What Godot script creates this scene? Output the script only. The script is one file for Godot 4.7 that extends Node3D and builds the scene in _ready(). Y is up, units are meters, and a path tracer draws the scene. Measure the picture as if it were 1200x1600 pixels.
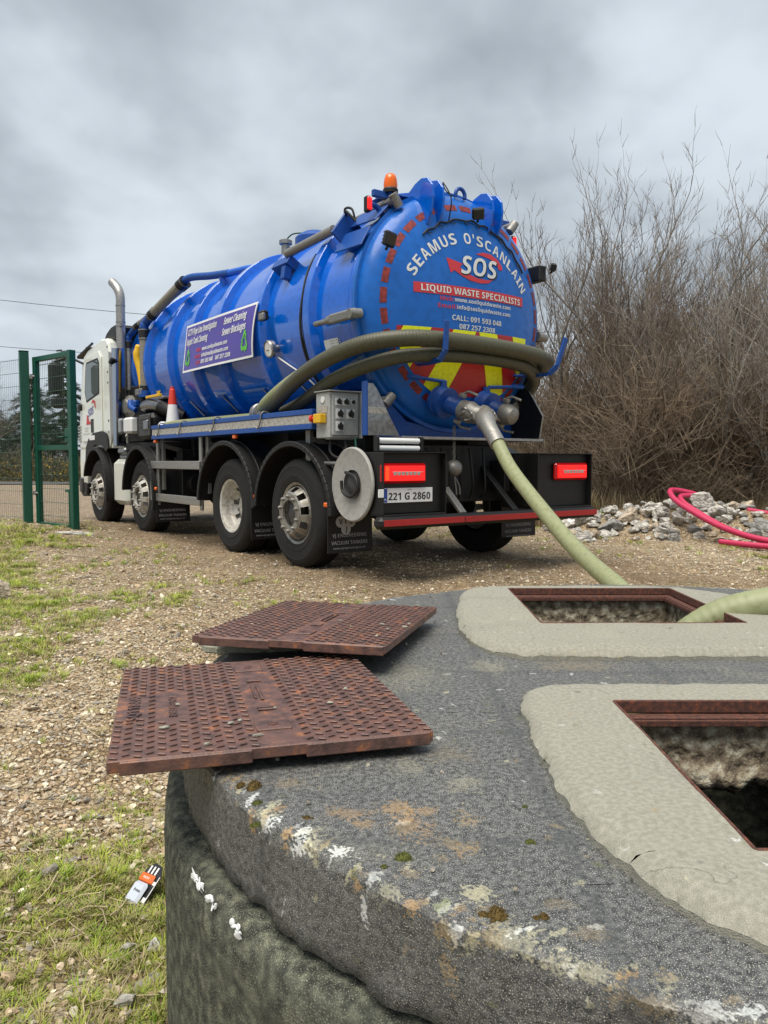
extends Node3D

# The truck has axes of its own: u metres forward from the rear bumper, v from its left side to its right, h up.
const FLAT := 0xFFFFFFFF
const CENTRE_V := 1.277
const CENTRE_H := 2.366
var rng := RandomNumberGenerator.new()
var taken := {}
var mats := {}
var tex := {}
var land := FastNoiseLite.new()
var patchy := FastNoiseLite.new()
var truck: Node3D


func _ready() -> void:
	rng.seed = 4711
	var camera := Camera3D.new()
	camera.name = "camera"
	camera.fov = 66.04
	camera.near = 0.05
	camera.far = 900.0
	camera.position = Vector3(0, 1.0, 0)
	camera.rotation = Vector3(-0.0646, 0, 0)
	add_child(camera)
	camera.current = true
	var sun := DirectionalLight3D.new()
	sun.name = "sun"
	sun.light_energy = 0.5
	sun.light_angular_distance = 45.0
	sun.light_color = Color(1.0, 0.965, 0.91)
	sun.shadow_enabled = true
	sun.rotation_degrees = Vector3(-68, -30, 0)
	add_child(sun)
	var env := Environment.new()
	env.background_mode = Environment.BG_SKY
	env.sky = Sky.new()
	env.sky.sky_material = overcast_sky()
	env.background_energy_multiplier = 0.44
	env.tonemap_mode = Environment.TONE_MAPPER_LINEAR
	env.tonemap_exposure = 2.75
	env.sdfgi_enabled = true
	env.ssao_enabled = true
	env.ssil_enabled = true
	var around := WorldEnvironment.new()
	around.name = "surroundings"
	around.environment = env
	add_child(around)
	make_textures()
	make_materials()
	build_ground()
	build_tank()
	build_covers()
	build_truck()
	build_hoses()
	build_gate()
	build_rubble()
	build_small_things()
	build_trees()


func overcast_sky() -> PanoramaSkyMaterial:
	var w := 2048
	var h := 1024
	var big := FastNoiseLite.new()
	big.seed = 21
	big.noise_type = FastNoiseLite.TYPE_SIMPLEX_SMOOTH
	big.frequency = 0.55
	big.fractal_octaves = 5
	big.fractal_gain = 0.46
	var fine := FastNoiseLite.new()
	fine.seed = 5
	fine.frequency = 1.3
	fine.fractal_octaves = 5
	fine.fractal_gain = 0.5
	var data := PackedByteArray()
	data.resize(w * h * 3)
	var low := [0.575, 0.613, 0.648]
	var high := [0.795, 0.832, 0.866]
	for y in h:
		var el := (0.5 - (y + 0.5) / h) * PI
		var up := sin(el)
		if el < -0.03:
			for x in w:
				var k := (y * w + x) * 3
				data[k] = 150
				data[k + 1] = 150
				data[k + 2] = 145
			continue
		var flat := cos(el)
		var reach := 1.0 / (maxf(up, 0.0) + 0.22)
		var bright := 1.0 + 0.3 * smoothstep(0.55, 1.0, up)  # an overcast sky is brighter overhead
		var veil := clampf(1.0 - up * 4.5, 0.0, 1.0)
		for x in w:
			var az := (x + 0.5) / w * TAU
			var px := cos(az) * flat * reach
			var pz := sin(az) * flat * reach
			var warp := fine.get_noise_2d(px * 0.8 + 40.0, pz * 0.8) * 0.42
			var a := big.get_noise_2d(px + warp, pz * 1.25 - warp)
			var b := fine.get_noise_2d(px * 1.5, pz * 1.9)
			var t := clampf(0.56 + a * 0.76 + b * 0.36, 0.0, 1.0)
			t = lerpf(t, 0.68, veil * 0.45)
			t = lerpf(t, t * t * (3.0 - 2.0 * t), 0.6)
			var k := (y * w + x) * 3
			for c in 3:
				data[k + c] = mini(255, int(255.0 * bright * lerpf(low[c], high[c], t)))
	var m := PanoramaSkyMaterial.new()
	m.panorama = ImageTexture.create_from_image(Image.create_from_data(w, h, false, Image.FORMAT_RGB8, data))
	return m


# ---------------------------------------------------------------- shapes
class Shape:
	var st := SurfaceTool.new()
	var x := Transform3D()
	var group := 0

	func _init() -> void:
		st.begin(Mesh.PRIMITIVE_TRIANGLES)
		flat()

	func flat() -> Shape:
		st.set_smooth_group(0xFFFFFFFF)
		return self

	func smooth() -> Shape:
		group += 1
		st.set_smooth_group(group)
		return self

	func color(c: Color) -> Shape:
		st.set_color(c)
		return self

	func tri(a: Vector3, b: Vector3, c: Vector3) -> void:  # counter-clockwise seen from outside
		st.add_vertex(x * a)
		st.add_vertex(x * c)
		st.add_vertex(x * b)

	func quad(a: Vector3, b: Vector3, c: Vector3, d: Vector3) -> void:
		tri(a, b, c)
		tri(a, c, d)

	func box(c: Vector3, s: Vector3, bev := 0.0) -> Shape:
		flat()
		var e := s / 2.0
		if bev <= 0.0:
			var p := []
			for i in 8:
				p.append(c + Vector3(e.x if i & 1 else -e.x, e.y if i & 2 else -e.y, e.z if i & 4 else -e.z))
			quad(p[0], p[2], p[3], p[1])
			quad(p[4], p[5], p[7], p[6])
			quad(p[0], p[4], p[6], p[2])
			quad(p[1], p[3], p[7], p[5])
			quad(p[0], p[1], p[5], p[4])
			quad(p[2], p[6], p[7], p[3])
			return self
		var b := minf(bev, minf(e.x, minf(e.y, e.z)) * 0.95)
		for axis in 3:
			for sg in [-1.0, 1.0]:
				var u := Vector3()
				var v := Vector3()
				var n := Vector3()
				n[axis] = sg
				u[(axis + 1) % 3] = e[(axis + 1) % 3] - b
				v[(axis + 2) % 3] = e[(axis + 2) % 3] - b
				var o: Vector3 = c + n * e[axis]
				if sg > 0:
					quad(o - u - v, o + u - v, o + u + v, o - u + v)
				else:
					quad(o - u - v, o - u + v, o + u + v, o + u - v)
		for axis in 3:
			var a2 := (axis + 1) % 3
			var a3 := (axis + 2) % 3
			for s2 in [-1.0, 1.0]:
				for s3 in [-1.0, 1.0]:
					var l := Vector3()
					l[axis] = e[axis] - b
					var p := c
					p[a2] += s2 * e[a2]
					p[a3] += s3 * (e[a3] - b)
					var q := c
					q[a2] += s2 * (e[a2] - b)
					q[a3] += s3 * e[a3]
					if s2 * s3 < 0:
						quad(p - l, p + l, q + l, q - l)
					else:
						quad(p + l, p - l, q - l, q + l)
		for i in 8:
			var sx := 1.0 if i & 1 else -1.0
			var sy := 1.0 if i & 2 else -1.0
			var sz := 1.0 if i & 4 else -1.0
			var p := c + Vector3(sx * e.x, sy * (e.y - b), sz * (e.z - b))
			var q := c + Vector3(sx * (e.x - b), sy * e.y, sz * (e.z - b))
			var r := c + Vector3(sx * (e.x - b), sy * (e.y - b), sz * e.z)
			if sx * sy * sz > 0:
				tri(p, q, r)
			else:
				tri(p, r, q)
		return self

	func bar(a: Vector3, b: Vector3, w: float, t: float, up := Vector3.UP, bev := 0.003) -> Shape:  # a rectangular bar from a to b
		var keep := x
		var z := (b - a).normalized()
		var side := up.cross(z)
		if side.length() < 0.01:
			side = Vector3.RIGHT.cross(z)
		side = side.normalized()
		x = keep * Transform3D(Basis(side, z.cross(side), z), (a + b) / 2.0)
		box(Vector3.ZERO, Vector3(w, t, a.distance_to(b)), bev)
		x = keep
		return self

	func ring_of(o: Vector3, u: Vector3, v: Vector3, r: float, n: int) -> PackedVector3Array:
		var out := PackedVector3Array()
		for i in n:
			var a := TAU * i / n
			out.append(o + (u * cos(a) + v * sin(a)) * r)
		return out

	func tube(p: PackedVector3Array, radius, n := 10, caps := true) -> Shape:  # radius: a number or one per point
		smooth()
		var side := Vector3()
		var last: PackedVector3Array
		for i in p.size():
			var d := (p[mini(i + 1, p.size() - 1)] - p[maxi(i - 1, 0)]).normalized()
			if i == 0:
				side = d.cross(Vector3.UP if absf(d.y) < 0.9 else Vector3.RIGHT).normalized()
			else:
				side = (side - d * side.dot(d)).normalized()
			var r: float = radius[i] if radius is Array or radius is PackedFloat32Array else radius
			var now := ring_of(p[i], side, d.cross(side), r, n)
			if i > 0:
				for k in n:
					var j := (k + 1) % n
					quad(last[k], last[j], now[j], now[k])
			if caps and (i == 0 or i == p.size() - 1):
				flat()
				for k in range(1, n - 1):
					if i == 0:
						tri(now[0], now[k + 1], now[k])
					else:
						tri(now[0], now[k], now[k + 1])
				st.set_smooth_group(group)
			last = now
		return self

	func lathe(profile: PackedVector2Array, n := 32, from := 0.0, to := TAU, sharp := 0.5) -> Shape:  # points (radius, height) round the Y axis, listed upwards for an outside
		smooth()
		var whole := absf(to - from - TAU) < 0.001
		for i in profile.size() - 1:
			var a := profile[i]
			var b := profile[i + 1]
			if i > 0 and absf(angle_difference((a - profile[i - 1]).angle(), (b - a).angle())) > sharp:
				smooth()
			for k in n:
				var p := from + (to - from) * k / n
				var q := from + (to - from) * (k + 1) / n
				if whole and k == n - 1:
					q = from
				var pd := Vector3(cos(p), 0, -sin(p))
				var qd := Vector3(cos(q), 0, -sin(q))
				var y := Vector3.UP
				if b.x < 0.0001:
					tri(pd * a.x + y * a.y, qd * a.x + y * a.y, y * b.y)
				elif a.x < 0.0001:
					tri(y * a.y, qd * b.x + y * b.y, pd * b.x + y * b.y)
				else:
					quad(pd * a.x + y * a.y, qd * a.x + y * a.y, qd * b.x + y * b.y, pd * b.x + y * b.y)
		return self

	func prism(poly: PackedVector2Array, depth: float, bev := 0.0) -> Shape:  # an outline in XY, from z = 0 up to z = depth
		flat()
		var p := poly
		if Geometry2D.is_polygon_clockwise(p):
			p.reverse()
		var inner := p
		if bev > 0.0:
			var off := Geometry2D.offset_polygon(p, -bev, Geometry2D.JOIN_MITER)
			if off.size() == 1 and off[0].size() == p.size():
				inner = off[0]
				if Geometry2D.is_polygon_clockwise(inner):
					inner.reverse()
				var shift := 0  # match the first corner
				for k in inner.size():
					if inner[k].distance_to(p[0]) < inner[shift].distance_to(p[0]):
						shift = k
				var turned := PackedVector2Array()
				for k in inner.size():
					turned.append(inner[(k + shift) % inner.size()])
				inner = turned
			else:
				bev = 0.0
		var t := Geometry2D.triangulate_polygon(inner)
		for i in range(0, t.size(), 3):
			var a := inner[t[i]]
			var b := inner[t[i + 1]]
			var c := inner[t[i + 2]]
			if (b - a).cross(c - a) < 0:
				var s := b
				b = c
				c = s
			tri(Vector3(a.x, a.y, depth), Vector3(b.x, b.y, depth), Vector3(c.x, c.y, depth))
			tri(Vector3(a.x, a.y, 0), Vector3(c.x, c.y, 0), Vector3(b.x, b.y, 0))
		for i in p.size():
			var j := (i + 1) % p.size()
			var a := p[i]
			var b := p[j]
			var c := inner[i]
			var d := inner[j]
			quad(Vector3(a.x, a.y, bev), Vector3(b.x, b.y, bev), Vector3(b.x, b.y, depth - bev), Vector3(a.x, a.y, depth - bev))
			if bev > 0.0:
				quad(Vector3(a.x, a.y, depth - bev), Vector3(b.x, b.y, depth - bev), Vector3(d.x, d.y, depth), Vector3(c.x, c.y, depth))
				quad(Vector3(c.x, c.y, 0), Vector3(d.x, d.y, 0), Vector3(b.x, b.y, bev), Vector3(a.x, a.y, bev))
		return self

	func made() -> ArrayMesh:
		st.generate_normals()
		return st.commit()


func at(o: Vector3, fx: Vector3, fy: Vector3, fz: Vector3) -> Transform3D:
	return Transform3D(Basis(fx, fy, fz), o)


func along(o: Vector3, up: Vector3) -> Transform3D:  # turns the Y axis to UP
	var y := up.normalized()
	var s := y.cross(Vector3.FORWARD if absf(y.z) < 0.9 else Vector3.RIGHT).normalized()
	return Transform3D(Basis(s, y, s.cross(y)), o)


func smooth_path(p: Array, steps := 6) -> PackedVector3Array:  # through all the points
	var c := Curve3D.new()
	for i in p.size():
		var d: Vector3 = (p[mini(i + 1, p.size() - 1)] - p[maxi(i - 1, 0)]) / 6.0
		c.add_point(p[i], -d if i > 0 else Vector3.ZERO, d if i < p.size() - 1 else Vector3.ZERO)
	var out := PackedVector3Array()
	for i in p.size() - 1:
		for k in steps:
			out.append(c.sample(i, float(k) / steps))
	out.append(p[p.size() - 1])
	return out


# ---------------------------------------------------------------- nodes
func numbered(called: String) -> String:
	var n: int = taken.get(called, 0)
	taken[called] = n + 1
	return called if n == 0 else "%s_%03d" % [called, n]


func tag(o: Node3D, label: String, category: String, group := "", kind := "") -> Node3D:
	if label:
		o.set_meta("label", label)
	if category:
		o.set_meta("category", category)
	if group:
		o.set_meta("group", group)
	if kind:
		o.set_meta("kind", kind)
	return o


func thing(called: String, label: String, category: String, where := Vector3.ZERO, group := "") -> Node3D:
	var o := Node3D.new()
	o.name = numbered(called)
	o.position = where
	add_child(o)
	return tag(o, label, category, group)


func part(called: String, s, material: Material, parent: Node3D = null, label := "") -> MeshInstance3D:
	var o := MeshInstance3D.new()
	o.name = called if parent else numbered(called)
	o.mesh = s.made() if s is Shape else s
	o.material_override = null
	if o.mesh is ArrayMesh:
		for k in o.mesh.get_surface_count():
			o.set_surface_override_material(k, material)
	else:
		o.material_override = material
	if label:
		o.set_meta("label", label)
	if parent:
		parent.add_child(o, true)
	else:
		add_child(o)
	return o


func scatter(called: String, mesh: Mesh, material: Material, places: Array, colors: Array, parent: Node3D = null) -> MultiMeshInstance3D:
	var mm := MultiMesh.new()
	mm.transform_format = MultiMesh.TRANSFORM_3D
	mm.use_colors = true
	mm.mesh = mesh
	mm.instance_count = places.size()
	for i in places.size():
		mm.set_instance_transform(i, places[i])
		mm.set_instance_color(i, colors[i])
	var o := MultiMeshInstance3D.new()
	o.name = called if parent else numbered(called)
	o.multimesh = mm
	mesh.surface_set_material(0, material)
	o.set_meta("kind", "stuff")
	if parent:
		parent.add_child(o, true)
	else:
		add_child(o)
	return o


# ---------------------------------------------------------------- lettering: flat print, as triangles in metres (x right, y up)
func print_of(words: String, high: float, wide := 0.0, weight := 700, slant := 0.0, serif := false) -> PackedVector2Array:
	var t := TextMesh.new()
	var f := SystemFont.new()
	f.font_names = PackedStringArray(["Droid Serif" if serif else "Droid Sans"])
	f.font_weight = weight
	t.font = f
	t.font_size = 48
	t.pixel_size = 0.01
	t.depth = 0.01
	t.curve_step = 1.5
	t.text = words
	var s := t.surface_get_arrays(0)
	var v: PackedVector3Array = s[Mesh.ARRAY_VERTEX]
	var nn: PackedVector3Array = s[Mesh.ARRAY_NORMAL]
	var ix: PackedInt32Array = s[Mesh.ARRAY_INDEX]
	var out := PackedVector2Array()
	var lo := Vector2(1e9, 1e9)
	var hi := -lo
	for i in range(0, ix.size(), 3):
		if nn[ix[i]].z > 0.5:
			for k in 3:
				var q := v[ix[i + k]]
				out.append(Vector2(q.x, q.y))
				lo = lo.min(out[-1])
				hi = hi.max(out[-1])
	var cap := 0.345  # capital height of the font at this size
	var sy := high / cap
	var sx := wide / (hi.x - lo.x) if wide > 0.0 else sy
	var mid := (lo.x + hi.x) / 2.0
	for i in out.size():
		var q := out[i]
		q = Vector2((q.x - mid) * sx, q.y * sy)
		q.x += q.y * slant
		out[i] = q
	return out


func lay(s: Shape, flat_tris: PackedVector2Array, place: Callable) -> Shape:  # lays triangles on a surface: place(Vector2) -> Vector3
	s.flat()
	for i in range(0, flat_tris.size(), 3):
		var a: Vector2 = flat_tris[i]
		var b: Vector2 = flat_tris[i + 1]
		var c: Vector2 = flat_tris[i + 2]
		if (b - a).cross(c - a) < 0:
			var k := b
			b = c
			c = k
		s.tri(place.call(a), place.call(b), place.call(c))
	return s


func cut_up(poly: PackedVector2Array, cell: float) -> PackedVector2Array:  # an outline as small triangles, so that it can be bent
	var lo := Vector2(1e9, 1e9)
	var hi := -lo
	for p in poly:
		lo = lo.min(p)
		hi = hi.max(p)
	var out := PackedVector2Array()
	for i in ceili((hi.x - lo.x) / cell):
		for j in ceili((hi.y - lo.y) / cell):
			var o := lo + Vector2(i, j) * cell
			for piece in Geometry2D.intersect_polygons(poly, PackedVector2Array([o, o + Vector2(cell, 0), o + Vector2(cell, cell), o + Vector2(0, cell)])):
				var t := Geometry2D.triangulate_polygon(piece)
				if t.is_empty():  # too thin for the triangulator: a fan
					for k in range(1, piece.size() - 1):
						t.append_array(PackedInt32Array([0, k, k + 1]))
				for k in t:
					out.append(piece[k])
	return out


func poly_tris(poly: PackedVector2Array) -> PackedVector2Array:
	var out := PackedVector2Array()
	for k in Geometry2D.triangulate_polygon(poly):
		out.append(poly[k])
	return out


func disc_poly(c: Vector2, r: float, n := 24, ry := 0.0) -> PackedVector2Array:
	var out := PackedVector2Array()
	for i in n:
		out.append(c + Vector2(cos(TAU * i / n) * r, sin(TAU * i / n) * (ry if ry > 0.0 else r)))
	return out


func rect(c: Vector2, w: float, h: float) -> PackedVector2Array:
	return PackedVector2Array([c + Vector2(-w, -h) / 2.0, c + Vector2(w, -h) / 2.0, c + Vector2(w, h) / 2.0, c + Vector2(-w, h) / 2.0])


# ---------------------------------------------------------------- textures and materials
func noise_tex(key: String, kind: int, freq: float, octaves: int, stops: Array, size := 512, seed_ := 1, cell_return := -1, gain := 0.5) -> NoiseTexture2D:
	var n := FastNoiseLite.new()
	n.seed = seed_
	n.noise_type = kind as FastNoiseLite.NoiseType
	n.frequency = freq
	n.fractal_octaves = octaves
	n.fractal_gain = gain
	if cell_return >= 0:
		n.cellular_return_type = cell_return as FastNoiseLite.CellularReturnType
	if octaves <= 1:
		n.fractal_type = FastNoiseLite.FRACTAL_NONE
	var t := NoiseTexture2D.new()
	t.width = size
	t.height = size
	t.seamless = true
	t.seamless_blend_skirt = 0.2
	t.generate_mipmaps = false
	t.noise = n
	if stops.size():
		var g := Gradient.new()
		var off := PackedFloat32Array()
		var col := PackedColorArray()
		for s in stops:
			off.append(s[0])
			col.append(s[1] if s[1] is Color else Color(s[1], s[1], s[1]))
		g.offsets = off
		g.colors = col
		t.color_ramp = g
	tex[key] = t
	return t


func mat(key: String, c: Color, rough := 0.6, metal := 0.0) -> StandardMaterial3D:  # c: linear base colour
	var m := StandardMaterial3D.new()
	m.resource_name = key
	m.albedo_color = Color(c.r, c.g, c.b, 1.0).linear_to_srgb()
	m.albedo_color.a = c.a
	m.roughness = rough
	m.metallic = metal
	m.cull_mode = BaseMaterial3D.CULL_DISABLED
	mats[key] = m
	return m


func grained(m: StandardMaterial3D, albedo: String, scale: float, bump := "", depth := 0.0, world := true, rough := "") -> StandardMaterial3D:
	m.uv1_triplanar = true
	m.uv1_world_triplanar = world
	m.uv1_scale = Vector3.ONE * scale
	m.uv1_triplanar_sharpness = 4.0
	if albedo:
		m.albedo_texture = tex[albedo]
	if bump:
		m.heightmap_enabled = true
		m.heightmap_texture = tex[bump]
		m.heightmap_scale = depth
	if rough:
		m.roughness_texture = tex[rough]
	return m


func bytes_of(kind: int, freq: float, octaves: int, size: int, seed_: int, ret := -1) -> PackedByteArray:
	var n := FastNoiseLite.new()
	n.seed = seed_
	n.noise_type = kind as FastNoiseLite.NoiseType
	n.frequency = freq
	n.fractal_octaves = octaves
	if octaves <= 1:
		n.fractal_type = FastNoiseLite.FRACTAL_NONE
	if ret >= 0:
		n.cellular_return_type = ret as FastNoiseLite.CellularReturnType
	var im := n.get_seamless_image(size, size, false, false, 0.15, true)
	im.convert(Image.FORMAT_L8)
	return im.get_data()


func ramp_table(stops: Array) -> PackedColorArray:
	var g := Gradient.new()
	var off := PackedFloat32Array()
	var col := PackedColorArray()
	for s in stops:
		off.append(s[0])
		col.append(s[1])
	g.offsets = off
	g.colors = col
	var out := PackedColorArray()
	for i in 256:
		out.append(g.sample(i / 255.0))
	return out


# A colour texture from a base ramp on one noise, with specks where a second noise is above a level, toned by a third.
func speckled(key: String, size: int, base: Array, specks: Array, level: int, freq: float, speck_freq: float, tone: float, seed_: int) -> void:
	var a := bytes_of(FastNoiseLite.TYPE_SIMPLEX_SMOOTH, freq, 5, size, seed_)
	var b := bytes_of(FastNoiseLite.TYPE_SIMPLEX_SMOOTH, speck_freq, 2, size, seed_ + 1)
	var c := bytes_of(FastNoiseLite.TYPE_SIMPLEX_SMOOTH, speck_freq * 1.7, 2, size, seed_ + 2)
	var r := ramp_table(base)
	var sp := ramp_table(specks)
	var out := PackedByteArray()
	out.resize(size * size * 3)
	for i in size * size:
		var col := r[a[i]]
		var k := 1.0 + tone * (c[i] - 128) / 128.0
		if b[i] > level:
			col = col.lerp(sp[c[i]], minf(1.0, (b[i] - level) / 14.0))
		out[i * 3] = clampi(int(col.r * k * 255.0), 0, 255)
		out[i * 3 + 1] = clampi(int(col.g * k * 255.0), 0, 255)
		out[i * 3 + 2] = clampi(int(col.b * k * 255.0), 0, 255)
	tex[key] = ImageTexture.create_from_image(Image.create_from_data(size, size, false, Image.FORMAT_RGB8, out))


# Small stones lying close: each cell has a tone of its own and a dark gap round it.
func stony(key: String, size: int, freq: float, tones: Array, seed_: int) -> void:
	var v := bytes_of(FastNoiseLite.TYPE_CELLULAR, freq, 1, size, seed_, FastNoiseLite.RETURN_CELL_VALUE)
	var d := bytes_of(FastNoiseLite.TYPE_CELLULAR, freq, 1, size, seed_, FastNoiseLite.RETURN_DISTANCE2_SUB)
	var n := bytes_of(FastNoiseLite.TYPE_SIMPLEX_SMOOTH, 0.05, 4, size, seed_ + 7)
	var r := ramp_table(tones)
	var out := PackedByteArray()
	out.resize(size * size * 3)
	var high := PackedByteArray()
	high.resize(size * size)
	for i in size * size:
		var col := r[clampi((v[i] * 2 + n[i]) / 3, 0, 255)]
		var gap := clampf(d[i] / 46.0, 0.0, 1.0)
		var k := 0.8 + 0.4 * n[i] / 255.0
		var soil := Color(0.45, 0.385, 0.305)
		col = soil.lerp(col, smoothstep(0.0, 0.6, gap))
		out[i * 3] = clampi(int(col.r * k * 255.0), 0, 255)
		out[i * 3 + 1] = clampi(int(col.g * k * 255.0), 0, 255)
		out[i * 3 + 2] = clampi(int(col.b * k * 255.0), 0, 255)
		high[i] = clampi(int(200.0 * sqrt(gap) + n[i] * 0.2), 0, 255)
	tex[key] = ImageTexture.create_from_image(Image.create_from_data(size, size, false, Image.FORMAT_RGB8, out))
	tex[key + "_bump"] = ImageTexture.create_from_image(Image.create_from_data(size, size, false, Image.FORMAT_L8, high))


func make_textures() -> void:
	var simplex := FastNoiseLite.TYPE_SIMPLEX_SMOOTH
	noise_tex("mottle", simplex, 0.012, 6, [[0.2, 0.62], [0.5, 0.86], [0.8, 1.0]], 512, 3)
	noise_tex("faint", simplex, 0.015, 5, [[0.25, 0.93], [0.6, 1.0]], 512, 4)
	noise_tex("grit", simplex, 0.18, 4, [[0.3, 0.0], [0.7, 1.0]], 512, 5)
	noise_tex("fine_grit", simplex, 0.3, 3, [[0.3, 0.0], [0.7, 1.0]], 512, 15)
	noise_tex("lumps", simplex, 0.03, 5, [[0.25, 0.0], [0.75, 1.0]], 512, 6)
	noise_tex("gloss", simplex, 0.02, 5, [[0.3, 0.55], [0.7, 1.0]], 512, 7)
	noise_tex("dusty", simplex, 0.01, 6, [[0.3, Color(1, 1, 1)], [0.52, Color(0.96, 0.95, 0.93)], [0.75, Color(0.83, 0.8, 0.76)]], 512, 8)
	noise_tex("rust", simplex, 0.02, 6, [[0.2, Color(0.36, 0.255, 0.24)], [0.4, Color(0.45, 0.315, 0.29)], [0.55, Color(0.49, 0.34, 0.31)], [0.66, Color(0.53, 0.355, 0.30)], [0.8, Color(0.70, 0.43, 0.30)]], 1024, 9)
	noise_tex("bark", simplex, 0.05, 5, [[0.25, 0.5], [0.7, 1.0]], 512, 10)
	noise_tex("galv", simplex, 0.03, 5, [[0.3, 0.86], [0.52, 0.94], [0.75, 1.0]], 512, 12)
	noise_tex("hose_dirt", simplex, 0.018, 6, [[0.3, Color(1, 1, 1)], [0.6, Color(0.97, 0.96, 0.94)], [0.82, Color(0.86, 0.85, 0.79)]], 512, 13)
	speckled("slab", 1024, [[0.15, Color(0.22, 0.23, 0.24)], [0.5, Color(0.385, 0.395, 0.405)], [0.85, Color(0.54, 0.545, 0.545)]], [[0.2, Color(0.62, 0.6, 0.54)], [0.8, Color(0.95, 0.93, 0.88)]], 168, 0.03, 0.16, 0.42, 31)
	speckled("wall", 1024, [[0.2, Color(0.17, 0.178, 0.16)], [0.42, Color(0.28, 0.288, 0.26)], [0.58, Color(0.37, 0.378, 0.34)], [0.8, Color(0.52, 0.525, 0.46)]], [[0.2, Color(0.42, 0.42, 0.37)], [0.8, Color(0.6, 0.6, 0.55)]], 168, 0.02, 0.16, 0.55, 41)
	speckled("mortar", 1024, [[0.2, Color(0.60, 0.60, 0.55)], [0.5, Color(0.66, 0.655, 0.61)], [0.8, Color(0.71, 0.705, 0.66)]], [[0.2, Color(0.48, 0.48, 0.44)], [0.8, Color(0.76, 0.75, 0.71)]], 166, 0.03, 0.2, 0.2, 51)
	speckled("neck", 1024, [[0.2, Color(0.36, 0.32, 0.27)], [0.45, Color(0.50, 0.45, 0.375)], [0.6, Color(0.60, 0.56, 0.48)], [0.8, Color(0.72, 0.70, 0.63)]], [[0.2, Color(0.5, 0.4, 0.28)], [0.8, Color(0.75, 0.73, 0.68)]], 182, 0.016, 0.12, 0.22, 61)
	stony("gravel", 1024, 0.045, [[0.15, Color(0.46, 0.40, 0.33)], [0.45, Color(0.62, 0.56, 0.48)], [0.6, Color(0.70, 0.65, 0.58)], [0.75, Color(0.60, 0.57, 0.54)], [0.9, Color(0.80, 0.77, 0.71)]], 71)


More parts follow.
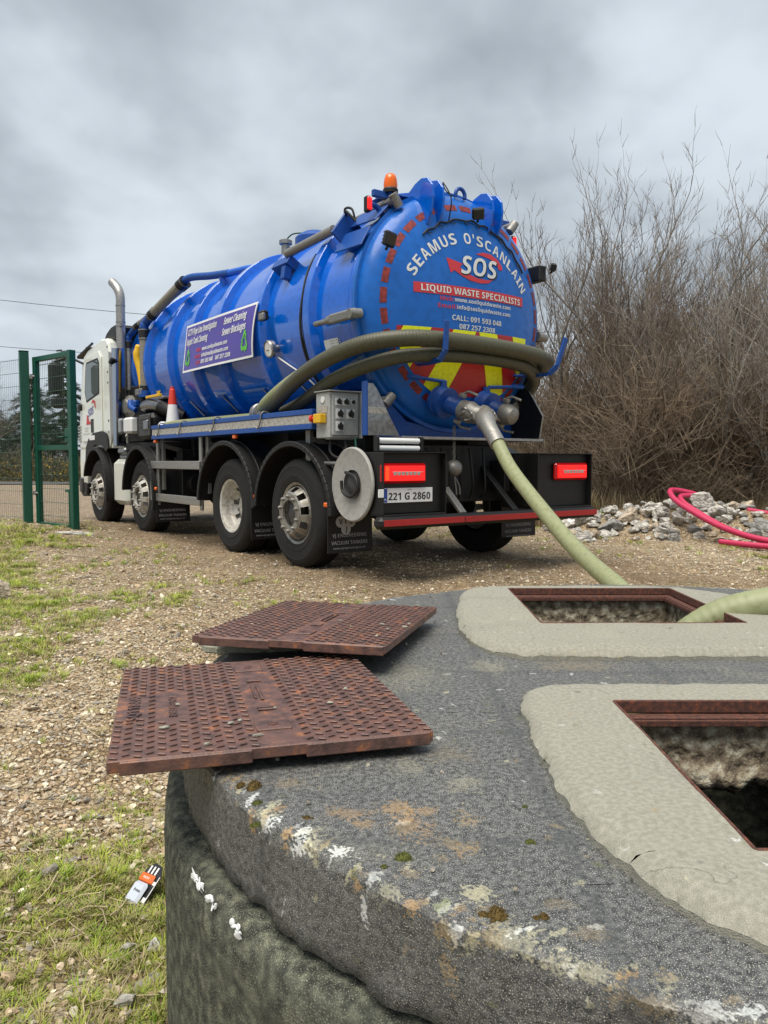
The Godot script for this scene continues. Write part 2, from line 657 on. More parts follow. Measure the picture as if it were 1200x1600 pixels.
func make_materials() -> void:
	var m: StandardMaterial3D
	# the ground
	m = grained(mat("gravel_ground", Color(1, 1, 1), 0.95), "gravel", 0.9, "gravel_bump", 1.2)
	m.vertex_color_use_as_albedo = true
	for k in [["pebble", 0.9], ["grass_blade", 0.75], ["leaf", 0.7], ["stick", 0.9]]:
		mat(k[0], Color(1, 1, 1), k[1]).vertex_color_use_as_albedo = true
	mats.grass_blade.backlight_enabled = true
	mats.grass_blade.backlight = Color(0.45, 0.5, 0.2)
	# concrete and iron
	m = grained(mat("slab", Color(0.53, 0.525, 0.51), 0.62), "slab", 2.4, "fine_grit", 0.05)
	m.detail_enabled = true
	m.detail_uv_layer = BaseMaterial3D.DETAIL_UV_2
	m.detail_blend_mode = BaseMaterial3D.BLEND_MODE_MIX
	grained(mat("wall", Color(0.62, 0.63, 0.58), 0.9), "wall", 1.6, "fine_grit", 0.1)
	grained(mat("mortar", Color(0.74, 0.74, 0.69), 0.92), "mortar", 2.6, "fine_grit", 0.07)
	m = grained(mat("collar", Color(0.70, 0.685, 0.655), 0.92), "mortar", 2.6, "fine_grit", 0.08)
	m.detail_enabled = true
	m.detail_uv_layer = BaseMaterial3D.DETAIL_UV_2
	grained(mat("neck", Color(0.95, 0.95, 0.95), 0.95), "neck", 1.6, "lumps", 0.6)
	grained(mat("inside", Color(0.75, 0.76, 0.74), 0.9), "wall", 1.0)
	grained(mat("sludge", Color(0.05, 0.047, 0.04), 0.15), "", 1.0)
	m = grained(mat("rust", Color(0.66, 0.73, 0.70), 0.5, 0.1), "rust", 1.1, "fine_grit", 0.04)
	grained(mat("frame_rust", Color(0.5, 0.42, 0.35), 0.75, 0.1), "rust", 3.0, "fine_grit", 0.04)
	mat("white_smear", Color(0.75, 0.77, 0.78), 0.6)
	mat("moss_green", Color(0.09, 0.1, 0.02), 0.95)
	mat("moss_brown", Color(0.10, 0.065, 0.015), 0.95)
	# the truck
	m = grained(mat("blue_paint", Color(0.0, 0.112, 0.58), 0.25), "faint", 1.3, "", 0.0, false)
	m.clearcoat_enabled = true
	m.clearcoat = 1.0
	m.clearcoat_roughness = 0.03
	m.metallic_specular = 0.25
	m = grained(mat("blue_door", Color(0.008, 0.118, 0.47), 0.5), "faint", 1.1, "", 0.0, false, "gloss")
	m.clearcoat_enabled = true
	m.clearcoat = 0.35
	m.clearcoat_roughness = 0.2
	m.metallic_specular = 0.3
	grained(mat("blue_frame", Color(0.003, 0.062, 0.30), 0.42), "faint", 2.0, "", 0.0, false)
	m = mat("cab_white", Color(0.74, 0.76, 0.69), 0.35)
	m.clearcoat_enabled = true
	m.clearcoat = 0.6
	m.clearcoat_roughness = 0.06
	grained(mat("black_metal", Color(0.0035, 0.0035, 0.004), 0.55), "dusty", 1.4, "", 0.0, false)
	grained(mat("black_plastic", Color(0.005, 0.005, 0.0055), 0.55), "dusty", 1.7, "", 0.0, false)
	grained(mat("grey_plastic", Color(0.045, 0.045, 0.047), 0.5), "dusty", 1.7, "", 0.0, false)
	grained(mat("rubber", Color(0.0085, 0.0083, 0.0082), 0.8), "dusty", 2.2, "grit", 0.05, false)
	grained(mat("aluminium", Color(0.42, 0.41, 0.39), 0.42, 0.75), "galv", 2.0, "", 0.0, false)
	grained(mat("stainless", Color(0.32, 0.325, 0.33), 0.3, 0.9), "galv", 1.2, "", 0.0, false)
	grained(mat("steel", Color(0.36, 0.35, 0.33), 0.38, 0.85), "galv", 3.0, "", 0.0, false)
	grained(mat("dull_steel", Color(0.30, 0.29, 0.27), 0.5, 0.6), "galv", 3.0, "grit", 0.01, false)
	grained(mat("wheel_steel", Color(0.34, 0.33, 0.31), 0.42, 0.6), "dusty", 3.0, "", 0.0, false)
	grained(mat("wheel_white", Color(0.55, 0.54, 0.51), 0.45, 0.2), "dusty", 3.0, "", 0.0, false)
	grained(mat("box_grey", Color(0.40, 0.41, 0.40), 0.45), "faint", 3.0, "", 0.0, false)
	grained(mat("hatch_grey", Color(0.34, 0.33, 0.31), 0.7), "faint", 2.0, "grit", 0.01, false)
	m = mat("mirror_steel", Color(0.42, 0.44, 0.47), 0.12, 1.0)
	mat("white", Color(0.74, 0.75, 0.75), 0.5)
	mat("print_white", Color(0.62, 0.63, 0.62), 0.6)
	mat("print_grey", Color(0.42, 0.42, 0.42), 0.6)
	mat("print_black", Color(0.012, 0.012, 0.012), 0.5)
	grained(mat("tape_silver", Color(0.42, 0.41, 0.39), 0.5), "dusty", 5.0, "", 0.0, false)
	grained(mat("tape_red", Color(0.36, 0.012, 0.012), 0.4), "faint", 3.0, "", 0.0, false)
	grained(mat("strip_red", Color(0.29, 0.026, 0.02), 0.5), "mottle", 3.0, "", 0.0, false)
	mat("print_red", Color(0.52, 0.03, 0.04), 0.5)
	grained(mat("chevron_red", Color(0.42, 0.014, 0.014), 0.35), "faint", 3.0, "", 0.0, false)
	grained(mat("chevron_yellow", Color(0.78, 0.80, 0.0), 0.35), "faint", 3.0, "", 0.0, false)
	mat("sign_purple", Color(0.062, 0.04, 0.30), 0.3)
	mat("print_green", Color(0.10, 0.46, 0.03), 0.4)
	mat("print_deep_green", Color(0.03, 0.24, 0.06), 0.4)
	mat("plate_blue", Color(0.01, 0.06, 0.32), 0.4)
	mat("yellow", Color(0.72, 0.42, 0.01), 0.5)
	grained(mat("hose_green", Color(0.255, 0.275, 0.145), 0.5), "hose_dirt", 2.2, "", 0.0, false)
	grained(mat("hose_dark", Color(0.071, 0.071, 0.041), 0.5), "hose_dirt", 2.2, "", 0.0, false)
	grained(mat("pipe_grey", Color(0.24, 0.225, 0.19), 0.6), "hose_dirt", 2.5, "", 0.0, false)
	mat("cable", Color(0.008, 0.008, 0.008), 0.6)
	mat("cone_orange", Color(0.62, 0.04, 0.02), 0.45)
	mat("cone_white", Color(0.72, 0.72, 0.72), 0.4)
	m = mat("amber_lens", Color(0.75, 0.13, 0.005), 0.15)
	m = mat("red_lens", Color(0.42, 0.004, 0.006), 0.12)
	m = mat("red_glow", Color(0.8, 0.02, 0.02), 0.15)
	m.emission_enabled = true
	m.emission = Color(1.0, 0.035, 0.045)
	m.emission_energy_multiplier = 0.24
	m = mat("amber_glow", Color(0.8, 0.1, 0.02), 0.15)
	m.emission_enabled = true
	m.emission = Color(1.0, 0.16, 0.02)
	m.emission_energy_multiplier = 0.35
	m = mat("glass", Color(0.6, 0.68, 0.66, 0.32), 0.03)
	m.transparency = BaseMaterial3D.TRANSPARENCY_ALPHA
	m = mat("dark_glass", Color(0.012, 0.016, 0.018), 0.04)
	mat("cab_glass", Color(0.10, 0.125, 0.125), 0.03)
	# things round about
	grained(mat("gate_green", Color(0.004, 0.072, 0.043), 0.4), "faint", 2.0)
	grained(mat("wire_green", Color(0.05, 0.11, 0.08), 0.5), "", 1.0)
	mat("wire_black", Color(0.01, 0.01, 0.01), 0.6)
	grained(mat("rubble", Color(0.64, 0.61, 0.55), 0.95), "mottle", 1.6, "lumps", 1.0)
	grained(mat("rubble_dark", Color(0.33, 0.32, 0.30), 0.95), "mottle", 1.6, "lumps", 1.0)
	grained(mat("rubble_tan", Color(0.58, 0.48, 0.36), 0.95), "mottle", 1.6, "lumps", 1.0)
	grained(mat("pink", Color(0.52, 0.03, 0.10), 0.5), "hose_dirt", 3.0)
	grained(mat("bark", Color(0.30, 0.27, 0.22), 0.95), "bark", 2.0)
	grained(mat("bark_pale", Color(0.44, 0.42, 0.37), 0.95), "bark", 2.0)
	grained(mat("twig", Color(0.19, 0.15, 0.115), 0.95), "", 1.0)
	grained(mat("twig_pale", Color(0.27, 0.24, 0.205), 0.95), "", 1.0)
	mat("card_black", Color(0.018, 0.018, 0.02), 0.35)
	mat("card_orange", Color(0.72, 0.13, 0.02), 0.4)
	mat("card_white", Color(0.7, 0.69, 0.67), 0.4)
	mat("clear_plastic", Color(0.50, 0.54, 0.62), 0.12)


# ---------------------------------------------------------------- the ground: x to the right, z towards the viewer's back
const TANK := Vector2(0.879, -1.874)


func height(x: float, z: float) -> float:
	var d := Vector2(x, z).distance_to(TANK)
	var drop := -0.24 * (1.0 - smoothstep(1.3, 4.2, d))
	var bank := 0.16 * smoothstep(-3.6, -6.5, x + z * 0.1) * smoothstep(-1.0, -5.0, z) * (1.0 - smoothstep(-10.0, -14.0, z))
	var far := 0.9 * smoothstep(60.0, 200.0, Vector2(x, z).length())
	var rough := land.get_noise_2d(x * 14.0, z * 14.0) * 0.022 + land.get_noise_2d(x * 3.0, z * 3.0) * 0.03
	return drop + bank - far + rough + (0.8 * heap_height(x, z) if z < -9.0 and z > -12.0 and x > 1.5 else 0.0)


func grassiness(x: float, z: float) -> float:
	var n := patchy.get_noise_2d(x * 5.0, z * 5.0) * 0.55 + patchy.get_noise_2d(x * 17.0 + 90.0, z * 17.0) * 0.45
	var left := smoothstep(0.25, -0.8, x - z * 0.38) * smoothstep(-3.2, -4.6, z) * (1.0 - smoothstep(-9.5, -11.5, z))
	var near := (1.0 - smoothstep(1.6, 4.6, -z)) * smoothstep(0.2, -0.5, x)
	var verge := smoothstep(-5.2, -7.0, x) * (1.0 - smoothstep(-13.0, -13.6, z))
	var base := -0.30 + 0.8 * left + 0.14 * smoothstep(1.0, -1.5, x) * (1.0 - smoothstep(-9.0, -12.0, z)) + 0.58 * near + 0.42 * verge + 0.35 * smoothstep(5.5, 8.0, x)
	if z < -39.0:
		base = 0.3
	return clampf(base - 0.05 + n * 1.7, 0.0, 1.0)


func wheel_mud(x: float, z: float) -> float:
	var p := Vector2(x + 0.05, -z - 6.223)
	var u := -p.x * sin(0.6175) + p.y * cos(0.6175)
	var v := p.x * cos(0.6175) + p.y * sin(0.6175)
	var t := exp(-pow((v - 0.25) / 0.42, 2.0)) + exp(-pow((v - 2.25) / 0.42, 2.0))
	return clampf(t * smoothstep(-4.0, -0.5, u) * 0.9 + 0.62 * smoothstep(-2.6, -0.6, u) * smoothstep(-2.4, -0.6, v) * (1.0 - smoothstep(2.8, 4.2, v)), 0.0, 1.0)


func build_ground() -> void:
	land.seed = 8
	land.frequency = 0.35
	land.fractal_octaves = 4
	patchy.seed = 17
	patchy.frequency = 0.11
	patchy.fractal_octaves = 4
	var s := Shape.new()
	s.smooth()
	var xs := PackedFloat32Array()
	var zs := PackedFloat32Array()
	for i in 301:
		var t := (i - 150) / 150.0
		xs.append(t * 4.5 + pow(absf(t), 3.0) * signf(t) * 14.0 + pow(absf(t), 13.0) * signf(t) * 380.0)
	for i in 341:
		var t := i / 340.0
		zs.append(2.5 - t * 9.0 - pow(t, 3.0) * 30.0 - pow(t, 14.0) * 560.0)
	var grid := []
	var tint := []
	for z in zs:
		var row := PackedVector3Array()
		var cols := PackedColorArray()
		for x in xs:
			row.append(Vector3(x, height(x, z), z))
			var g := grassiness(x, z)
			var mud := wheel_mud(x, z)
			var n := patchy.get_noise_2d(x * 9.0 + 300.0, z * 9.0)
			var base := Color(0.86, 0.76, 0.58).lerp(Color(1.0, 0.94, 0.78), clampf(0.5 + n, 0.0, 1.0))
			base = base.lerp(Color(0.60, 0.51, 0.385), mud * clampf(0.75 + n * 0.8, 0.0, 1.0))
			base = base.lerp(Color(0.40, 0.40, 0.20), g * 0.7)
			if z < -12.6 and z > -33.0 and x < -2.0:
				base = Color(0.82, 0.76, 0.68)
			cols.append(base)
		grid.append(row)
		tint.append(cols)
	for j in zs.size() - 1:
		for i in xs.size() - 1:
			var mid := Vector2((xs[i] + xs[i + 1]) / 2.0, (zs[j] + zs[j + 1]) / 2.0)
			if mid.distance_to(TANK) < 1.27:
				continue
			var c := [[j, i], [j + 1, i], [j + 1, i + 1], [j, i + 1]]
			for k in [[0, 2, 1], [0, 3, 2]]:
				for q in [0, 2, 1]:
					var e: Array = c[k[q]]
					s.st.set_color(tint[e[0]][e[1]])
					s.st.add_vertex(grid[e[0]][e[1]])
	tag(part("ground", s, mats.gravel_ground), "", "", "", "structure")
	pebbles()
	grasses()
	lid_grit()


func pebble_mesh(seed_: int, jag := 0.28) -> ArrayMesh:
	var r := RandomNumberGenerator.new()
	r.seed = seed_
	var ball := SphereMesh.new()
	ball.radius = 0.5
	ball.height = 1.0
	ball.radial_segments = 6
	ball.rings = 3
	return roughened(ball, r, jag)


func roughened(ball: Mesh, r: RandomNumberGenerator, jag: float) -> ArrayMesh:
	var a: Array = ball.get_mesh_arrays() if ball is PrimitiveMesh else ball.surface_get_arrays(0)
	var v: PackedVector3Array = a[Mesh.ARRAY_VERTEX]
	var ix: PackedInt32Array = a[Mesh.ARRAY_INDEX]
	var moved := {}
	for p in v:
		var key := p.snapped(Vector3.ONE * 0.001)
		if not moved.has(key):
			moved[key] = p * (1.0 + r.randf_range(-jag, jag))
	var s := Shape.new()
	for i in range(0, ix.size(), 3):
		var p: Vector3 = moved[v[ix[i]].snapped(Vector3.ONE * 0.001)]
		var q: Vector3 = moved[v[ix[i + 1]].snapped(Vector3.ONE * 0.001)]
		var o: Vector3 = moved[v[ix[i + 2]].snapped(Vector3.ONE * 0.001)]
		if p.distance_to(q) < 0.0005 or q.distance_to(o) < 0.0005 or p.distance_to(o) < 0.0005:
			continue
		s.tri(p, o, q)
	return s.made()


func in_view(x: float, z: float, more := 0.6) -> bool:
	return z < 0.5 and absf(x) < -z * 0.53 + more


func pebbles() -> void:
	for kind in 3:
		var places := []
		var colors := []
		var tones := [Color(0.50, 0.415, 0.285), Color(0.39, 0.345, 0.28), Color(0.62, 0.55, 0.42), Color(0.38, 0.28, 0.185), Color(0.25, 0.225, 0.19), Color(0.48, 0.39, 0.29)]
		for i in 56000:
			var q := rng.randf()
			var z := -0.6 - pow(q, 1.35) * 14.0
			var x := rng.randf_range(-1.0, 1.0) * (-z * 0.6 + 0.9)
			if Vector2(x, z).distance_to(TANK) < 1.38 or not in_view(x, z, 0.9):
				continue
			var g := grassiness(x, z)
			var mud := wheel_mud(x, z)
			if rng.randf() < g * 0.85 + mud * 0.85 + 0.25 * (1.0 - smoothstep(1.4, 3.0, -z)) * smoothstep(0.2, -0.3, x):
				continue
			var size := 0.0065 + 0.0165 * pow(rng.randf(), 1.8)
			if rng.randf() < 0.03:
				size *= 2.0
			size *= 0.92
			var b := Basis.from_euler(Vector3(rng.randf() * 0.7, rng.randf() * TAU, rng.randf() * 0.7)).scaled_local(Vector3(size * rng.randf_range(0.9, 1.7), size * rng.randf_range(0.5, 0.85), size))
			places.append(Transform3D(b, Vector3(x, height(x, z) + size * 0.16, z)))
			var c: Color = tones[rng.randi() % 6]
			colors.append(c * rng.randf_range(0.75, 1.3))
		tag(scatter("gravel", pebble_mesh(100 + kind), mats.pebble, places, colors), "loose pale stone chippings over the yard", "gravel", "", "stuff")


func lid_grit() -> void:  # crumbs lying on the lid
	var places := []
	var colors := []
	for i in 900:
		var a := rng.randf() * TAU
		var r := 1.27 * sqrt(rng.randf())
		var p := Vector2(TANK.x + cos(a) * r, TANK.y + sin(a) * r)
		if p.x > 0.2 and p.y < -0.7 and p.y > -3.05:
			continue
		var size := 0.0016 + 0.005 * pow(rng.randf(), 3.0)
		places.append(Transform3D(Basis.from_euler(Vector3(rng.randf(), rng.randf() * TAU, rng.randf())).scaled_local(Vector3(size * 1.5, size, size)), Vector3(p.x, LID_TOP + size * 0.4, p.y)))
		colors.append(Color(0.34, 0.3, 0.24).lerp(Color(0.08, 0.075, 0.06), rng.randf()))
	tag(scatter("grit", pebble_mesh(200), mats.pebble, places, colors), "grit and crumbs lying on the concrete lid", "grit", "", "stuff")


func tuft_mesh(blades: int, seed_: int, high: float, lean: float, wide: float) -> ArrayMesh:
	var r := RandomNumberGenerator.new()
	r.seed = seed_
	var s := Shape.new()
	for i in blades:
		var a := r.randf() * TAU
		var d := Vector3(cos(a), 0, sin(a))
		var side := Vector3(-d.z, 0, d.x) * wide
		var o := d * r.randf() * 0.02
		var h := high * r.randf_range(0.5, 1.0)
		var l := lean * r.randf_range(0.3, 1.0)
		var p1 := o + d * l * 0.35 + Vector3.UP * h * 0.6
		var p2 := o + d * l + Vector3.UP * h
		s.quad(o - side, o + side, p1 + side * 0.8, p1 - side * 0.8)
		s.tri(p1 - side * 0.8, p1 + side * 0.8, p2)
	return s.made()


func grasses() -> void:
	for kind in 3:
		var places := []
		var colors := []
		for i in 52000:
			var z := -0.75 - pow(rng.randf(), 1.6) * 12.0
			var x := rng.randf_range(-1.0, 1.0) * (-z * 0.56 + 0.7)
			if Vector2(x, z).distance_to(TANK) < 1.385 or not in_view(x, z):
				continue
			var g := grassiness(x, z)
			if rng.randf() > g * 0.95 + (0.02 if x < 0.0 else 0.006) + 0.5 * smoothstep(1.52, 1.4, Vector2(x, z).distance_to(TANK)):
				continue
			if rng.randf() < wheel_mud(x, z):
				continue
			var k := rng.randf_range(0.5, 1.15) * (1.0 + 0.14 * maxf(0.0, -z - 2.5))
			places.append(Transform3D(Basis(Vector3.UP, rng.randf() * TAU).scaled_local(Vector3(k, k * rng.randf_range(0.5, 1.1), k)), Vector3(x, height(x, z) - 0.003, z)))
			var c := Color(0.19, 0.30, 0.03).lerp(Color(0.42, 0.45, 0.07), rng.randf())
			if rng.randf() < 0.45:
				c = Color(0.42, 0.36, 0.17) * rng.randf_range(0.7, 1.1)
			colors.append(c)
		tag(scatter("grass", tuft_mesh(13, 40 + kind, 0.036, 0.04, 0.0016), mats.grass_blade, places, colors), "short green and straw coloured grass growing through the stones", "grass", "", "stuff")
	var places := []
	var colors := []
	for i in 3600:
		var z := -0.8 - pow(rng.randf(), 1.4) * 7.0
		var x := rng.randf_range(-1.0, 1.0) * (-z * 0.56 + 0.5)
		if Vector2(x, z).distance_to(TANK) < 1.39 or x > 0.3:
			continue
		var k := rng.randf_range(0.6, 1.6)
		var b := Basis.from_euler(Vector3(rng.randf_range(-0.16, 0.16), rng.randf() * TAU, rng.randf_range(-0.16, 0.16)))
		places.append(Transform3D(b.scaled_local(Vector3(k, 1, k)), Vector3(x, height(x, z) + 0.012, z)))
		colors.append(Color(0.46, 0.38, 0.24).lerp(Color(0.15, 0.11, 0.08), pow(rng.randf(), 2.0)))
	var st := Shape.new()
	st.tube(PackedVector3Array([Vector3(-0.045, 0, 0), Vector3(-0.01, 0.006, 0.006), Vector3(0.04, 0, -0.004)]), 0.0013, 4)
	tag(scatter("straw_litter", st.made(), mats.stick, places, colors), "dry straws and thin dead stems lying on the ground", "dead grass", "", "stuff")


# ---------------------------------------------------------------- the round concrete tank in the foreground
const LID_R := 1.317
const BODY_R := 1.361
const LID_TOP := 0.5
const LID_LOW := 0.358
const HATCHES := [[0.450, 1.055, -0.925, -1.518], [0.458, 1.055, -2.262, -2.885]]


func ring_noise(p: Vector3) -> float:
	return land.get_noise_3d(p.x * 28.0, p.y * 28.0, p.z * 28.0) + 0.5 * land.get_noise_3d(p.x * 95.0, p.y * 95.0, p.z * 95.0)


func ringed(s: Shape, profile: Array, steps: int, rough: float, first_true := true) -> void:  # a ring round the tank's axis whose surface is uneven; the profile runs upwards
	var rows := []
	for i in profile.size():
		var row := PackedVector3Array()
		for k in steps:
			var a := TAU * k / steps
			var d := Vector3(cos(a), 0, -sin(a))
			var p: Vector3 = Vector3(TANK.x, profile[i][1], TANK.y) + d * profile[i][0]
			var w: float = profile[i][2] if profile[i].size() > 2 else rough
			var n := ring_noise(p) + 0.25 * land.get_noise_3d(p.x * 9.0, p.y * 9.0, p.z * 9.0 + 50.0)
			p += d * n * w + Vector3.UP * ring_noise(p + Vector3(3, 1, 7)) * w * 0.6
			row.append(p)
		rows.append(row)
	s.smooth()
	for i in rows.size() - 1:
		for k in steps:
			var j := (k + 1) % steps
			s.quad(rows[i][k], rows[i][j], rows[i + 1][j], rows[i + 1][k])


class Unrolled extends Shape:  # second texture layer: the plan, with the sides folded out
	func tri(a: Vector3, b: Vector3, c: Vector3) -> void:
		for p in [a, c, b]:
			var q := Vector2(p.x - 0.879, p.z + 1.874)
			q += q.normalized() * maxf(0.0, 0.5 - p.y)
			st.set_uv2(q / 3.2 + Vector2(0.5, 0.5))
			st.add_vertex(p)


func hatch_rect(h: Array, grow := 0.0) -> PackedVector2Array:
	return PackedVector2Array([Vector2(h[0] - grow, h[3] - grow), Vector2(h[1] + grow, h[3] - grow), Vector2(h[1] + grow, h[2] + grow), Vector2(h[0] - grow, h[2] + grow)])


func build_tank() -> void:
	var t := thing("concrete_tank", "round grey concrete tank with two square openings in its flat lid", "tank")
	# the lid
	var s: Shape = Unrolled.new()
	var outline := disc_poly(TANK, LID_R - 0.034, 180)
	var pieces := [outline]
	for h in HATCHES:
		var next := []
		for p in pieces:
			next.append_array(Geometry2D.clip_polygons(p, hatch_rect(h, 0.02)))
		pieces = next
	# holes come back as separate outlines: cut in bands so that every piece is whole
	s.smooth()
	for band in [[-4.0, -2.905], [-2.905, -2.242], [-2.242, -1.538], [-1.538, -0.905], [-0.905, 1.0]]:
		for side in [[-2.0, 0.440], [0.440, 1.072], [1.072, 4.0]]:
			if side[0] == 0.440 and (band[0] == -2.905 or band[0] == -1.538):
				continue
			var cell := PackedVector2Array([Vector2(side[0], band[0]), Vector2(side[1], band[0]), Vector2(side[1], band[1]), Vector2(side[0], band[1])])
			for p in Geometry2D.intersect_polygons(outline, cell):
				var tris := cut_up(p, 0.03)
				for i in range(0, tris.size(), 3):
					var q := [tris[i], tris[i + 1], tris[i + 2]]
					if (q[1] - q[0]).cross(q[2] - q[0]) > 0:
						q = [tris[i], tris[i + 2], tris[i + 1]]
					var w := []
					for e in q:
						var edge := smoothstep(LID_R - 0.034, LID_R - 0.09, e.distance_to(TANK))
						w.append(Vector3(e.x, LID_TOP + edge * (land.get_noise_2d(e.x * 40.0, e.y * 40.0) * 0.0035 + land.get_noise_2d(e.x * 7.0, e.y * 7.0) * 0.006), e.y))
					s.tri(w[0], w[1], w[2])
	ringed(s, [[LID_R - 0.02, LID_LOW - 0.004, 0.012], [LID_R + 0.004, LID_LOW + 0.012, 0.014], [LID_R + 0.005, 0.39], [LID_R + 0.004, 0.42], [LID_R + 0.003, 0.45], [LID_R + 0.001, 0.470, 0.007], [LID_R, 0.482, 0.008], [LID_R - 0.002, 0.490, 0.010]], 700, 0.006)
	ringed(s, [[LID_R - 0.002, 0.490, 0.010], [LID_R - 0.007, 0.4965, 0.008]], 700, 0.006)
	ringed(s, [[LID_R - 0.007, 0.4965, 0.008], [LID_R - 0.018, 0.499, 0.004], [LID_R - 0.034, LID_TOP, 0.0]], 700, 0.006)
	mats.slab.detail_albedo = lid_marks()
	mats.collar.detail_albedo = mats.slab.detail_albedo
	part("lid", s, mats.slab, t)
	# the wall below it, a little wider, and its inside
	s = Shape.new()
	ringed(s, [[BODY_R, -0.7], [BODY_R, -0.3], [BODY_R, -0.1], [BODY_R, 0.0], [BODY_R, 0.1], [BODY_R - 0.001, 0.2], [BODY_R, 0.3, 0.006], [BODY_R - 0.008, 0.342, 0.008], [BODY_R - 0.022, 0.352, 0.006], [LID_R - 0.06, 0.356, 0.002]], 300, 0.0045)
	part("wall", s, mats.wall, t)
	s = Shape.new()
	s.x = Transform3D(Basis(), Vector3(TANK.x, 0, TANK.y))
	s.lathe(PackedVector2Array([Vector2(1.23, 0.34), Vector2(1.22, -1.6)]), 64)
	s.lathe(PackedVector2Array([Vector2(1.33, 0.34), Vector2(1.23, 0.34)]), 64)
	part("inner_wall", s, mats.inside, t)
	s = Shape.new()
	s.x = Transform3D(Basis(), Vector3(TANK.x, -1.35, TANK.y))
	s.lathe(PackedVector2Array([Vector2(1.23, -0.02), Vector2(1.23, 0.0), Vector2(0.0, 0.0)]), 48)
	part("sludge", s, mats.sludge, t)
	# lid underside
	# surrounds, frames and necks of the two openings
	var outlines := [
		PackedVector2Array([Vector2(0.30, -1.63), Vector2(0.273, -1.55), Vector2(0.262, -1.35), Vector2(0.26, -1.15), Vector2(0.274, -0.98), Vector2(0.31, -0.87), Vector2(0.352, -0.80), Vector2(0.40, -0.765), Vector2(0.52, -0.742), Vector2(0.9, -0.735), Vector2(1.17, -0.75), Vector2(1.26, -0.82), Vector2(1.28, -1.1), Vector2(1.27, -1.5), Vector2(1.22, -1.65), Vector2(1.1, -1.675), Vector2(0.8, -1.672), Vector2(0.45, -1.672), Vector2(0.34, -1.67)]),
		PackedVector2Array([Vector2(0.40, -2.98), Vector2(0.31, -2.93), Vector2(0.27, -2.80), Vector2(0.232, -2.5), Vector2(0.222, -2.3), Vector2(0.235, -2.12), Vector2(0.28, -2.01), Vector2(0.36, -1.955), Vector2(0.6, -1.945), Vector2(0.9, -1.95), Vector2(1.1, -1.95), Vector2(1.22, -2.0), Vector2(1.27, -2.15), Vector2(1.27, -2.6), Vector2(1.25, -2.8), Vector2(1.12, -2.95), Vector2(0.98, -2.99), Vector2(0.6, -2.985)]),
	]
	for n in 2:
		surround(t, outlines[n], HATCHES[n])
		frame(t, HATCHES[n])
		neck(t, HATCHES[n], n)


func surround(t: Node3D, outline: PackedVector2Array, h: Array) -> void:
	var ragged := PackedVector2Array()  # uneven outer edge
	for i in outline.size():
		var a := outline[i]
		var b := outline[(i + 1) % outline.size()]
		var n := maxi(2, int(a.distance_to(b) / 0.012))
		for k in n:
			var p := a.lerp(b, float(k) / n)
			var out := (p - Vector2((h[0] + h[1]) / 2.0, (h[2] + h[3]) / 2.0)).normalized()
			ragged.append(p + out * (land.get_noise_2d(p.x * 170.0, p.y * 170.0) * 0.005 + land.get_noise_2d(p.x * 60.0, p.y * 60.0) * 0.004 + land.get_noise_2d(p.x * 13.0, p.y * 13.0) * 0.005))
	var s: Shape = Unrolled.new()
	s.smooth()
	var around := Rect2(h[0], h[3], h[1] - h[0], h[2] - h[3])
	for cell in [[-1.0, h[3], -9.0, 9.0], [h[3], h[2], -9.0, h[0]], [h[3], h[2], h[1], 9.0], [h[2], 9.0, -9.0, 9.0]]:
		var z0: float = maxf(cell[0], -9.0) if cell[0] != -1.0 else -9.0
		var box := PackedVector2Array([Vector2(cell[2], z0), Vector2(cell[3], z0), Vector2(cell[3], cell[1]), Vector2(cell[2], cell[1])])
		for piece in Geometry2D.intersect_polygons(ragged, box):
			var tris := cut_up(piece, 0.016)
			for i in range(0, tris.size(), 3):
				var q := [tris[i], tris[i + 1], tris[i + 2]]
				if (q[1] - q[0]).cross(q[2] - q[0]) > 0:
					q = [tris[i], tris[i + 2], tris[i + 1]]
				var w := []
				for e in q:
					w.append(Vector3(e.x, surround_top(e, ragged), e.y).snapped(Vector3.ONE * 0.0002))
				s.tri(w[0], w[1], w[2])
	s.smooth()
	for i in ragged.size():  # down to the slab
		var a := ragged[i]
		var b := ragged[(i + 1) % ragged.size()]
		var ah := Vector3(a.x, surround_top(a, ragged), a.y).snapped(Vector3.ONE * 0.0002)
		var bh := Vector3(b.x, surround_top(b, ragged), b.y).snapped(Vector3.ONE * 0.0002)
		s.quad(Vector3(a.x, 0.485, a.y), ah, bh, Vector3(b.x, 0.485, b.y))
	part("hatch_surround", s, mats.collar, t)


func surround_top(e: Vector2, outline: PackedVector2Array) -> float:
	var d := 9.0
	for i in outline.size():
		d = minf(d, e.distance_to(Geometry2D.get_closest_point_to_segment(e, outline[i], outline[(i + 1) % outline.size()])))
		if d < 0.0005:
			break
	var k := clampf(d / 0.055, 0.0, 1.0)
	return LID_TOP + 0.010 + 0.021 * sqrt(1.0 - (1.0 - k) * (1.0 - k)) + land.get_noise_2d(e.x * 45.0, e.y * 45.0) * (0.0003 + 0.005 * (1.0 - k)) + land.get_noise_2d(e.x * 8.0, e.y * 8.0) * 0.0014


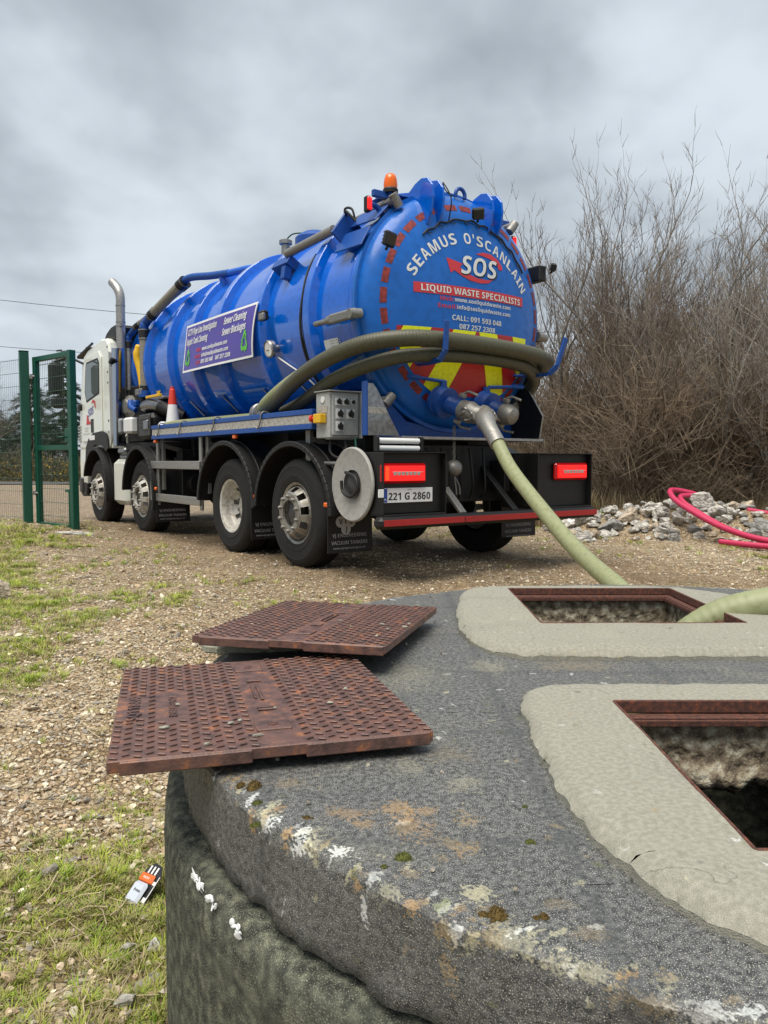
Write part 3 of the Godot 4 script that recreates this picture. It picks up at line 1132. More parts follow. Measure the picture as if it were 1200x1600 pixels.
func frame(t: Node3D, h: Array) -> void:
	var s := Shape.new()
	var top := 0.5295
	var w: float = h[1] - h[0]
	var l: float = h[2] - h[3]
	var mx: float = (h[0] + h[1]) / 2.0
	var mz: float = (h[2] + h[3]) / 2.0
	for e in [[Vector3(mx, 0, h[3]), Vector3(w, 0, 0.006), Vector3(0, 0, 1)], [Vector3(mx, 0, h[2]), Vector3(w, 0, 0.006), Vector3(0, 0, -1)], [Vector3(h[0], 0, mz), Vector3(0.006, 0, l), Vector3(1, 0, 0)], [Vector3(h[1], 0, mz), Vector3(0.006, 0, l), Vector3(-1, 0, 0)]]:
		var along_x: bool = e[1].x > 0.1
		s.box(e[0] + Vector3(0, top - 0.010, 0), e[1] + Vector3(0, 0.026, 0), 0.002)
		var ledge := Vector3(w, 0.007, 0.024) if along_x else Vector3(0.024, 0.007, l - 0.05)
		s.box(e[0] + e[2] * 0.0155 + Vector3(0, top - 0.0265, 0), ledge, 0.002)
		var lip := Vector3(w, 0.012, 0.005) if along_x else Vector3(0.005, 0.012, l - 0.06)
		s.box(e[0] + e[2] * 0.0295 + Vector3(0, top - 0.034, 0), lip, 0.001)
	part("steel_frame", s, mats.frame_rust, t)


func neck(t: Node3D, h: Array, n: int) -> void:
	var s := Shape.new()
	s.smooth()
	var low := 0.345
	for side in 4:
		var a := Vector2(h[0] - 0.004, h[3] - 0.004)
		var b := Vector2(h[1] + 0.004, h[3] - 0.004)
		if side == 1:
			a = Vector2(h[1] + 0.004, h[3] - 0.004)
			b = Vector2(h[1] + 0.004, h[2] + 0.004)
		elif side == 2:
			a = Vector2(h[1] + 0.004, h[2] + 0.004)
			b = Vector2(h[0] - 0.004, h[2] + 0.004)
		elif side == 3:
			a = Vector2(h[0] - 0.004, h[2] + 0.004)
			b = Vector2(h[0] - 0.004, h[3] - 0.004)
		var inward := Vector2(-(b - a).y, (b - a).x).normalized()
		var rows := []
		for j in 11:
			var row := PackedVector3Array()
			var k := j / 10.0
			for i in 41:
				var p := a.lerp(b, i / 40.0)
				var rag := land.get_noise_2d(p.x * 26.0 + n * 50.0, p.y * 26.0) * 0.035
				var y := lerpf(0.493, low + rag, k)
				var swell := 0.012 + land.get_noise_3d(p.x * 20.0, y * 24.0, p.y * 20.0) * 0.016 * (0.3 + k) + 0.02 * smoothstep(0.5, 0.9, k) - 0.03 * smoothstep(0.85, 1.0, k)
				var q := p + inward * swell
				row.append(Vector3(q.x, y, q.y))
			rows.append(row)
		for j in 10:
			for i in 40:
				s.quad(rows[j + 1][i], rows[j + 1][i + 1], rows[j][i + 1], rows[j][i])
		for i in 40:  # the broken lower edge turns outwards
			var p: Vector3 = rows[10][i]
			var q: Vector3 = rows[10][i + 1]
			var back := Vector3(inward.x, 0, inward.y) * -0.08
			s.quad(p + back, q + back, q, p)
	part("neck_wall", s, mats.neck, t)


func lid_marks() -> ImageTexture:  # lichen, lime, rust stains and old paint on the lid, in plan
	var n := 2048
	var data := PackedByteArray()
	data.resize(n * n * 4)
	var blot := FastNoiseLite.new()
	blot.seed = 77
	blot.frequency = 9.0
	blot.fractal_octaves = 5
	blot.fractal_gain = 0.6
	var fine := FastNoiseLite.new()
	fine.seed = 78
	fine.frequency = 60.0
	fine.fractal_octaves = 3
	var ochre := Color(0.66, 0.53, 0.35)
	var cream := Color(0.72, 0.70, 0.58)
	var white := Color(0.87, 0.88, 0.87)
	var tan_ := Color(0.58, 0.50, 0.36)
	var moss := Color(0.33, 0.34, 0.16)
	var dark := Color(0.16, 0.165, 0.16)
	# world x, z, radius along x, radius along z, turn, colour, strength
	var spots := [
		[0.035, -1.053, 0.035, 0.031, 0.50, ochre, 0.50], [0.018, -1.103, 0.024, 0.030, -0.20, ochre, 0.65], [0.055, -1.103, 0.018, 0.017, 0.10, ochre, 0.50], [-0.055, -1.092, 0.033, 0.019, 0.30, ochre, 0.45], [-0.031, -1.063, 0.016, 0.016, 0.30, ochre, 0.50],
		[0.084, -1.007, 0.038, 0.018, 0.20, tan_, 0.50], [0.095, -0.982, 0.010, 0.017, 0.00, ochre, 0.50], [0.073, -0.962, 0.008, 0.013, 0.00, tan_, 0.60], [0.115, -1.072, 0.016, 0.024, 0.00, tan_, 0.70], [0.108, -0.884, 0.018, 0.022, 0.10, cream, 0.95],
		[0.065, -0.860, 0.013, 0.017, 0.10, Color(0.52, 0.54, 0.40), 0.95], [0.055, -0.821, 0.012, 0.019, 0.20, tan_, 0.80], [0.033, -0.781, 0.011, 0.020, 0.20, tan_, 0.75], [-0.171, -1.076, 0.020, 0.024, 0.70, white, 0.90], [-0.120, -1.013, 0.019, 0.018, 0.70, white, 0.85],
		[-0.060, -0.982, 0.020, 0.012, 0.20, white, 1.00], [-0.199, -1.135, 0.006, 0.027, 0.20, white, 0.80], [-0.049, -0.891, 0.006, 0.023, 0.40, white, 0.70], [0.109, -0.809, 0.018, 0.021, 0.30, tan_, 0.60], [0.135, -0.803, 0.034, 0.028, 0.40, cream, 0.50],
		[0.031, -0.927, 0.016, 0.015, 0.50, tan_, 0.45], [0.000, -0.891, 0.022, 0.017, 0.60, cream, 0.50], [0.190, -0.751, 0.038, 0.016, 0.50, cream, 0.60], [0.239, -0.704, 0.036, 0.014, 0.40, tan_, 0.60], [0.291, -0.687, 0.029, 0.012, 0.30, white, 0.60],
		[0.196, -0.864, 0.019, 0.013, 0.20, tan_, 0.40], [0.217, -0.803, 0.020, 0.018, 0.20, tan_, 0.35], [0.140, -0.982, 0.015, 0.017, 0.20, dark, 0.40], [0.119, -1.193, 0.030, 0.035, 0.30, cream, 0.30], [-0.039, -1.157, 0.029, 0.028, 0.30, dark, 0.30],
		[0.042, -1.257, 0.031, 0.033, 0.30, cream, 0.25], [-0.149, -1.193, 0.026, 0.020, 0.30, tan_, 0.40], [0.109, -1.313, 0.044, 0.042, 0.20, tan_, 0.25], [0.061, -1.843, 0.076, 0.083, 0.20, cream, 0.25], [0.470, -1.902, 0.094, 0.050, 0.00, tan_, 0.35],
		[0.251, -1.902, 0.047, 0.062, 0.00, cream, 0.30], [-0.125, -1.157, 0.013, 0.014, 0.20, dark, 0.40],
	]
	for s in spots:
		stamp(data, n, s, blot, fine)
	for i in 560:  # lime and lichen along the broken rim, and flecks all over
		var a := rng.randf() * TAU
		var r := LID_R - 0.012 + rng.randfn(0.0, 0.016)
		var c: Color = [cream, white, tan_, cream, ochre][rng.randi() % 5]
		stamp(data, n, [TANK.x + cos(a) * r, TANK.y + sin(a) * r, rng.randf_range(0.006, 0.022), rng.randf_range(0.004, 0.011), -a + PI / 2.0, c, rng.randf_range(0.3, 0.85)], blot, fine)
	for i in 70:  # broad faint stains
		stamp(data, n, [TANK.x + rng.randf_range(-1.2, 0.4), TANK.y + rng.randf_range(-1.3, 1.3), rng.randf_range(0.04, 0.16), rng.randf_range(0.03, 0.1), rng.randf() * 3.0, [dark, dark, cream][rng.randi() % 3], rng.randf_range(0.06, 0.18)], blot, fine)
	for i in 1500:
		var a := rng.randf() * TAU
		var r := 1.45 * sqrt(rng.randf())
		var c: Color = [cream, tan_, white, dark, moss][rng.randi() % 5]
		stamp(data, n, [TANK.x + cos(a) * r, TANK.y + sin(a) * r, rng.randf_range(0.002, 0.011), rng.randf_range(0.002, 0.008), rng.randf() * 3.0, c, rng.randf_range(0.2, 0.7)], blot, fine)
	for c in [[0.30, -0.9, 0.8, 0.16], [0.38, -1.6, -0.5, 0.1], [0.6, -0.79, 0.3, 0.14], [0.3, -2.4, 0.3, 0.12], [0.5, -2.05, 0.2, 0.2], [0.8, -2.1, 1.2, 0.08], [0.36, -2.85, -0.8, 0.1], [0.05, -1.4, 2.4, 0.35], [0.0, -2.1, 0.7, 0.3]]:  # hairline cracks
		var p := Vector2(c[0], c[1])
		var a: float = c[2]
		for i in int(c[3] / 0.0016):
			a += rng.randfn(0.0, 0.22)
			p += Vector2.from_angle(a) * 0.0016
			var x := int((p.x - TANK.x) * n / 3.2 + n / 2.0)
			var y := int((p.y - TANK.y) * n / 3.2 + n / 2.0)
			if x > 0 and y > 0 and x < n and y < n:
				var k := (y * n + x) * 4
				data[k] = 62
				data[k + 1] = 60
				data[k + 2] = 55
				data[k + 3] = 120
	return ImageTexture.create_from_image(Image.create_from_data(n, n, false, Image.FORMAT_RGBA8, data))


func stamp(data: PackedByteArray, n: int, s: Array, blot: FastNoiseLite, fine: FastNoiseLite) -> void:
	var per := n / 3.2
	var cx: float = (s[0] - TANK.x) * per + n / 2.0
	var cy: float = (s[1] - TANK.y) * per + n / 2.0
	var reach := int(maxf(s[2], s[3]) * per * 1.5) + 1
	var co := cos(s[4])
	var si := sin(s[4])
	for y in range(maxi(0, int(cy) - reach), mini(n, int(cy) + reach)):
		for x in range(maxi(0, int(cx) - reach), mini(n, int(cx) + reach)):
			var dx := (x - cx) / per
			var dy := (y - cy) / per
			var e := Vector2((dx * co + dy * si) / s[2], (-dx * si + dy * co) / s[3]).length()
			var wx := x / per
			var wy := y / per
			e += blot.get_noise_2d(wx * 3.0, wy * 3.0) * 0.9 + fine.get_noise_2d(wx * 2.0, wy * 2.0) * 1.2
			var a := clampf((1.0 - e) * 3.0, 0.0, 1.0) * float(s[6]) * 0.64
			if a < 0.02:
				continue
			var k := (y * n + x) * 4
			var c: Color = s[5]
			var v := 1.0 + fine.get_noise_2d(wx * 5.0 + 9.0, wy * 5.0) * 0.35
			var old := data[k + 3] / 255.0
			var all := a + old * (1.0 - a)
			for q in 3:
				data[k + q] = clampi(int((c[q] * v * 255.0 * a + data[k + q] * old * (1.0 - a)) / all), 0, 255)
			data[k + 3] = int(all * 255.0)


# ---------------------------------------------------------------- the two iron covers lying on the lid
func build_covers() -> void:
	var a := thing("manhole_cover", "rusty square iron cover nearest the viewer, overhanging the left rim of the tank lid", "manhole cover", Vector3.ZERO, "iron covers lifted off the tank")
	place_cover(a, Vector3(-0.423, 0.542, -1.172), Vector3(0.084, 0.542, -1.315), Vector3(-0.585, 0.533, -1.747), Vector3(-0.078, 0.532, -1.890))
	cover_parts(a, true)
	var b := thing("manhole_cover", "rusty square iron cover lying behind the other, turned like a diamond", "manhole cover", Vector3.ZERO, "iron covers lifted off the tank")
	place_cover(b, Vector3(-0.475, 0.571, -1.923), Vector3(0.004, 0.573, -1.796), Vector3(-0.317, 0.550, -2.517), Vector3(0.161, 0.553, -2.390))
	cover_parts(b, false)


func place_cover(o: Node3D, fl: Vector3, fr: Vector3, bl: Vector3, br: Vector3) -> void:
	var x := ((fr - fl) + (br - bl)).normalized()
	var z := ((fl - bl) + (fr - br)).normalized()
	var y := z.cross(x).normalized()
	z = x.cross(y)
	o.transform = Transform3D(Basis(x, y, z), (fl + fr + bl + br) / 4.0)


func cover_parts(o: Node3D, near: bool) -> void:
	var w := 0.527 if near else 0.495
	var l := 0.597 if near else 0.615
	var s := Shape.new()  # the plate, its sides stepped where it sits in its frame
	s.box(Vector3(0, -0.0095, 0), Vector3(w, 0.019, l), 0.0016)
	for leaf in 2:
		var c := -0.25 * w if leaf == 0 else 0.25 * w
		s.box(Vector3(c * 1.02, -0.0235, -0.01), Vector3(w / 2.0 - 0.05, 0.011, l - 0.05), 0.002)
		if leaf == 0:
			s.box(Vector3(c - 0.012, -0.013, l / 2.0 - 0.001), Vector3(w / 2.0 - 0.06, 0.022, 0.006), 0.002)
		else:
			s.box(Vector3(c + 0.02, -0.0125, l / 2.0 - 0.003), Vector3(w / 2.0 - 0.05, 0.0225, 0.010), 0.002)
	part("plate", s, mats.rust, o)
	s = Shape.new()
	var nx := int(w / 0.0178)
	var nz := int(l / 0.026)
	for i in nx:
		for j in nz:
			var x := (i + 0.5) * w / nx - w / 2.0
			var z := (j + (0.28 if i % 2 else 0.72)) * l / nz - l / 2.0
			if absf(x - 0.005) < 0.036 or (near and x < -0.205 and absf(z - 0.03) < 0.07) or (near and absf(x + 0.165) < 0.02 and absf(z - 0.02) < 0.1):
				continue
			var turn := 0.42 if i % 2 else -0.42
			s.x = Transform3D(Basis(Vector3.UP, turn), Vector3(x, 0.0022, z))
			s.box(Vector3.ZERO, Vector3(0.0142, 0.003, 0.004), 0.0013)
	s.x = Transform3D()
	part("raised_tread", s, mats.rust, o).set_meta("kind", "stuff")
	s = Shape.new()  # the plain middle strip with a rib and two key plates
	s.box(Vector3(0.004, -0.0006, 0), Vector3(0.056, 0.003, l - 0.03), 0.0008)
	s.box(Vector3(0.006, 0.0035, -0.02), Vector3(0.006, 0.005, 0.12), 0.002)
	s.box(Vector3(-0.006, 0.0035, -0.02), Vector3(0.003, 0.004, 0.10), 0.001)
	for z in [-0.10, 0.09, 0.105]:
		s.box(Vector3(0.004, 0.003, z), Vector3(0.03, 0.004, 0.006), 0.001)
	part("middle_strip", s, mats.rust, o)
	for z in [-l * 0.36, l * 0.33]:
		s = Shape.new()
		s.box(Vector3(0.004, 0.0015, z), Vector3(0.06, 0.005, 0.05), 0.0016)
		var k := part("key_plate", s, mats.rust, o)
		s = Shape.new()
		s.x = Transform3D(Basis(Vector3.RIGHT, -PI / 2.0), Vector3(0.004, 0.0035, z))
		var star := PackedVector2Array()
		for i in 12:
			star.append(Vector2.from_angle(TAU * i / 12.0) * (0.011 if i % 2 else 0.007))
		s.prism(star, 0.0012)
		part("keyhole", s, mats.frame_rust, k)
	if near:
		s = Shape.new()
		for line in [["SQ1180X", -0.232, 0.03, 0.021], ["EMERGENCE", -0.162, 0.03, 0.0145]]:
			lay(s, print_of(line[0], line[3], 0.15 if line[0].length() < 8 else 0.13), func(p: Vector2) -> Vector3: return Vector3(line[1] - p.y, 0.0032, line[2] - p.x))
			lay(s, print_of(line[0], line[3], 0.15 if line[0].length() < 8 else 0.13), func(p: Vector2) -> Vector3: return Vector3(line[1] - p.y + 0.0006, 0.0018, line[2] - p.x + 0.0006))
		part("raised_lettering", s, mats.rust, o)
	for i in 9:  # bits of mortar stuck to it
		s = Shape.new()
		s.x = Transform3D(Basis(Vector3.UP, rng.randf() * 3.0).scaled(Vector3(rng.randf_range(0.008, 0.02), 0.005, rng.randf_range(0.005, 0.011))), Vector3(rng.randf_range(-0.25, 0.25), 0.003, rng.randf_range(0.0, 0.27)))
		var ball := pebble_mesh(300 + i)
		var arr := ball.surface_get_arrays(0)
		var vv: PackedVector3Array = arr[Mesh.ARRAY_VERTEX]
		for q in range(0, vv.size(), 3):
			s.tri(vv[q], vv[q + 2], vv[q + 1])
		part("mortar_crumb", s, mats.mortar, o)


# ---------------------------------------------------------------- the tanker
func tk(u: float, v: float, h: float) -> Vector3:
	return Vector3(v, h, -u)


func slab_of(s: Shape, u0: float, u1: float, v0: float, v1: float, h0: float, h1: float, bev := 0.006) -> Shape:
	return s.box(Vector3((v0 + v1) / 2.0, (h0 + h1) / 2.0, -(u0 + u1) / 2.0), Vector3(absf(v1 - v0), absf(h1 - h0), absf(u1 - u0)), bev)


func on_side(v: float) -> Transform3D:  # an outline in (u, h) becomes a plate in the plane v, thickness towards the left
	return Transform3D(Basis(Vector3(0, 0, -1), Vector3(0, 1, 0), Vector3(1, 0, 0)), Vector3(v, 0, 0))


func plate(s: Shape, outline: Array, v: float, thick: float, bev := 0.003) -> Shape:  # outline of (u, h); from v to v + thick
	var keep := s.x
	s.x = keep * on_side(v)
	s.prism(PackedVector2Array(outline), thick, bev)
	s.x = keep
	return s


func rear_plate(s: Shape, outline: Array, u: float, thick: float, bev := 0.003) -> Shape:  # outline of (v, h), facing the rear at u
	var keep := s.x
	s.x = keep * Transform3D(Basis(), Vector3(0, 0, -u - thick))
	s.prism(PackedVector2Array(outline), thick, bev)
	s.x = keep
	return s


func round_tank(deg: float, r: float, u: float) -> Vector3:  # deg: angle above the left horizontal
	var a := deg_to_rad(deg)
	return tk(u, CENTRE_V - cos(a) * r, CENTRE_H + sin(a) * r)


func dome(p: Vector2, lift := 0.003) -> Vector3:  # a point on the rear door
	var k := minf(p.length() / 1.06, 0.9999)
	return tk(0.59 - 0.30 * sqrt(1.0 - k * k) - lift, CENTRE_V + p.x, CENTRE_H + p.y)


func build_truck() -> void:
	truck = thing("tanker_truck", "blue vacuum tanker truck with white cab and lettered rear door, on the gravel", "truck", Vector3(-0.05, 0, -6.223))
	truck.rotation.y = 0.6175
	chassis()
	tank_body()
	rear_door()
	door_gear()
	rear_end()
	wheels()
	side_gear()
	front_gear()
	cab()


func chassis() -> void:
	for v in [0.87, 1.62]:
		var s := Shape.new()
		slab_of(s, 0.25, 8.6, v, v + 0.07, 0.72, 1.0, 0.004)
		part("frame_rail", s, mats.black_metal, truck)
	for u in [0.5, 2.1, 3.3, 4.4, 5.2, 6.8]:
		var s := Shape.new()
		slab_of(s, u, u + 0.12, 0.945, 1.615, 0.76, 0.96, 0.004)
		part("cross_member", s, mats.black_metal, truck)
	var s := Shape.new()
	for v in [0.84, 1.60]:
		slab_of(s, 0.75, 6.6, v, v + 0.12, 1.004, 1.36, 0.004)
	for u in [0.85, 2.3, 3.6, 4.9, 6.2]:
		slab_of(s, u, u + 0.1, 0.45, 2.1, 1.05, 1.5, 0.004)
	part("subframe", s, mats.black_metal, truck)
	for u in [1.387, 2.875, 5.775, 7.88]:
		s = Shape.new()
		s.tube(PackedVector3Array([tk(u, 0.35, 0.515), tk(u, 2.2, 0.515)]), 0.09, 12)
		s.box(tk(u, 1.27, 0.515), Vector3(0.4, 0.34, 0.36), 0.08)
		part("axle", s, mats.black_metal, truck)
	for q in [[2.75, 0.45, 0.42], [3.9, 0.5, 0.5]]:  # air tanks and boxes between the wheels
		s = Shape.new()
		s.tube(PackedVector3Array([tk(q[0] + 0.9, q[1], 0.7), tk(q[0] + 1.5, q[1], 0.7)]), 0.14, 14)
		part("air_cylinder", s, mats.black_metal, truck)
	s = Shape.new()
	slab_of(s, 3.75, 4.9, 0.52, 0.86, 0.55, 1.15, 0.01)
	slab_of(s, 4.95, 5.15, 0.3, 0.8, 0.5, 1.15, 0.01)
	part("battery_box", s, mats.black_plastic, truck)
	s = Shape.new()
	s.x = along(tk(3.72, 0.34, 0.66), Vector3.UP)
	s.lathe(PackedVector2Array([Vector2(0.0, 0.0), Vector2(0.07, 0.01), Vector2(0.075, 0.36), Vector2(0.04, 0.42), Vector2(0.03, 0.5), Vector2(0, 0.5)]), 14)
	part("fire_extinguisher", s, mats.tape_red, truck)


func tank_body() -> void:
	var axis := along(Vector3(CENTRE_V, CENTRE_H, 0), Vector3(0, 0, -1))
	var s := Shape.new()
	s.x = axis
	var prof := PackedVector2Array([Vector2(1.02, 0.652), Vector2(1.092, 0.652), Vector2(1.092, 0.69), Vector2(1.06, 0.692), Vector2(1.06, 0.755), Vector2(1.064, 0.76), Vector2(1.064, 0.775), Vector2(1.06, 0.78)])
	for i in range(1, 27):
		prof.append(Vector2(1.06, 0.78 + (6.84 - 0.78) * i / 26.0))
	for i in range(1, 13):
		var a := PI / 2.0 * i / 12.0
		prof.append(Vector2(1.06 * cos(a), 6.84 + 0.28 * sin(a)))
	s.lathe(prof, 120)
	var t := part("tank", s, mats.blue_paint, truck)
	for u in [1.38, 2.4, 3.45, 4.25, 5.06, 5.94]:
		s = Shape.new()
		s.x = axis
		s.lathe(PackedVector2Array([Vector2(1.055, u - 0.085), Vector2(1.128, u - 0.062), Vector2(1.135, u - 0.054), Vector2(1.135, u + 0.054), Vector2(1.128, u + 0.062), Vector2(1.055, u + 0.085)]), 120)
		part("reinforcing_ring", s, mats.blue_paint, t)
	for u in [1.8, 2.6, 3.67, 4.7]:  # grey straps running down from the shell to the rail
		s = Shape.new()
		s.bar(round_tank(-33, 1.075, u + 0.12), round_tank(-46, 1.09, u - 0.02), 0.035, 0.012)
		part("strap", s, mats.dull_steel, t)
	for side in [-1.0, 1.0]:  # skirt plates that carry the tank
		for u in [0.9, 2.35, 3.65, 4.95, 6.2]:
			s = Shape.new()
			var c := CENTRE_V
			rear_plate(s, [Vector2(c + side * 0.25, 1.2), Vector2(c + side * 0.62, 1.2), Vector2(c + side * 0.78, 1.66), Vector2(c + side * 0.25, 1.34)], u, 0.02)
			part("saddle", s, mats.blue_frame, t)
	# along the top: suction pipe, vents, walkway rail
	s = Shape.new()
	s.tube(smooth_path([tk(3.5, 0.76, 3.28), tk(3.7, 0.70, 3.31), tk(4.1, 0.59, 3.31)]), 0.045, 12)
	s.tube(PackedVector3Array([tk(4.2, 0.62, 3.14), tk(4.2, 0.57, 3.31)]), 0.05, 12)
	part("top_pipe", s, mats.blue_paint, t)
	s = Shape.new()
	s.x = along(tk(3.0, 0.82, 3.33), Vector3.UP)
	s.lathe(PackedVector2Array([Vector2(0.05, 0.0), Vector2(0.05, 0.12), Vector2(0.075, 0.13), Vector2(0.075, 0.17), Vector2(0.03, 0.19), Vector2(0, 0.19)]), 14)
	part("relief_valve", s, mats.steel, t)
	s = Shape.new()
	s.x = along(tk(2.62, 0.98, 3.36), Vector3.UP)
	s.lathe(PackedVector2Array([Vector2(0.22, 0.0), Vector2(0.22, 0.1), Vector2(0.19, 0.13), Vector2(0.12, 0.17), Vector2(0, 0.18)]), 20)
	part("top_hatch", s, mats.blue_frame, t)
	s = Shape.new()
	s.tube(smooth_path([tk(3.0, 0.82, 3.5), tk(2.9, 0.86, 3.56), tk(2.7, 0.95, 3.54)]), 0.008, 6)
	part("hand_line", s, mats.gate_green, t)
	# name board on the left side
	var board := part("sign_board", board_shape(0.0, 2.36, 4.24, 2.07, 2.64, 0.006), mats.white, truck)
	part("sign_face", board_shape(0.0045, 2.385, 4.215, 2.095, 2.615, 0.003), mats.sign_purple, board)
	s = Shape.new()
	for w in [["CCTV Pipe Line Investigation", 3.74, 2.545, 0.075, 0.84], ["Septic Tank Cleaning", 3.86, 2.43, 0.075, 0.62], ["Sewer Cleaning", 2.84, 2.54, 0.078, 0.55], ["Sewer Blockages", 2.84, 2.42, 0.078, 0.59]]:
		lay(s, print_of(w[0], w[3], w[4], 700, 0.12), func(p: Vector2) -> Vector3: return board_point(w[1] - p.x, w[2] + p.y, 0.012))
	for w in [["www.sosliquidwaste.com", 3.33, 2.305, 0.044, 0.70], ["info@sosliquidwaste.com", 3.31, 2.23, 0.044, 0.74], ["091 593 048    087 257 2308", 3.28, 2.155, 0.046, 0.80]]:
		lay(s, print_of(w[0], w[3], w[4], 700, 0.1), func(p: Vector2) -> Vector3: return board_point(w[1] - p.x, w[2] + p.y, 0.012))
	part("lettering", s, mats.white, board)
	for w in [["Web:", 3.78, 2.305, 0.044], ["Email:", 3.79, 2.23, 0.044], ["Call:", 3.77, 2.155, 0.046], ["-", 4.185, 2.545, 0.06], ["-", 4.19, 2.43, 0.06], ["-", 3.14, 2.54, 0.06], ["-", 3.165, 2.42, 0.06]]:
		s = Shape.new()
		lay(s, print_of(w[0], w[3], 0.0, 700, 0.1), func(p: Vector2) -> Vector3: return board_point(w[1] - p.x, w[2] + p.y, 0.012))
		part("lettering", s, mats.print_red, board)
	for c in [[4.10, 2.23, 0.12], [2.55, 2.245, 0.135]]:
		recycle_mark(board, c)
	# small fittings on the left side of the shell
	s = Shape.new()
	s.box(round_tank(5, 1.16, 2.2), Vector3(0.07, 0.1, 0.13), 0.015)
	s.bar(round_tank(6, 1.05, 2.28), round_tank(5, 1.16, 2.22), 0.02, 0.02)
	var lamp := part("work_lamp", s, mats.black_plastic, truck)
	s = Shape.new()
	s.box(round_tank(4, 1.19, 2.16), Vector3(0.04, 0.07, 0.1), 0.01)
	part("lens", s, mats.dull_steel, lamp)
	s = Shape.new()
	s.x = along(round_tank(-12, 1.06, 2.1), round_tank(-12, 1.0, 0) - round_tank(-12, 0.0, 0))
	s.lathe(PackedVector2Array([Vector2(0.03, 0.0), Vector2(0.03, 0.06), Vector2(0.085, 0.065), Vector2(0.09, 0.11), Vector2(0.08, 0.125), Vector2(0.078, 0.115), Vector2(0, 0.115)]), 24)
	var gauge := part("pressure_gauge", s, mats.steel, truck)
	s = Shape.new()
	s.x = along(round_tank(-12, 1.178, 2.1), round_tank(-12, 1.0, 0) - round_tank(-12, 0.0, 0))
	s.lathe(PackedVector2Array([Vector2(0.07, 0.0), Vector2(0.0, 0.0)]), 24)
	part("dial", s, mats.white, gauge)
	s = Shape.new()
	s.x = along(round_tank(-12, 1.181, 2.1), round_tank(-12, 1.0, 0) - round_tank(-12, 0.0, 0))
	s.box(Vector3(0.01, 0.001, 0.012), Vector3(0.008, 0.002, 0.05))
	part("needle", s, mats.print_black, gauge)
	s = Shape.new()
	s.tube(smooth_path([round_tank(-17, 1.09, 2.1), round_tank(-22, 1.08, 1.95), round_tank(-30, 1.08, 1.72), round_tank(-40, 1.08, 1.6)]), 0.008, 6)
	part("gauge_pipe", s, mats.white, truck)
	s = Shape.new()
	for k in 12:
		for j in 2:
			var a0 := -14.0 - 6.5 * j / 2.0
			var u0 := 0.98 + 0.24 * k / 12.0
			s.quad(round_tank(a0 - 3.25, 1.064, u0 + 0.02), round_tank(a0 - 3.25, 1.064, u0), round_tank(a0, 1.064, u0), round_tank(a0, 1.064, u0 + 0.02))
	var note := part("notice_sticker", s, mats.white, truck)
	s = Shape.new()
	for j in 4:
		for k in 2:
			s.quad(round_tank(-19.0 + j * 1.25, 1.066, 1.12 - k * 0.1), round_tank(-19.0 + j * 1.25, 1.066, 1.04 - k * 0.1), round_tank(-18.6 + j * 1.25, 1.066, 1.04 - k * 0.1), round_tank(-18.6 + j * 1.25, 1.066, 1.12 - k * 0.1))
	part("print", s, mats.print_grey, note)


func board_point(u: float, h: float, lift: float) -> Vector3:  # the board bows between its fixings
	var bow := 0.035 * pow(absf(h - 2.36) / 0.29, 2.0) * smoothstep(3.4, 2.36, u)
	return tk(u, 0.1 - lift + bow * 0.8 - (2.4 - h) * 0.12, h)


func board_shape(lift: float, u0: float, u1: float, h0: float, h1: float, thick: float) -> Shape:
	var s := Shape.new()
	s.smooth()
	for face in 2:
		s.smooth()
		for i in 12:
			for j in 8:
				var a := board_point(lerpf(u1, u0, i / 12.0), lerpf(h0, h1, j / 8.0), lift + thick * face)
				var b := board_point(lerpf(u1, u0, (i + 1) / 12.0), lerpf(h0, h1, j / 8.0), lift + thick * face)
				var c := board_point(lerpf(u1, u0, (i + 1) / 12.0), lerpf(h0, h1, (j + 1) / 8.0), lift + thick * face)
				var d := board_point(lerpf(u1, u0, i / 12.0), lerpf(h0, h1, (j + 1) / 8.0), lift + thick * face)
				if face == 1:
					s.quad(a, b, c, d)
				else:
					s.quad(a, d, c, b)
	return s


func recycle_mark(board: Node3D, c: Array) -> void:  # three folded arrows chasing each other
	var place := func(p: Vector2) -> Vector3: return board_point(c[0] - p.x * 0.62, c[1] + p.y, 0.012)
	for k in 3:
		var turn := TAU * k / 3.0
		for q in [[mats.print_green, [Vector2(-0.5, 0.35), Vector2(-0.2, 0.95), Vector2(0.2, 0.95), Vector2(0.42, 0.55), Vector2(0.62, 0.66), Vector2(0.5, 0.12), Vector2(0.0, 0.3), Vector2(0.16, 0.4), Vector2(0.0, 0.66), Vector2(-0.2, 0.3)]], [mats.print_deep_green, [Vector2(-0.75, 0.05), Vector2(-0.46, 0.36), Vector2(-0.2, 0.28), Vector2(-0.5, -0.1)]]]:
			var poly := PackedVector2Array()
			for p in q[1]:
				poly.append((p as Vector2).rotated(turn) * c[2])
			part("recycling_arrow", lay(Shape.new(), poly_tris(poly), place), q[0], board)


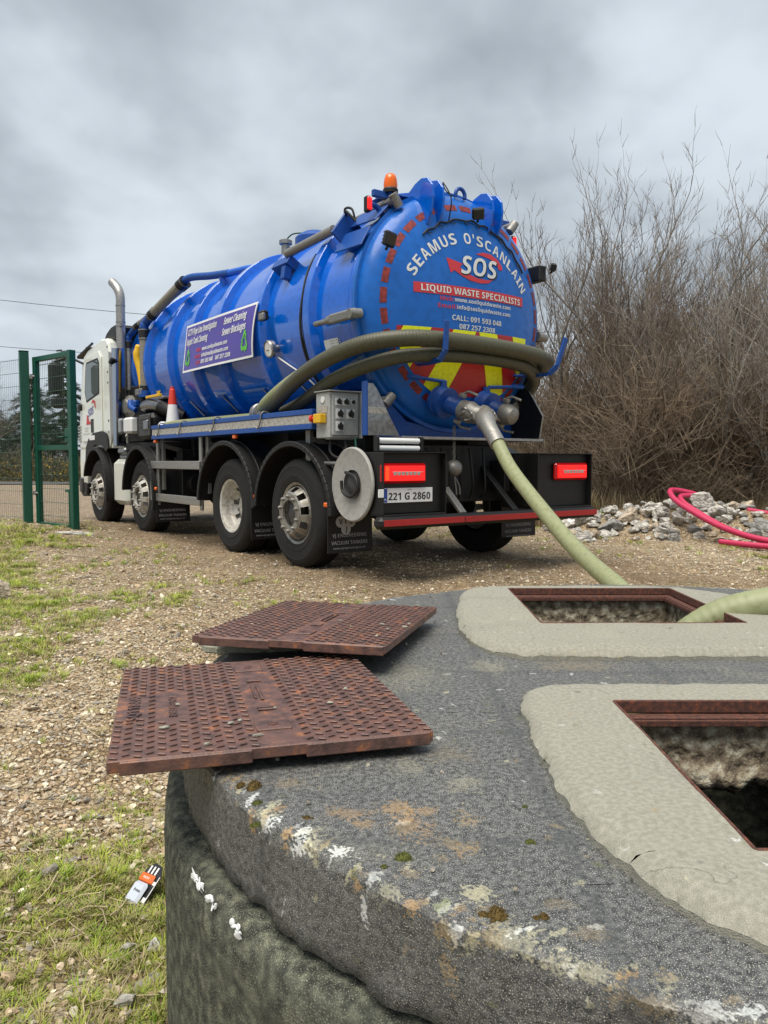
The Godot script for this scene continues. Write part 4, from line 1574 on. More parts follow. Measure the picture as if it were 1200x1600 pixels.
func rear_door() -> void:
	var axis := along(Vector3(CENTRE_V, CENTRE_H, 0), Vector3(0, 0, -1))
	var s := Shape.new()
	s.x = axis
	var prof := PackedVector2Array()
	for i in 31:
		var r := 1.06 * sin(PI / 2.0 * i / 30.0)
		prof.append(Vector2(r, 0.59 - 0.30 * sqrt(maxf(0.0, 1.0 - pow(r / 1.06, 2.0)))))
	prof.append_array([Vector2(1.064, 0.60), Vector2(1.098, 0.602), Vector2(1.098, 0.645), Vector2(1.06, 0.646)])
	s.lathe(prof, 120)
	var door := part("rear_door", s, mats.blue_door, truck)
	for k in 33:  # the reflective dashes
		s = Shape.new()
		var a0 := deg_to_rad(-12.4 + 10.9 * k)
		s.smooth()
		for j in 5:
			var a := a0 + deg_to_rad(8.3) * j / 5.0
			var b := a0 + deg_to_rad(8.3) * (j + 1) / 5.0
			var q := []
			for e in [[a, 0.888], [b, 0.888], [b, 0.942], [a, 0.942]]:
				q.append(dome(Vector2(-cos(e[0]), sin(e[0])) * e[1], 0.003))
			s.quad(q[0], q[3], q[2], q[1])
		part("reflective_strip", s, mats.strip_red, door)
	# red and yellow chevrons
	var panel := Geometry2D.intersect_polygons(disc_poly(Vector2.ZERO, 0.855, 96), PackedVector2Array([Vector2(-0.8, -0.78), Vector2(0.72, -0.78), Vector2(0.72, -0.195), Vector2(-0.8, -0.205)]))[0]
	s = Shape.new()
	lay(s.smooth(), cut_up(panel, 0.05), func(p: Vector2) -> Vector3: return dome(p, 0.003))
	part("chevron_panel", s, mats.chevron_red, door)
	for e in [[-0.735, -0.47, 0.5], [-0.257, 0.02, 0.5], [0.045, 0.277, -0.33], [0.5, 0.74, -0.33]]:
		var band := PackedVector2Array([Vector2(e[0], -0.19), Vector2(e[1], -0.19), Vector2(e[1] - 0.62 * e[2], -0.81), Vector2(e[0] - 0.62 * e[2], -0.81)])
		if e[0] < -0.2 and e[0] > -0.3:
			band = PackedVector2Array([Vector2(-0.24, -0.19), Vector2(0.02, -0.19), Vector2(-0.235, -0.70), Vector2(-0.235, -0.81), Vector2(-0.56, -0.81)])
		for piece in Geometry2D.intersect_polygons(panel, band):
			s = Shape.new()
			lay(s.smooth(), cut_up(piece, 0.05), func(p: Vector2) -> Vector3: return dome(p, 0.0055))
			part("chevron_stripe", s, mats.chevron_yellow, door)
	# lettering
	s = Shape.new()
	var words := "SEAMUS O'SCANLAIN"
	var total := 0.0
	var wide := PackedFloat32Array()
	for ch in words:
		var w := 0.094
		if ch == "I":
			w = 0.048
		elif ch == "M":
			w = 0.118
		elif ch == " ":
			w = 0.06
		elif ch == "'":
			w = 0.04
		elif ch == "L" or ch == "E":
			w = 0.083
		wide.append(w)
		total += w
	var reach := deg_to_rad(119.0)
	var run := 0.0
	for i in words.length():
		var a := PI / 2.0 + reach / 2.0 - reach * (run + wide[i] / 2.0) / total
		run += wide[i]
		if words[i] == " ":
			continue
		var o := Vector2(0.0, -0.17) + Vector2.from_angle(a) * 0.795
		var t := a - PI / 2.0
		lay(s, print_of(words[i], 0.098, 0.0 if words[i] in "I'" else wide[i] * 0.84, 800), func(p: Vector2) -> Vector3: return dome(o + p.rotated(t), 0.004))
	for w in [["LIQUID WASTE SPECIALISTS", 0.01, 0.132, 0.056, 1.19, 0.0085], ["www.sosliquidwaste.com", 0.11, 0.06, 0.035, 0.70, 0.004], ["info@sosliquidwaste.com", 0.123, -0.004, 0.035, 0.67, 0.004], ["CALL: 091 593 048", 0.034, -0.099, 0.045, 0.60, 0.004], ["087 257 2308", 0.034, -0.17, 0.043, 0.435, 0.004]]:
		lay(s, print_of(w[0], w[3], w[4], 800), func(p: Vector2) -> Vector3: return dome(Vector2(w[1], w[2]) + p, w[5]))
	part("lettering", s, mats.print_white, door)
	s = Shape.new()
	for w in [["Web:", -0.322, 0.058, 0.036, 0.155], ["Email:", -0.316, -0.006, 0.036, 0.20]]:
		s = Shape.new()
		lay(s, print_of(w[0], w[3], w[4], 800), func(p: Vector2) -> Vector3: return dome(Vector2(w[1], w[2]) + p, 0.004))
		part("lettering", s, mats.print_red, door)
	s = Shape.new()
	lay(s.smooth(), cut_up(PackedVector2Array([Vector2(-0.655, 0.086), Vector2(0.65, 0.098), Vector2(0.655, 0.186), Vector2(-0.655, 0.174)]), 0.06), func(p: Vector2) -> Vector3: return dome(p, 0.0045))
	part("red_banner", s, mats.print_red, door)
	# the emblem: a red arrow swinging round three letters
	s = Shape.new()
	var low := PackedVector2Array([Vector2(-0.315, 0.42), Vector2(-0.135, 0.385), Vector2(-0.175, 0.352), Vector2(-0.09, 0.305), Vector2(0.03, 0.277), Vector2(0.15, 0.275), Vector2(0.24, 0.298)])
	low.append_array([Vector2(0.16, 0.249), Vector2(0.06, 0.236), Vector2(-0.05, 0.245), Vector2(-0.15, 0.275), Vector2(-0.235, 0.318), Vector2(-0.275, 0.288)])
	lay(s.smooth(), cut_up(low, 0.06), func(p: Vector2) -> Vector3: return dome(p, 0.004))
	part("emblem_arrow", s, mats.print_red, door)
	s = Shape.new()
	var top := PackedVector2Array([Vector2(0.03, 0.497), Vector2(0.12, 0.525), Vector2(0.22, 0.523), Vector2(0.31, 0.488), Vector2(0.365, 0.43), Vector2(0.36, 0.395), Vector2(0.315, 0.395), Vector2(0.29, 0.44), Vector2(0.22, 0.474), Vector2(0.12, 0.49)])
	lay(s.smooth(), cut_up(top, 0.06), func(p: Vector2) -> Vector3: return dome(p, 0.004))
	part("emblem_arrow", s, mats.print_red, door)
	for e in [[0.0, 0.0085, mats.print_white], [0.01, 0.006, mats.print_black]]:
		s = Shape.new()
		var k: float = 1.0 + e[0] * 4.0
		lay(s, print_of("SOS", 0.165 * k, 0.42 * k, 900, 0.22), func(p: Vector2) -> Vector3: return dome(Vector2(0.062 + e[0], 0.376 - e[0] * 0.6) + p, e[1]))
		part("emblem_letters", s, e[2], door)


func lamp_box(called: String, c: Vector3, size: Vector3, turn: Vector3, lens: Material) -> void:
	var s := Shape.new()
	s.x = Transform3D(Basis.from_euler(turn), c)
	s.box(Vector3.ZERO, size, 0.012)
	for k in 4:
		s.box(Vector3(0, size.y * (k - 1.5) * 0.24, -size.z * 0.62), Vector3(size.x * 0.8, size.y * 0.08, size.z * 0.35), 0.004)
	s.tube(PackedVector3Array([Vector3(0, -size.y * 0.5, 0), Vector3(0, -size.y * 0.75, -size.z * 0.3)]), 0.012, 6)
	var o := part(called, s, mats.black_plastic, truck)
	s = Shape.new()
	s.x = Transform3D(Basis.from_euler(turn), c)
	s.box(Vector3(0, 0, size.z / 2.0 + 0.001), Vector3(size.x * 0.84, size.y * 0.8, 0.006), 0.003)
	part("lens", s, lens, o)


func door_gear() -> void:
	# pairs of hinge plates at the top
	for v in [0.80, 1.50]:
		for k in 2:
			var s := Shape.new()
			plate(s, [Vector2(0.40, 3.06), Vector2(0.335, 3.16), Vector2(0.31, 3.28), Vector2(0.325, 3.38), Vector2(0.39, 3.455), Vector2(0.48, 3.475), Vector2(0.57, 3.45), Vector2(0.66, 3.40), Vector2(0.98, 3.47), Vector2(1.06, 3.44), Vector2(1.04, 3.37), Vector2(0.72, 3.27), Vector2(0.58, 3.24), Vector2(0.52, 3.14), Vector2(0.47, 3.06)], v + k * 0.115, 0.022, 0.005)
			part("hinge_plate", s, mats.blue_paint, truck)
		var s := Shape.new()
		s.tube(PackedVector3Array([tk(0.99, v - 0.05, 3.42), tk(0.99, v + 0.19, 3.42)]), 0.03, 12)
		slab_of(s, 0.88, 1.10, v - 0.06, v - 0.03, 3.24, 3.47)
		slab_of(s, 0.88, 1.10, v + 0.17, v + 0.2, 3.24, 3.47)
		part("hinge_lug", s, mats.blue_frame, truck)
	var s := Shape.new()
	slab_of(s, 0.655, 0.70, 0.42, 2.05, 3.30, 3.36, 0.006)
	part("top_beam", s, mats.blue_frame, truck)
	s = Shape.new()
	var eye := PackedVector3Array()
	for i in 15:
		var a := lerpf(-0.4, PI + 0.4, i / 14.0)
		eye.append(tk(0.5, 1.27 + cos(a) * 0.055, 3.42 + sin(a) * 0.06))
	s.tube(eye, 0.018, 8)
	part("lifting_eye", s, mats.blue_frame, truck)
	s = Shape.new()
	slab_of(s, 0.62, 1.0, 0.56, 0.80, 3.335, 3.35)
	part("beacon_bracket", s, mats.blue_frame, truck)
	s = Shape.new()
	s.x = along(tk(0.66, 0.60, 3.352), Vector3.UP)
	s.lathe(PackedVector2Array([Vector2(0, 0), Vector2(0.066, 0.0), Vector2(0.068, 0.03), Vector2(0.06, 0.042), Vector2(0, 0.042)]), 20)
	var b := part("beacon_lamp", s, mats.black_plastic, truck)
	s = Shape.new()
	s.x = along(tk(0.66, 0.60, 3.394), Vector3.UP)
	s.lathe(PackedVector2Array([Vector2(0.06, 0.0), Vector2(0.062, 0.03), Vector2(0.056, 0.08), Vector2(0.044, 0.115), Vector2(0.02, 0.13), Vector2(0.0, 0.132)]), 24, 0.0, TAU, 1.2)
	part("amber_dome", s, mats.amber_lens, b)
	# red marker lamps on stalks
	for e in [[tk(0.66, 0.355, 3.215), tk(0.68, 0.56, 3.12), tk(0.68, 0.46, 3.22)], [tk(0.66, 2.09, 3.155), tk(0.68, 1.92, 3.10), tk(0.68, 2.0, 3.15)]]:
		s = Shape.new()
		s.tube(smooth_path([e[1], e[2], e[0]]), 0.024, 8)
		var stalk := part("marker_lamp", s, mats.blue_frame, truck)
		s = Shape.new()
		s.box(e[0] + Vector3(0, 0, 0.0), Vector3(0.05, 0.135, 0.06), 0.01)
		part("lamp_body", s, mats.black_plastic, stalk)
		s = Shape.new()
		s.box(e[0] + Vector3(0, 0, 0.034), Vector3(0.05, 0.11, 0.02), 0.01)
		part("lamp_lens", s, mats.red_glow, stalk)
	lamp_box("work_lamp", tk(0.30, 0.33, 2.835), Vector3(0.13, 0.12, 0.05), Vector3(0.25, 0.25, -0.08), mats.dark_glass)
	lamp_box("work_lamp", tk(0.30, 1.31, 3.215), Vector3(0.11, 0.10, 0.05), Vector3(0.5, -0.5, 0.1), mats.dark_glass)
	lamp_box("work_lamp", tk(0.42, 2.42, 2.92), Vector3(0.10, 0.08, 0.05), Vector3(0.2, 0.9, 0.3), mats.dark_glass)
	s = Shape.new()
	slab_of(s, 0.45, 0.8, 2.26, 2.36, 2.78, 2.93, 0.01)
	part("lamp_bracket", s, mats.black_metal, truck)
	# the cable looped along the top edge of the door
	s = Shape.new()
	var run := []
	for i in 19:
		var a := deg_to_rad(48.0 + 100.0 * i / 18.0)
		run.append(dome(Vector2(-cos(a), sin(a)) * (0.795 + 0.014 * sin(i * 2.6)), 0.014))
	s.tube(smooth_path(run, 3), 0.009, 6)
	for i in 9:
		var a := deg_to_rad(52.0 + 11.0 * i)
		s.tube(PackedVector3Array([dome(Vector2(-cos(a), sin(a)) * 0.79, 0.012), dome(Vector2(-cos(a + 0.04), sin(a + 0.04)) * 0.755, 0.02)]), 0.005, 5)
	s.tube(smooth_path([dome(Vector2(-0.25, 0.755), 0.02), tk(0.33, 1.02, 3.3), tk(0.42, 1.0, 3.46), tk(0.55, 1.16, 3.44), tk(0.55, 1.4, 3.38)]), 0.006, 5)
	part("cable", s, mats.cable, truck)
	# clamps round the rim
	for deg in [-6.0, -47.0, 52.0, 128.0, 186.0, 227.0]:
		var out := round_tank(deg, 1.0, 0.0) - round_tank(deg, 0.0, 0.0)
		var tang := Vector3(0, 0, -1).cross(out)
		s = Shape.new()
		s.x = Transform3D(Basis(tang, out, tang.cross(out)), round_tank(deg, 1.145, 0.72))
		s.box(Vector3(0, 0.0, 0), Vector3(0.085, 0.06, 0.40), 0.015)
		s.tube(PackedVector3Array([Vector3(0, -0.07, 0.17 if s.x.basis.z.z > 0 else -0.17), Vector3(0, 0.05, 0.17 if s.x.basis.z.z > 0 else -0.17)]), 0.042, 12)
		var c := part("door_clamp", s, mats.dull_steel, truck)
		s = Shape.new()
		s.tube(PackedVector3Array([round_tank(deg, 1.13, 0.9), round_tank(deg, 1.125, 1.22)]), 0.026, 10)
		s.tube(PackedVector3Array([round_tank(deg, 1.13, 0.86), round_tank(deg, 1.13, 0.98)]), 0.042, 10)
		part("clamp_ram", s, mats.steel, c)
	# the hydraulic ram that lifts the door, with its brackets
	s = Shape.new()
	var r0 := round_tank(36, 1.20, 2.02)
	var r1 := round_tank(40, 1.20, 1.05)
	s.tube(PackedVector3Array([r0, r0.lerp(r1, 0.84)]), 0.043, 14)
	var ram := part("door_ram", s, mats.dull_steel, truck)
	s = Shape.new()
	s.tube(PackedVector3Array([r0.lerp(r1, 0.84), r1]), 0.024, 10)
	s.tube(PackedVector3Array([r1 + Vector3(-0.03, -0.04, 0), r1 + Vector3(0.03, 0.04, 0)]), 0.04, 10)
	part("piston_rod", s, mats.steel, ram)
	s = Shape.new()
	s.tube(smooth_path([r1 + Vector3(0, 0.05, 0.03), r1 + Vector3(-0.02, 0.12, 0.06), r1 + Vector3(0.0, 0.1, 0.14), r1 + Vector3(0.02, 0.0, 0.16)]), 0.011, 6)
	s.tube(smooth_path([r1 + Vector3(0, 0.04, 0.06), r1 + Vector3(-0.05, 0.08, 0.12), r1 + Vector3(0.0, -0.02, 0.2)]), 0.011, 6)
	part("ram_hose", s, mats.cable, ram)
	s = Shape.new()
	for e in [[30.0, 0.62], [44.0, 0.62]]:
		s.bar(round_tank(e[0], 1.13, 0.60), round_tank(e[0], 1.15, 1.0), 0.2, 0.014, round_tank(e[0], 1, 0) - round_tank(e[0], 0, 0))
	s.bar(round_tank(37, 1.17, 0.97), round_tank(37, 1.17, 1.0), 0.26, 0.2, round_tank(37, 1, 0) - round_tank(37, 0, 0))
	part("ram_bracket", s, mats.blue_frame, ram)
	s = Shape.new()
	s.bar(round_tank(33, 1.12, 1.95), round_tank(33, 1.12, 2.28), 0.1, 0.13, round_tank(33, 1, 0) - round_tank(33, 0, 0))
	s.bar(round_tank(24, 1.10, 2.0), round_tank(30, 1.14, 2.0), 0.08, 0.08)
	part("ram_bracket", s, mats.blue_frame, ram)
	s = Shape.new()
	for k in 3:
		var pts := []
		for i in 9:
			pts.append(round_tank(34.0 - 9.0 * i, 1.085 + 0.012 * (k % 2), 1.52 + 0.018 * k + 0.015 * sin(i * 1.3 + k)))
		s.tube(smooth_path(pts, 3), 0.011, 6)
	part("cable", s, mats.cable, truck)


func rear_end() -> void:
	var s := Shape.new()
	# left and right light boxes: open black trays
	for e in [[0.055, 0.69], [1.80, 2.53]]:
		s = Shape.new()
		slab_of(s, 0.05, 0.07, e[0], e[1], 0.575, 1.065, 0.003)
		slab_of(s, -0.01, 0.5, e[0] - 0.008, e[0], 0.57, 1.068, 0.002)
		slab_of(s, -0.01, 0.5, e[1], e[1] + 0.008, 0.57, 1.068, 0.002)
		slab_of(s, -0.01, 0.5, e[0], e[1], 1.065, 1.073, 0.002)
		slab_of(s, -0.02, 0.5, e[0], e[1], 0.555, 0.57, 0.002)
		var tray := part("light_tray", s, mats.black_metal, truck)
		var left: bool = e[0] < 1.0
		var c := 0.27 if left else 2.265
		s = Shape.new()
		slab_of(s, 0.0, 0.048, c - 0.225, c + 0.225, 0.82, 0.982, 0.016)
		var lamp := part("tail_lamp", s, mats.red_lens, tray)
		s = Shape.new()
		slab_of(s, -0.006, 0.0, c - 0.205, c + 0.205, 0.84, 0.962, 0.003)
		part("lamp_glow", s, mats.red_glow, lamp)
		s = Shape.new()
		slab_of(s, -0.012, -0.006, c - 0.20, c - 0.165, 0.845, 0.955, 0.002)
		part("lamp_glow", s, mats.amber_glow if left else mats.red_glow, lamp)
		s = Shape.new()
		for k in 7:
			slab_of(s, -0.011, -0.007, c - 0.12 + k * 0.04, c - 0.09 + k * 0.04, 0.885, 0.915, 0.001)
		slab_of(s, -0.010, -0.0065, c - 0.13, c + 0.18, 0.908, 0.914, 0.001)
		part("lamp_reflector", s, mats.tape_silver, lamp)
		if left:
			s = Shape.new()
			slab_of(s, 0.036, 0.048, 0.07, 0.585, 0.663, 0.782, 0.002)
			var p := part("number_plate", s, mats.white, tray)
			s = Shape.new()
			slab_of(s, 0.0335, 0.036, 0.074, 0.118, 0.668, 0.777, 0.0005)
			part("plate_band", s, mats.plate_blue, p)
			s = Shape.new()
			lay(s, print_of("221 G 2860", 0.058, 0.43, 800), func(q: Vector2) -> Vector3: return tk(0.034, 0.345 + q.x, 0.713 + q.y))
			part("lettering", s, mats.print_black, p)
			s = Shape.new()
			lay(s, print_of("GAILLIMH", 0.008, 0.0, 500), func(q: Vector2) -> Vector3: return tk(0.034, 0.345 + q.x, 0.768 + q.y))
			part("lettering", s, mats.print_black, p)
			s = Shape.new()
			lay(s, print_of("IRL", 0.014, 0.0, 600), func(q: Vector2) -> Vector3: return tk(0.0325, 0.096 + q.x, 0.69 + q.y))
			part("lettering", s, mats.white, p)
			s = Shape.new()
			slab_of(s, -0.016, -0.004, 0.0, 0.05, 0.71, 0.775, 0.002)
			part("white_tag", s, mats.white, tray)
	# bumper tube with red tape
	s = Shape.new()
	slab_of(s, -0.06, 0.06, -0.015, 2.57, 0.455, 0.555, 0.03)
	var bar := part("rear_bumper", s, mats.black_metal, truck)
	for e in [[0.02, 0.86], [0.87, 1.78], [1.79, 2.56]]:
		s = Shape.new()
		slab_of(s, -0.0635, -0.055, e[0], e[1], 0.482, 0.532, 0.001)
		part("red_tape", s, mats.tape_red, bar)
	for v in [0.92, 1.55]:
		s = Shape.new()
		s.bar(tk(0.03, v, 0.55), tk(0.5, v - 0.02, 0.98), 0.07, 0.03)
		part("bumper_stay", s, mats.dull_steel if v < 1.0 else mats.black_metal, bar)
	# apron under the door with a silver edge, and wings either side
	s = Shape.new()
	rear_plate(s, [Vector2(0.44, 1.21), Vector2(2.30, 1.21), Vector2(2.42, 1.55), Vector2(2.1, 1.62), Vector2(1.8, 1.36), Vector2(1.277, 1.27), Vector2(0.75, 1.36), Vector2(0.52, 1.56), Vector2(0.44, 1.5)], 0.62, 0.03)
	var apron := part("apron", s, mats.blue_frame, truck)
	s = Shape.new()
	slab_of(s, 0.24, 0.62, 0.42, 2.12, 1.19, 1.206, 0.003)
	slab_of(s, 0.236, 0.246, 0.42, 2.12, 1.186, 1.212, 0.003)
	part("apron_edge", s, mats.aluminium, apron)
	s = Shape.new()
	rear_plate(s, [Vector2(0.175, 1.215), Vector2(0.175, 1.655), Vector2(0.235, 1.655), Vector2(0.275, 1.61), Vector2(0.32, 1.54), Vector2(0.37, 1.44), Vector2(0.515, 1.215)], 0.40, 0.012)
	var wl := part("splash_wing", s, mats.stainless, truck)
	s = Shape.new()
	rear_plate(s, [Vector2(0.177, 1.40), Vector2(0.177, 1.455), Vector2(0.361, 1.455), Vector2(0.390, 1.40)], 0.394, 0.005, 0.001)
	part("reflective_strip", s, mats.tape_silver, wl)
	s = Shape.new()
	slab_of(s, 0.385, 0.46, 0.155, 0.172, 1.215, 1.67, 0.003)
	part("wing_edge", s, mats.blue_frame, wl)
	s = Shape.new()
	plate(s, [Vector2(0.62, 1.21), Vector2(0.62, 1.75), Vector2(0.42, 1.73), Vector2(0.20, 1.42), Vector2(0.24, 1.21)], 2.06, 0.012)
	var wr := part("splash_wing", s, mats.black_metal, truck)
	s = Shape.new()
	s.bar(tk(0.42, 2.066, 1.735), tk(0.198, 2.066, 1.425), 0.016, 0.012)
	s.bar(tk(0.198, 2.066, 1.425), tk(0.238, 2.066, 1.212), 0.016, 0.012)
	part("wing_edge", s, mats.aluminium, wr)
	# hose rollers over the left tray
	for h in [1.105, 1.165]:
		s = Shape.new()
		s.tube(PackedVector3Array([tk(0.12, 0.09, h), tk(0.12, 0.50, h)]), 0.023, 12)
		part("hose_roller", s, mats.white, truck)
	s = Shape.new()
	slab_of(s, 0.09, 0.15, 0.06, 0.085, 1.075, 1.2)
	slab_of(s, 0.09, 0.15, 0.51, 0.535, 1.075, 1.2)
	part("roller_bracket", s, mats.black_metal, truck)
	# outlet valves
	for e in [[0.93, 1.55, true], [1.45, 1.53, false]]:
		var big: bool = e[2]
		s = Shape.new()
		var o := tk(0.42, e[0], e[1])
		var dir := (tk(0.0, e[0] + 0.06, e[1] - 0.14) - o).normalized()
		s.x = along(o, dir).scaled_local(Vector3(0.82, 1, 0.82))
		s.lathe(PackedVector2Array([Vector2(0.15, -0.1), Vector2(0.15, -0.06), Vector2(0.1, -0.05), Vector2(0.1, 0.02), Vector2(0.17, 0.03), Vector2(0.17, 0.07), Vector2(0.16, 0.075), Vector2(0.16, 0.11), Vector2(0.17, 0.115), Vector2(0.17, 0.15), Vector2(0.1, 0.16), Vector2(0.092, 0.3), Vector2(0.105, 0.305), Vector2(0.105, 0.33), Vector2(0.0, 0.33)]), 28)
		s.box(Vector3(0, 0.09, 0.0), Vector3(0.26, 0.07, 0.26), 0.03)
		var valve := part("outlet_valve", s, mats.blue_frame, truck)
		s = Shape.new()
		var top := o + dir * 0.09 + Vector3(0, 0.18, 0)
		s.tube(PackedVector3Array([o + dir * 0.09, top]), 0.035, 10)
		s.tube(PackedVector3Array([top + Vector3(0.03, 0, 0), top + Vector3(-0.42 if big else 0.42, 0.02, 0.05)]), 0.016, 8)
		s.tube(PackedVector3Array([top + Vector3(-0.3 if big else 0.3, 0.015, 0.035), top + Vector3(-0.42 if big else 0.42, 0.02, 0.05)]), 0.022, 8)
		part("valve_handle", s, mats.blue_frame, valve)
		s = Shape.new()
		s.x = along(o, dir)
		for k in 2:
			var sx := -1.0 if k == 0 else 1.0
			s.tube(PackedVector3Array([Vector3(sx * 0.12, 0.28, 0), Vector3(sx * 0.16, 0.33, 0.03), Vector3(sx * 0.15, 0.42, 0.05)]), 0.012, 7)
			s.box(Vector3(sx * 0.115, 0.3, 0), Vector3(0.04, 0.06, 0.05), 0.008)
		part("lever_clamp", s, mats.dull_steel, valve)
		if not big:
			s = Shape.new()
			s.x = along(o, dir)
			s.lathe(PackedVector2Array([Vector2(0.095, 0.30), Vector2(0.095, 0.37), Vector2(0.075, 0.42), Vector2(0.04, 0.44), Vector2(0.0, 0.445)]), 20)
			part("end_cap", s, mats.dull_steel, valve)
	# ball float hanging on a chain
	s = Shape.new()
	s.x = along(tk(0.28, 1.025, 0.937), Vector3.UP)
	var ball := PackedVector2Array()
	for i in 13:
		var a := -PI / 2.0 + PI * i / 12.0
		ball.append(Vector2(maxf(0.0, 0.076 * cos(a)), 0.076 * sin(a)))
	s.lathe(ball, 20)
	var fl := part("float_ball", s, mats.dull_steel, truck)
	s = Shape.new()
	for i in 9:
		var y := 1.03 + i * 0.033
		var link := PackedVector3Array()
		for k in 9:
			var a := TAU * k / 8.0
			link.append(tk(0.28, 1.025, y) + (Vector3(cos(a) * 0.012, sin(a) * 0.022, 0) if i % 2 else Vector3(0, sin(a) * 0.022, cos(a) * 0.012)))
		s.tube(link, 0.005, 5, false)
	for k in 2:
		s.tube(smooth_path([tk(0.28, 1.025, 0.87), tk(0.27, 1.04 + k * 0.04, 0.78), tk(0.27, 1.05 + k * 0.04, 0.70)]), 0.007, 5)
	part("chain", s, mats.dull_steel, fl)
	# mesh guard and the dark gear behind the bumper
	s = Shape.new()
	for i in 9:
		slab_of(s, 0.12, 0.126, 1.62 + i * 0.02, 1.624 + i * 0.02, 0.72, 1.06, 0.0)
	for i in 16:
		slab_of(s, 0.127, 0.132, 1.61, 1.80, 0.73 + i * 0.021, 0.734 + i * 0.021, 0.0)
	part("mesh_guard", s, mats.black_metal, truck).set_meta("kind", "stuff")
	s = Shape.new()
	slab_of(s, 0.45, 0.55, 0.7, 1.8, 0.62, 1.15, 0.01)
	for k in 5:
		s.tube(smooth_path([tk(0.4, 0.8 + k * 0.17, 1.12), tk(0.34, 0.86 + k * 0.15, 0.92 - 0.04 * k), tk(0.42, 0.95 + k * 0.13, 0.66)]), 0.012, 6)
	part("rear_cross_member", s, mats.black_metal, truck)
	# hose hooks
	for e in [[0.62, 0.0, 0.50], [2.30, 0.0, 0.42]]:
		s = Shape.new()
		var hook := [tk(0.62, e[0] + 0.12, 1.86), tk(0.2, e[0] + 0.03, 1.83), tk(-0.04, e[0] - 0.02, 1.83), tk(-0.105, e[0] - 0.02, 1.90), tk(-0.12, e[0] - 0.02, 2.14)]
		if e[0] > 2.0:
			hook = [tk(0.62, 1.86, 1.84), tk(0.2, 1.9, 1.80), tk(0.0, 1.93, 1.80), tk(-0.06, 1.97, 1.87), tk(-0.09, 2.05, 2.13)]
		for i in 4:
			s.bar(hook[i], hook[i + 1], 0.05, 0.02, Vector3(0, 0.3, 1) if i < 3 else Vector3(0, 0, 1), 0.004)
		part("hose_hook", s, mats.blue_frame, truck)


func tyre_profile(r: float, w: float) -> PackedVector2Array:  # from the inner side wall outwards, seen along the axle
	var p := PackedVector2Array([Vector2(0.285, 0.03), Vector2(0.30, 0.012), Vector2(0.34, 0.002), Vector2(0.355, 0.0), Vector2(0.36, 0.003), Vector2(0.43, 0.004), Vector2(0.435, 0.001), Vector2(0.462, 0.008), Vector2(r - 0.022, 0.026), Vector2(r - 0.004, 0.05), Vector2(r, 0.062)])
	for k in 4:
		var c := 0.062 + (w - 0.124) * (k + 1) / 5.0
		p.append_array([Vector2(r, c - 0.007), Vector2(r - 0.012, c - 0.004), Vector2(r - 0.012, c + 0.004), Vector2(r, c + 0.007)])
	p.append_array([Vector2(r, w - 0.062), Vector2(r - 0.02, w - 0.026), Vector2(0.43, w - 0.004), Vector2(0.35, w), Vector2(0.285, w - 0.03)])
	return p


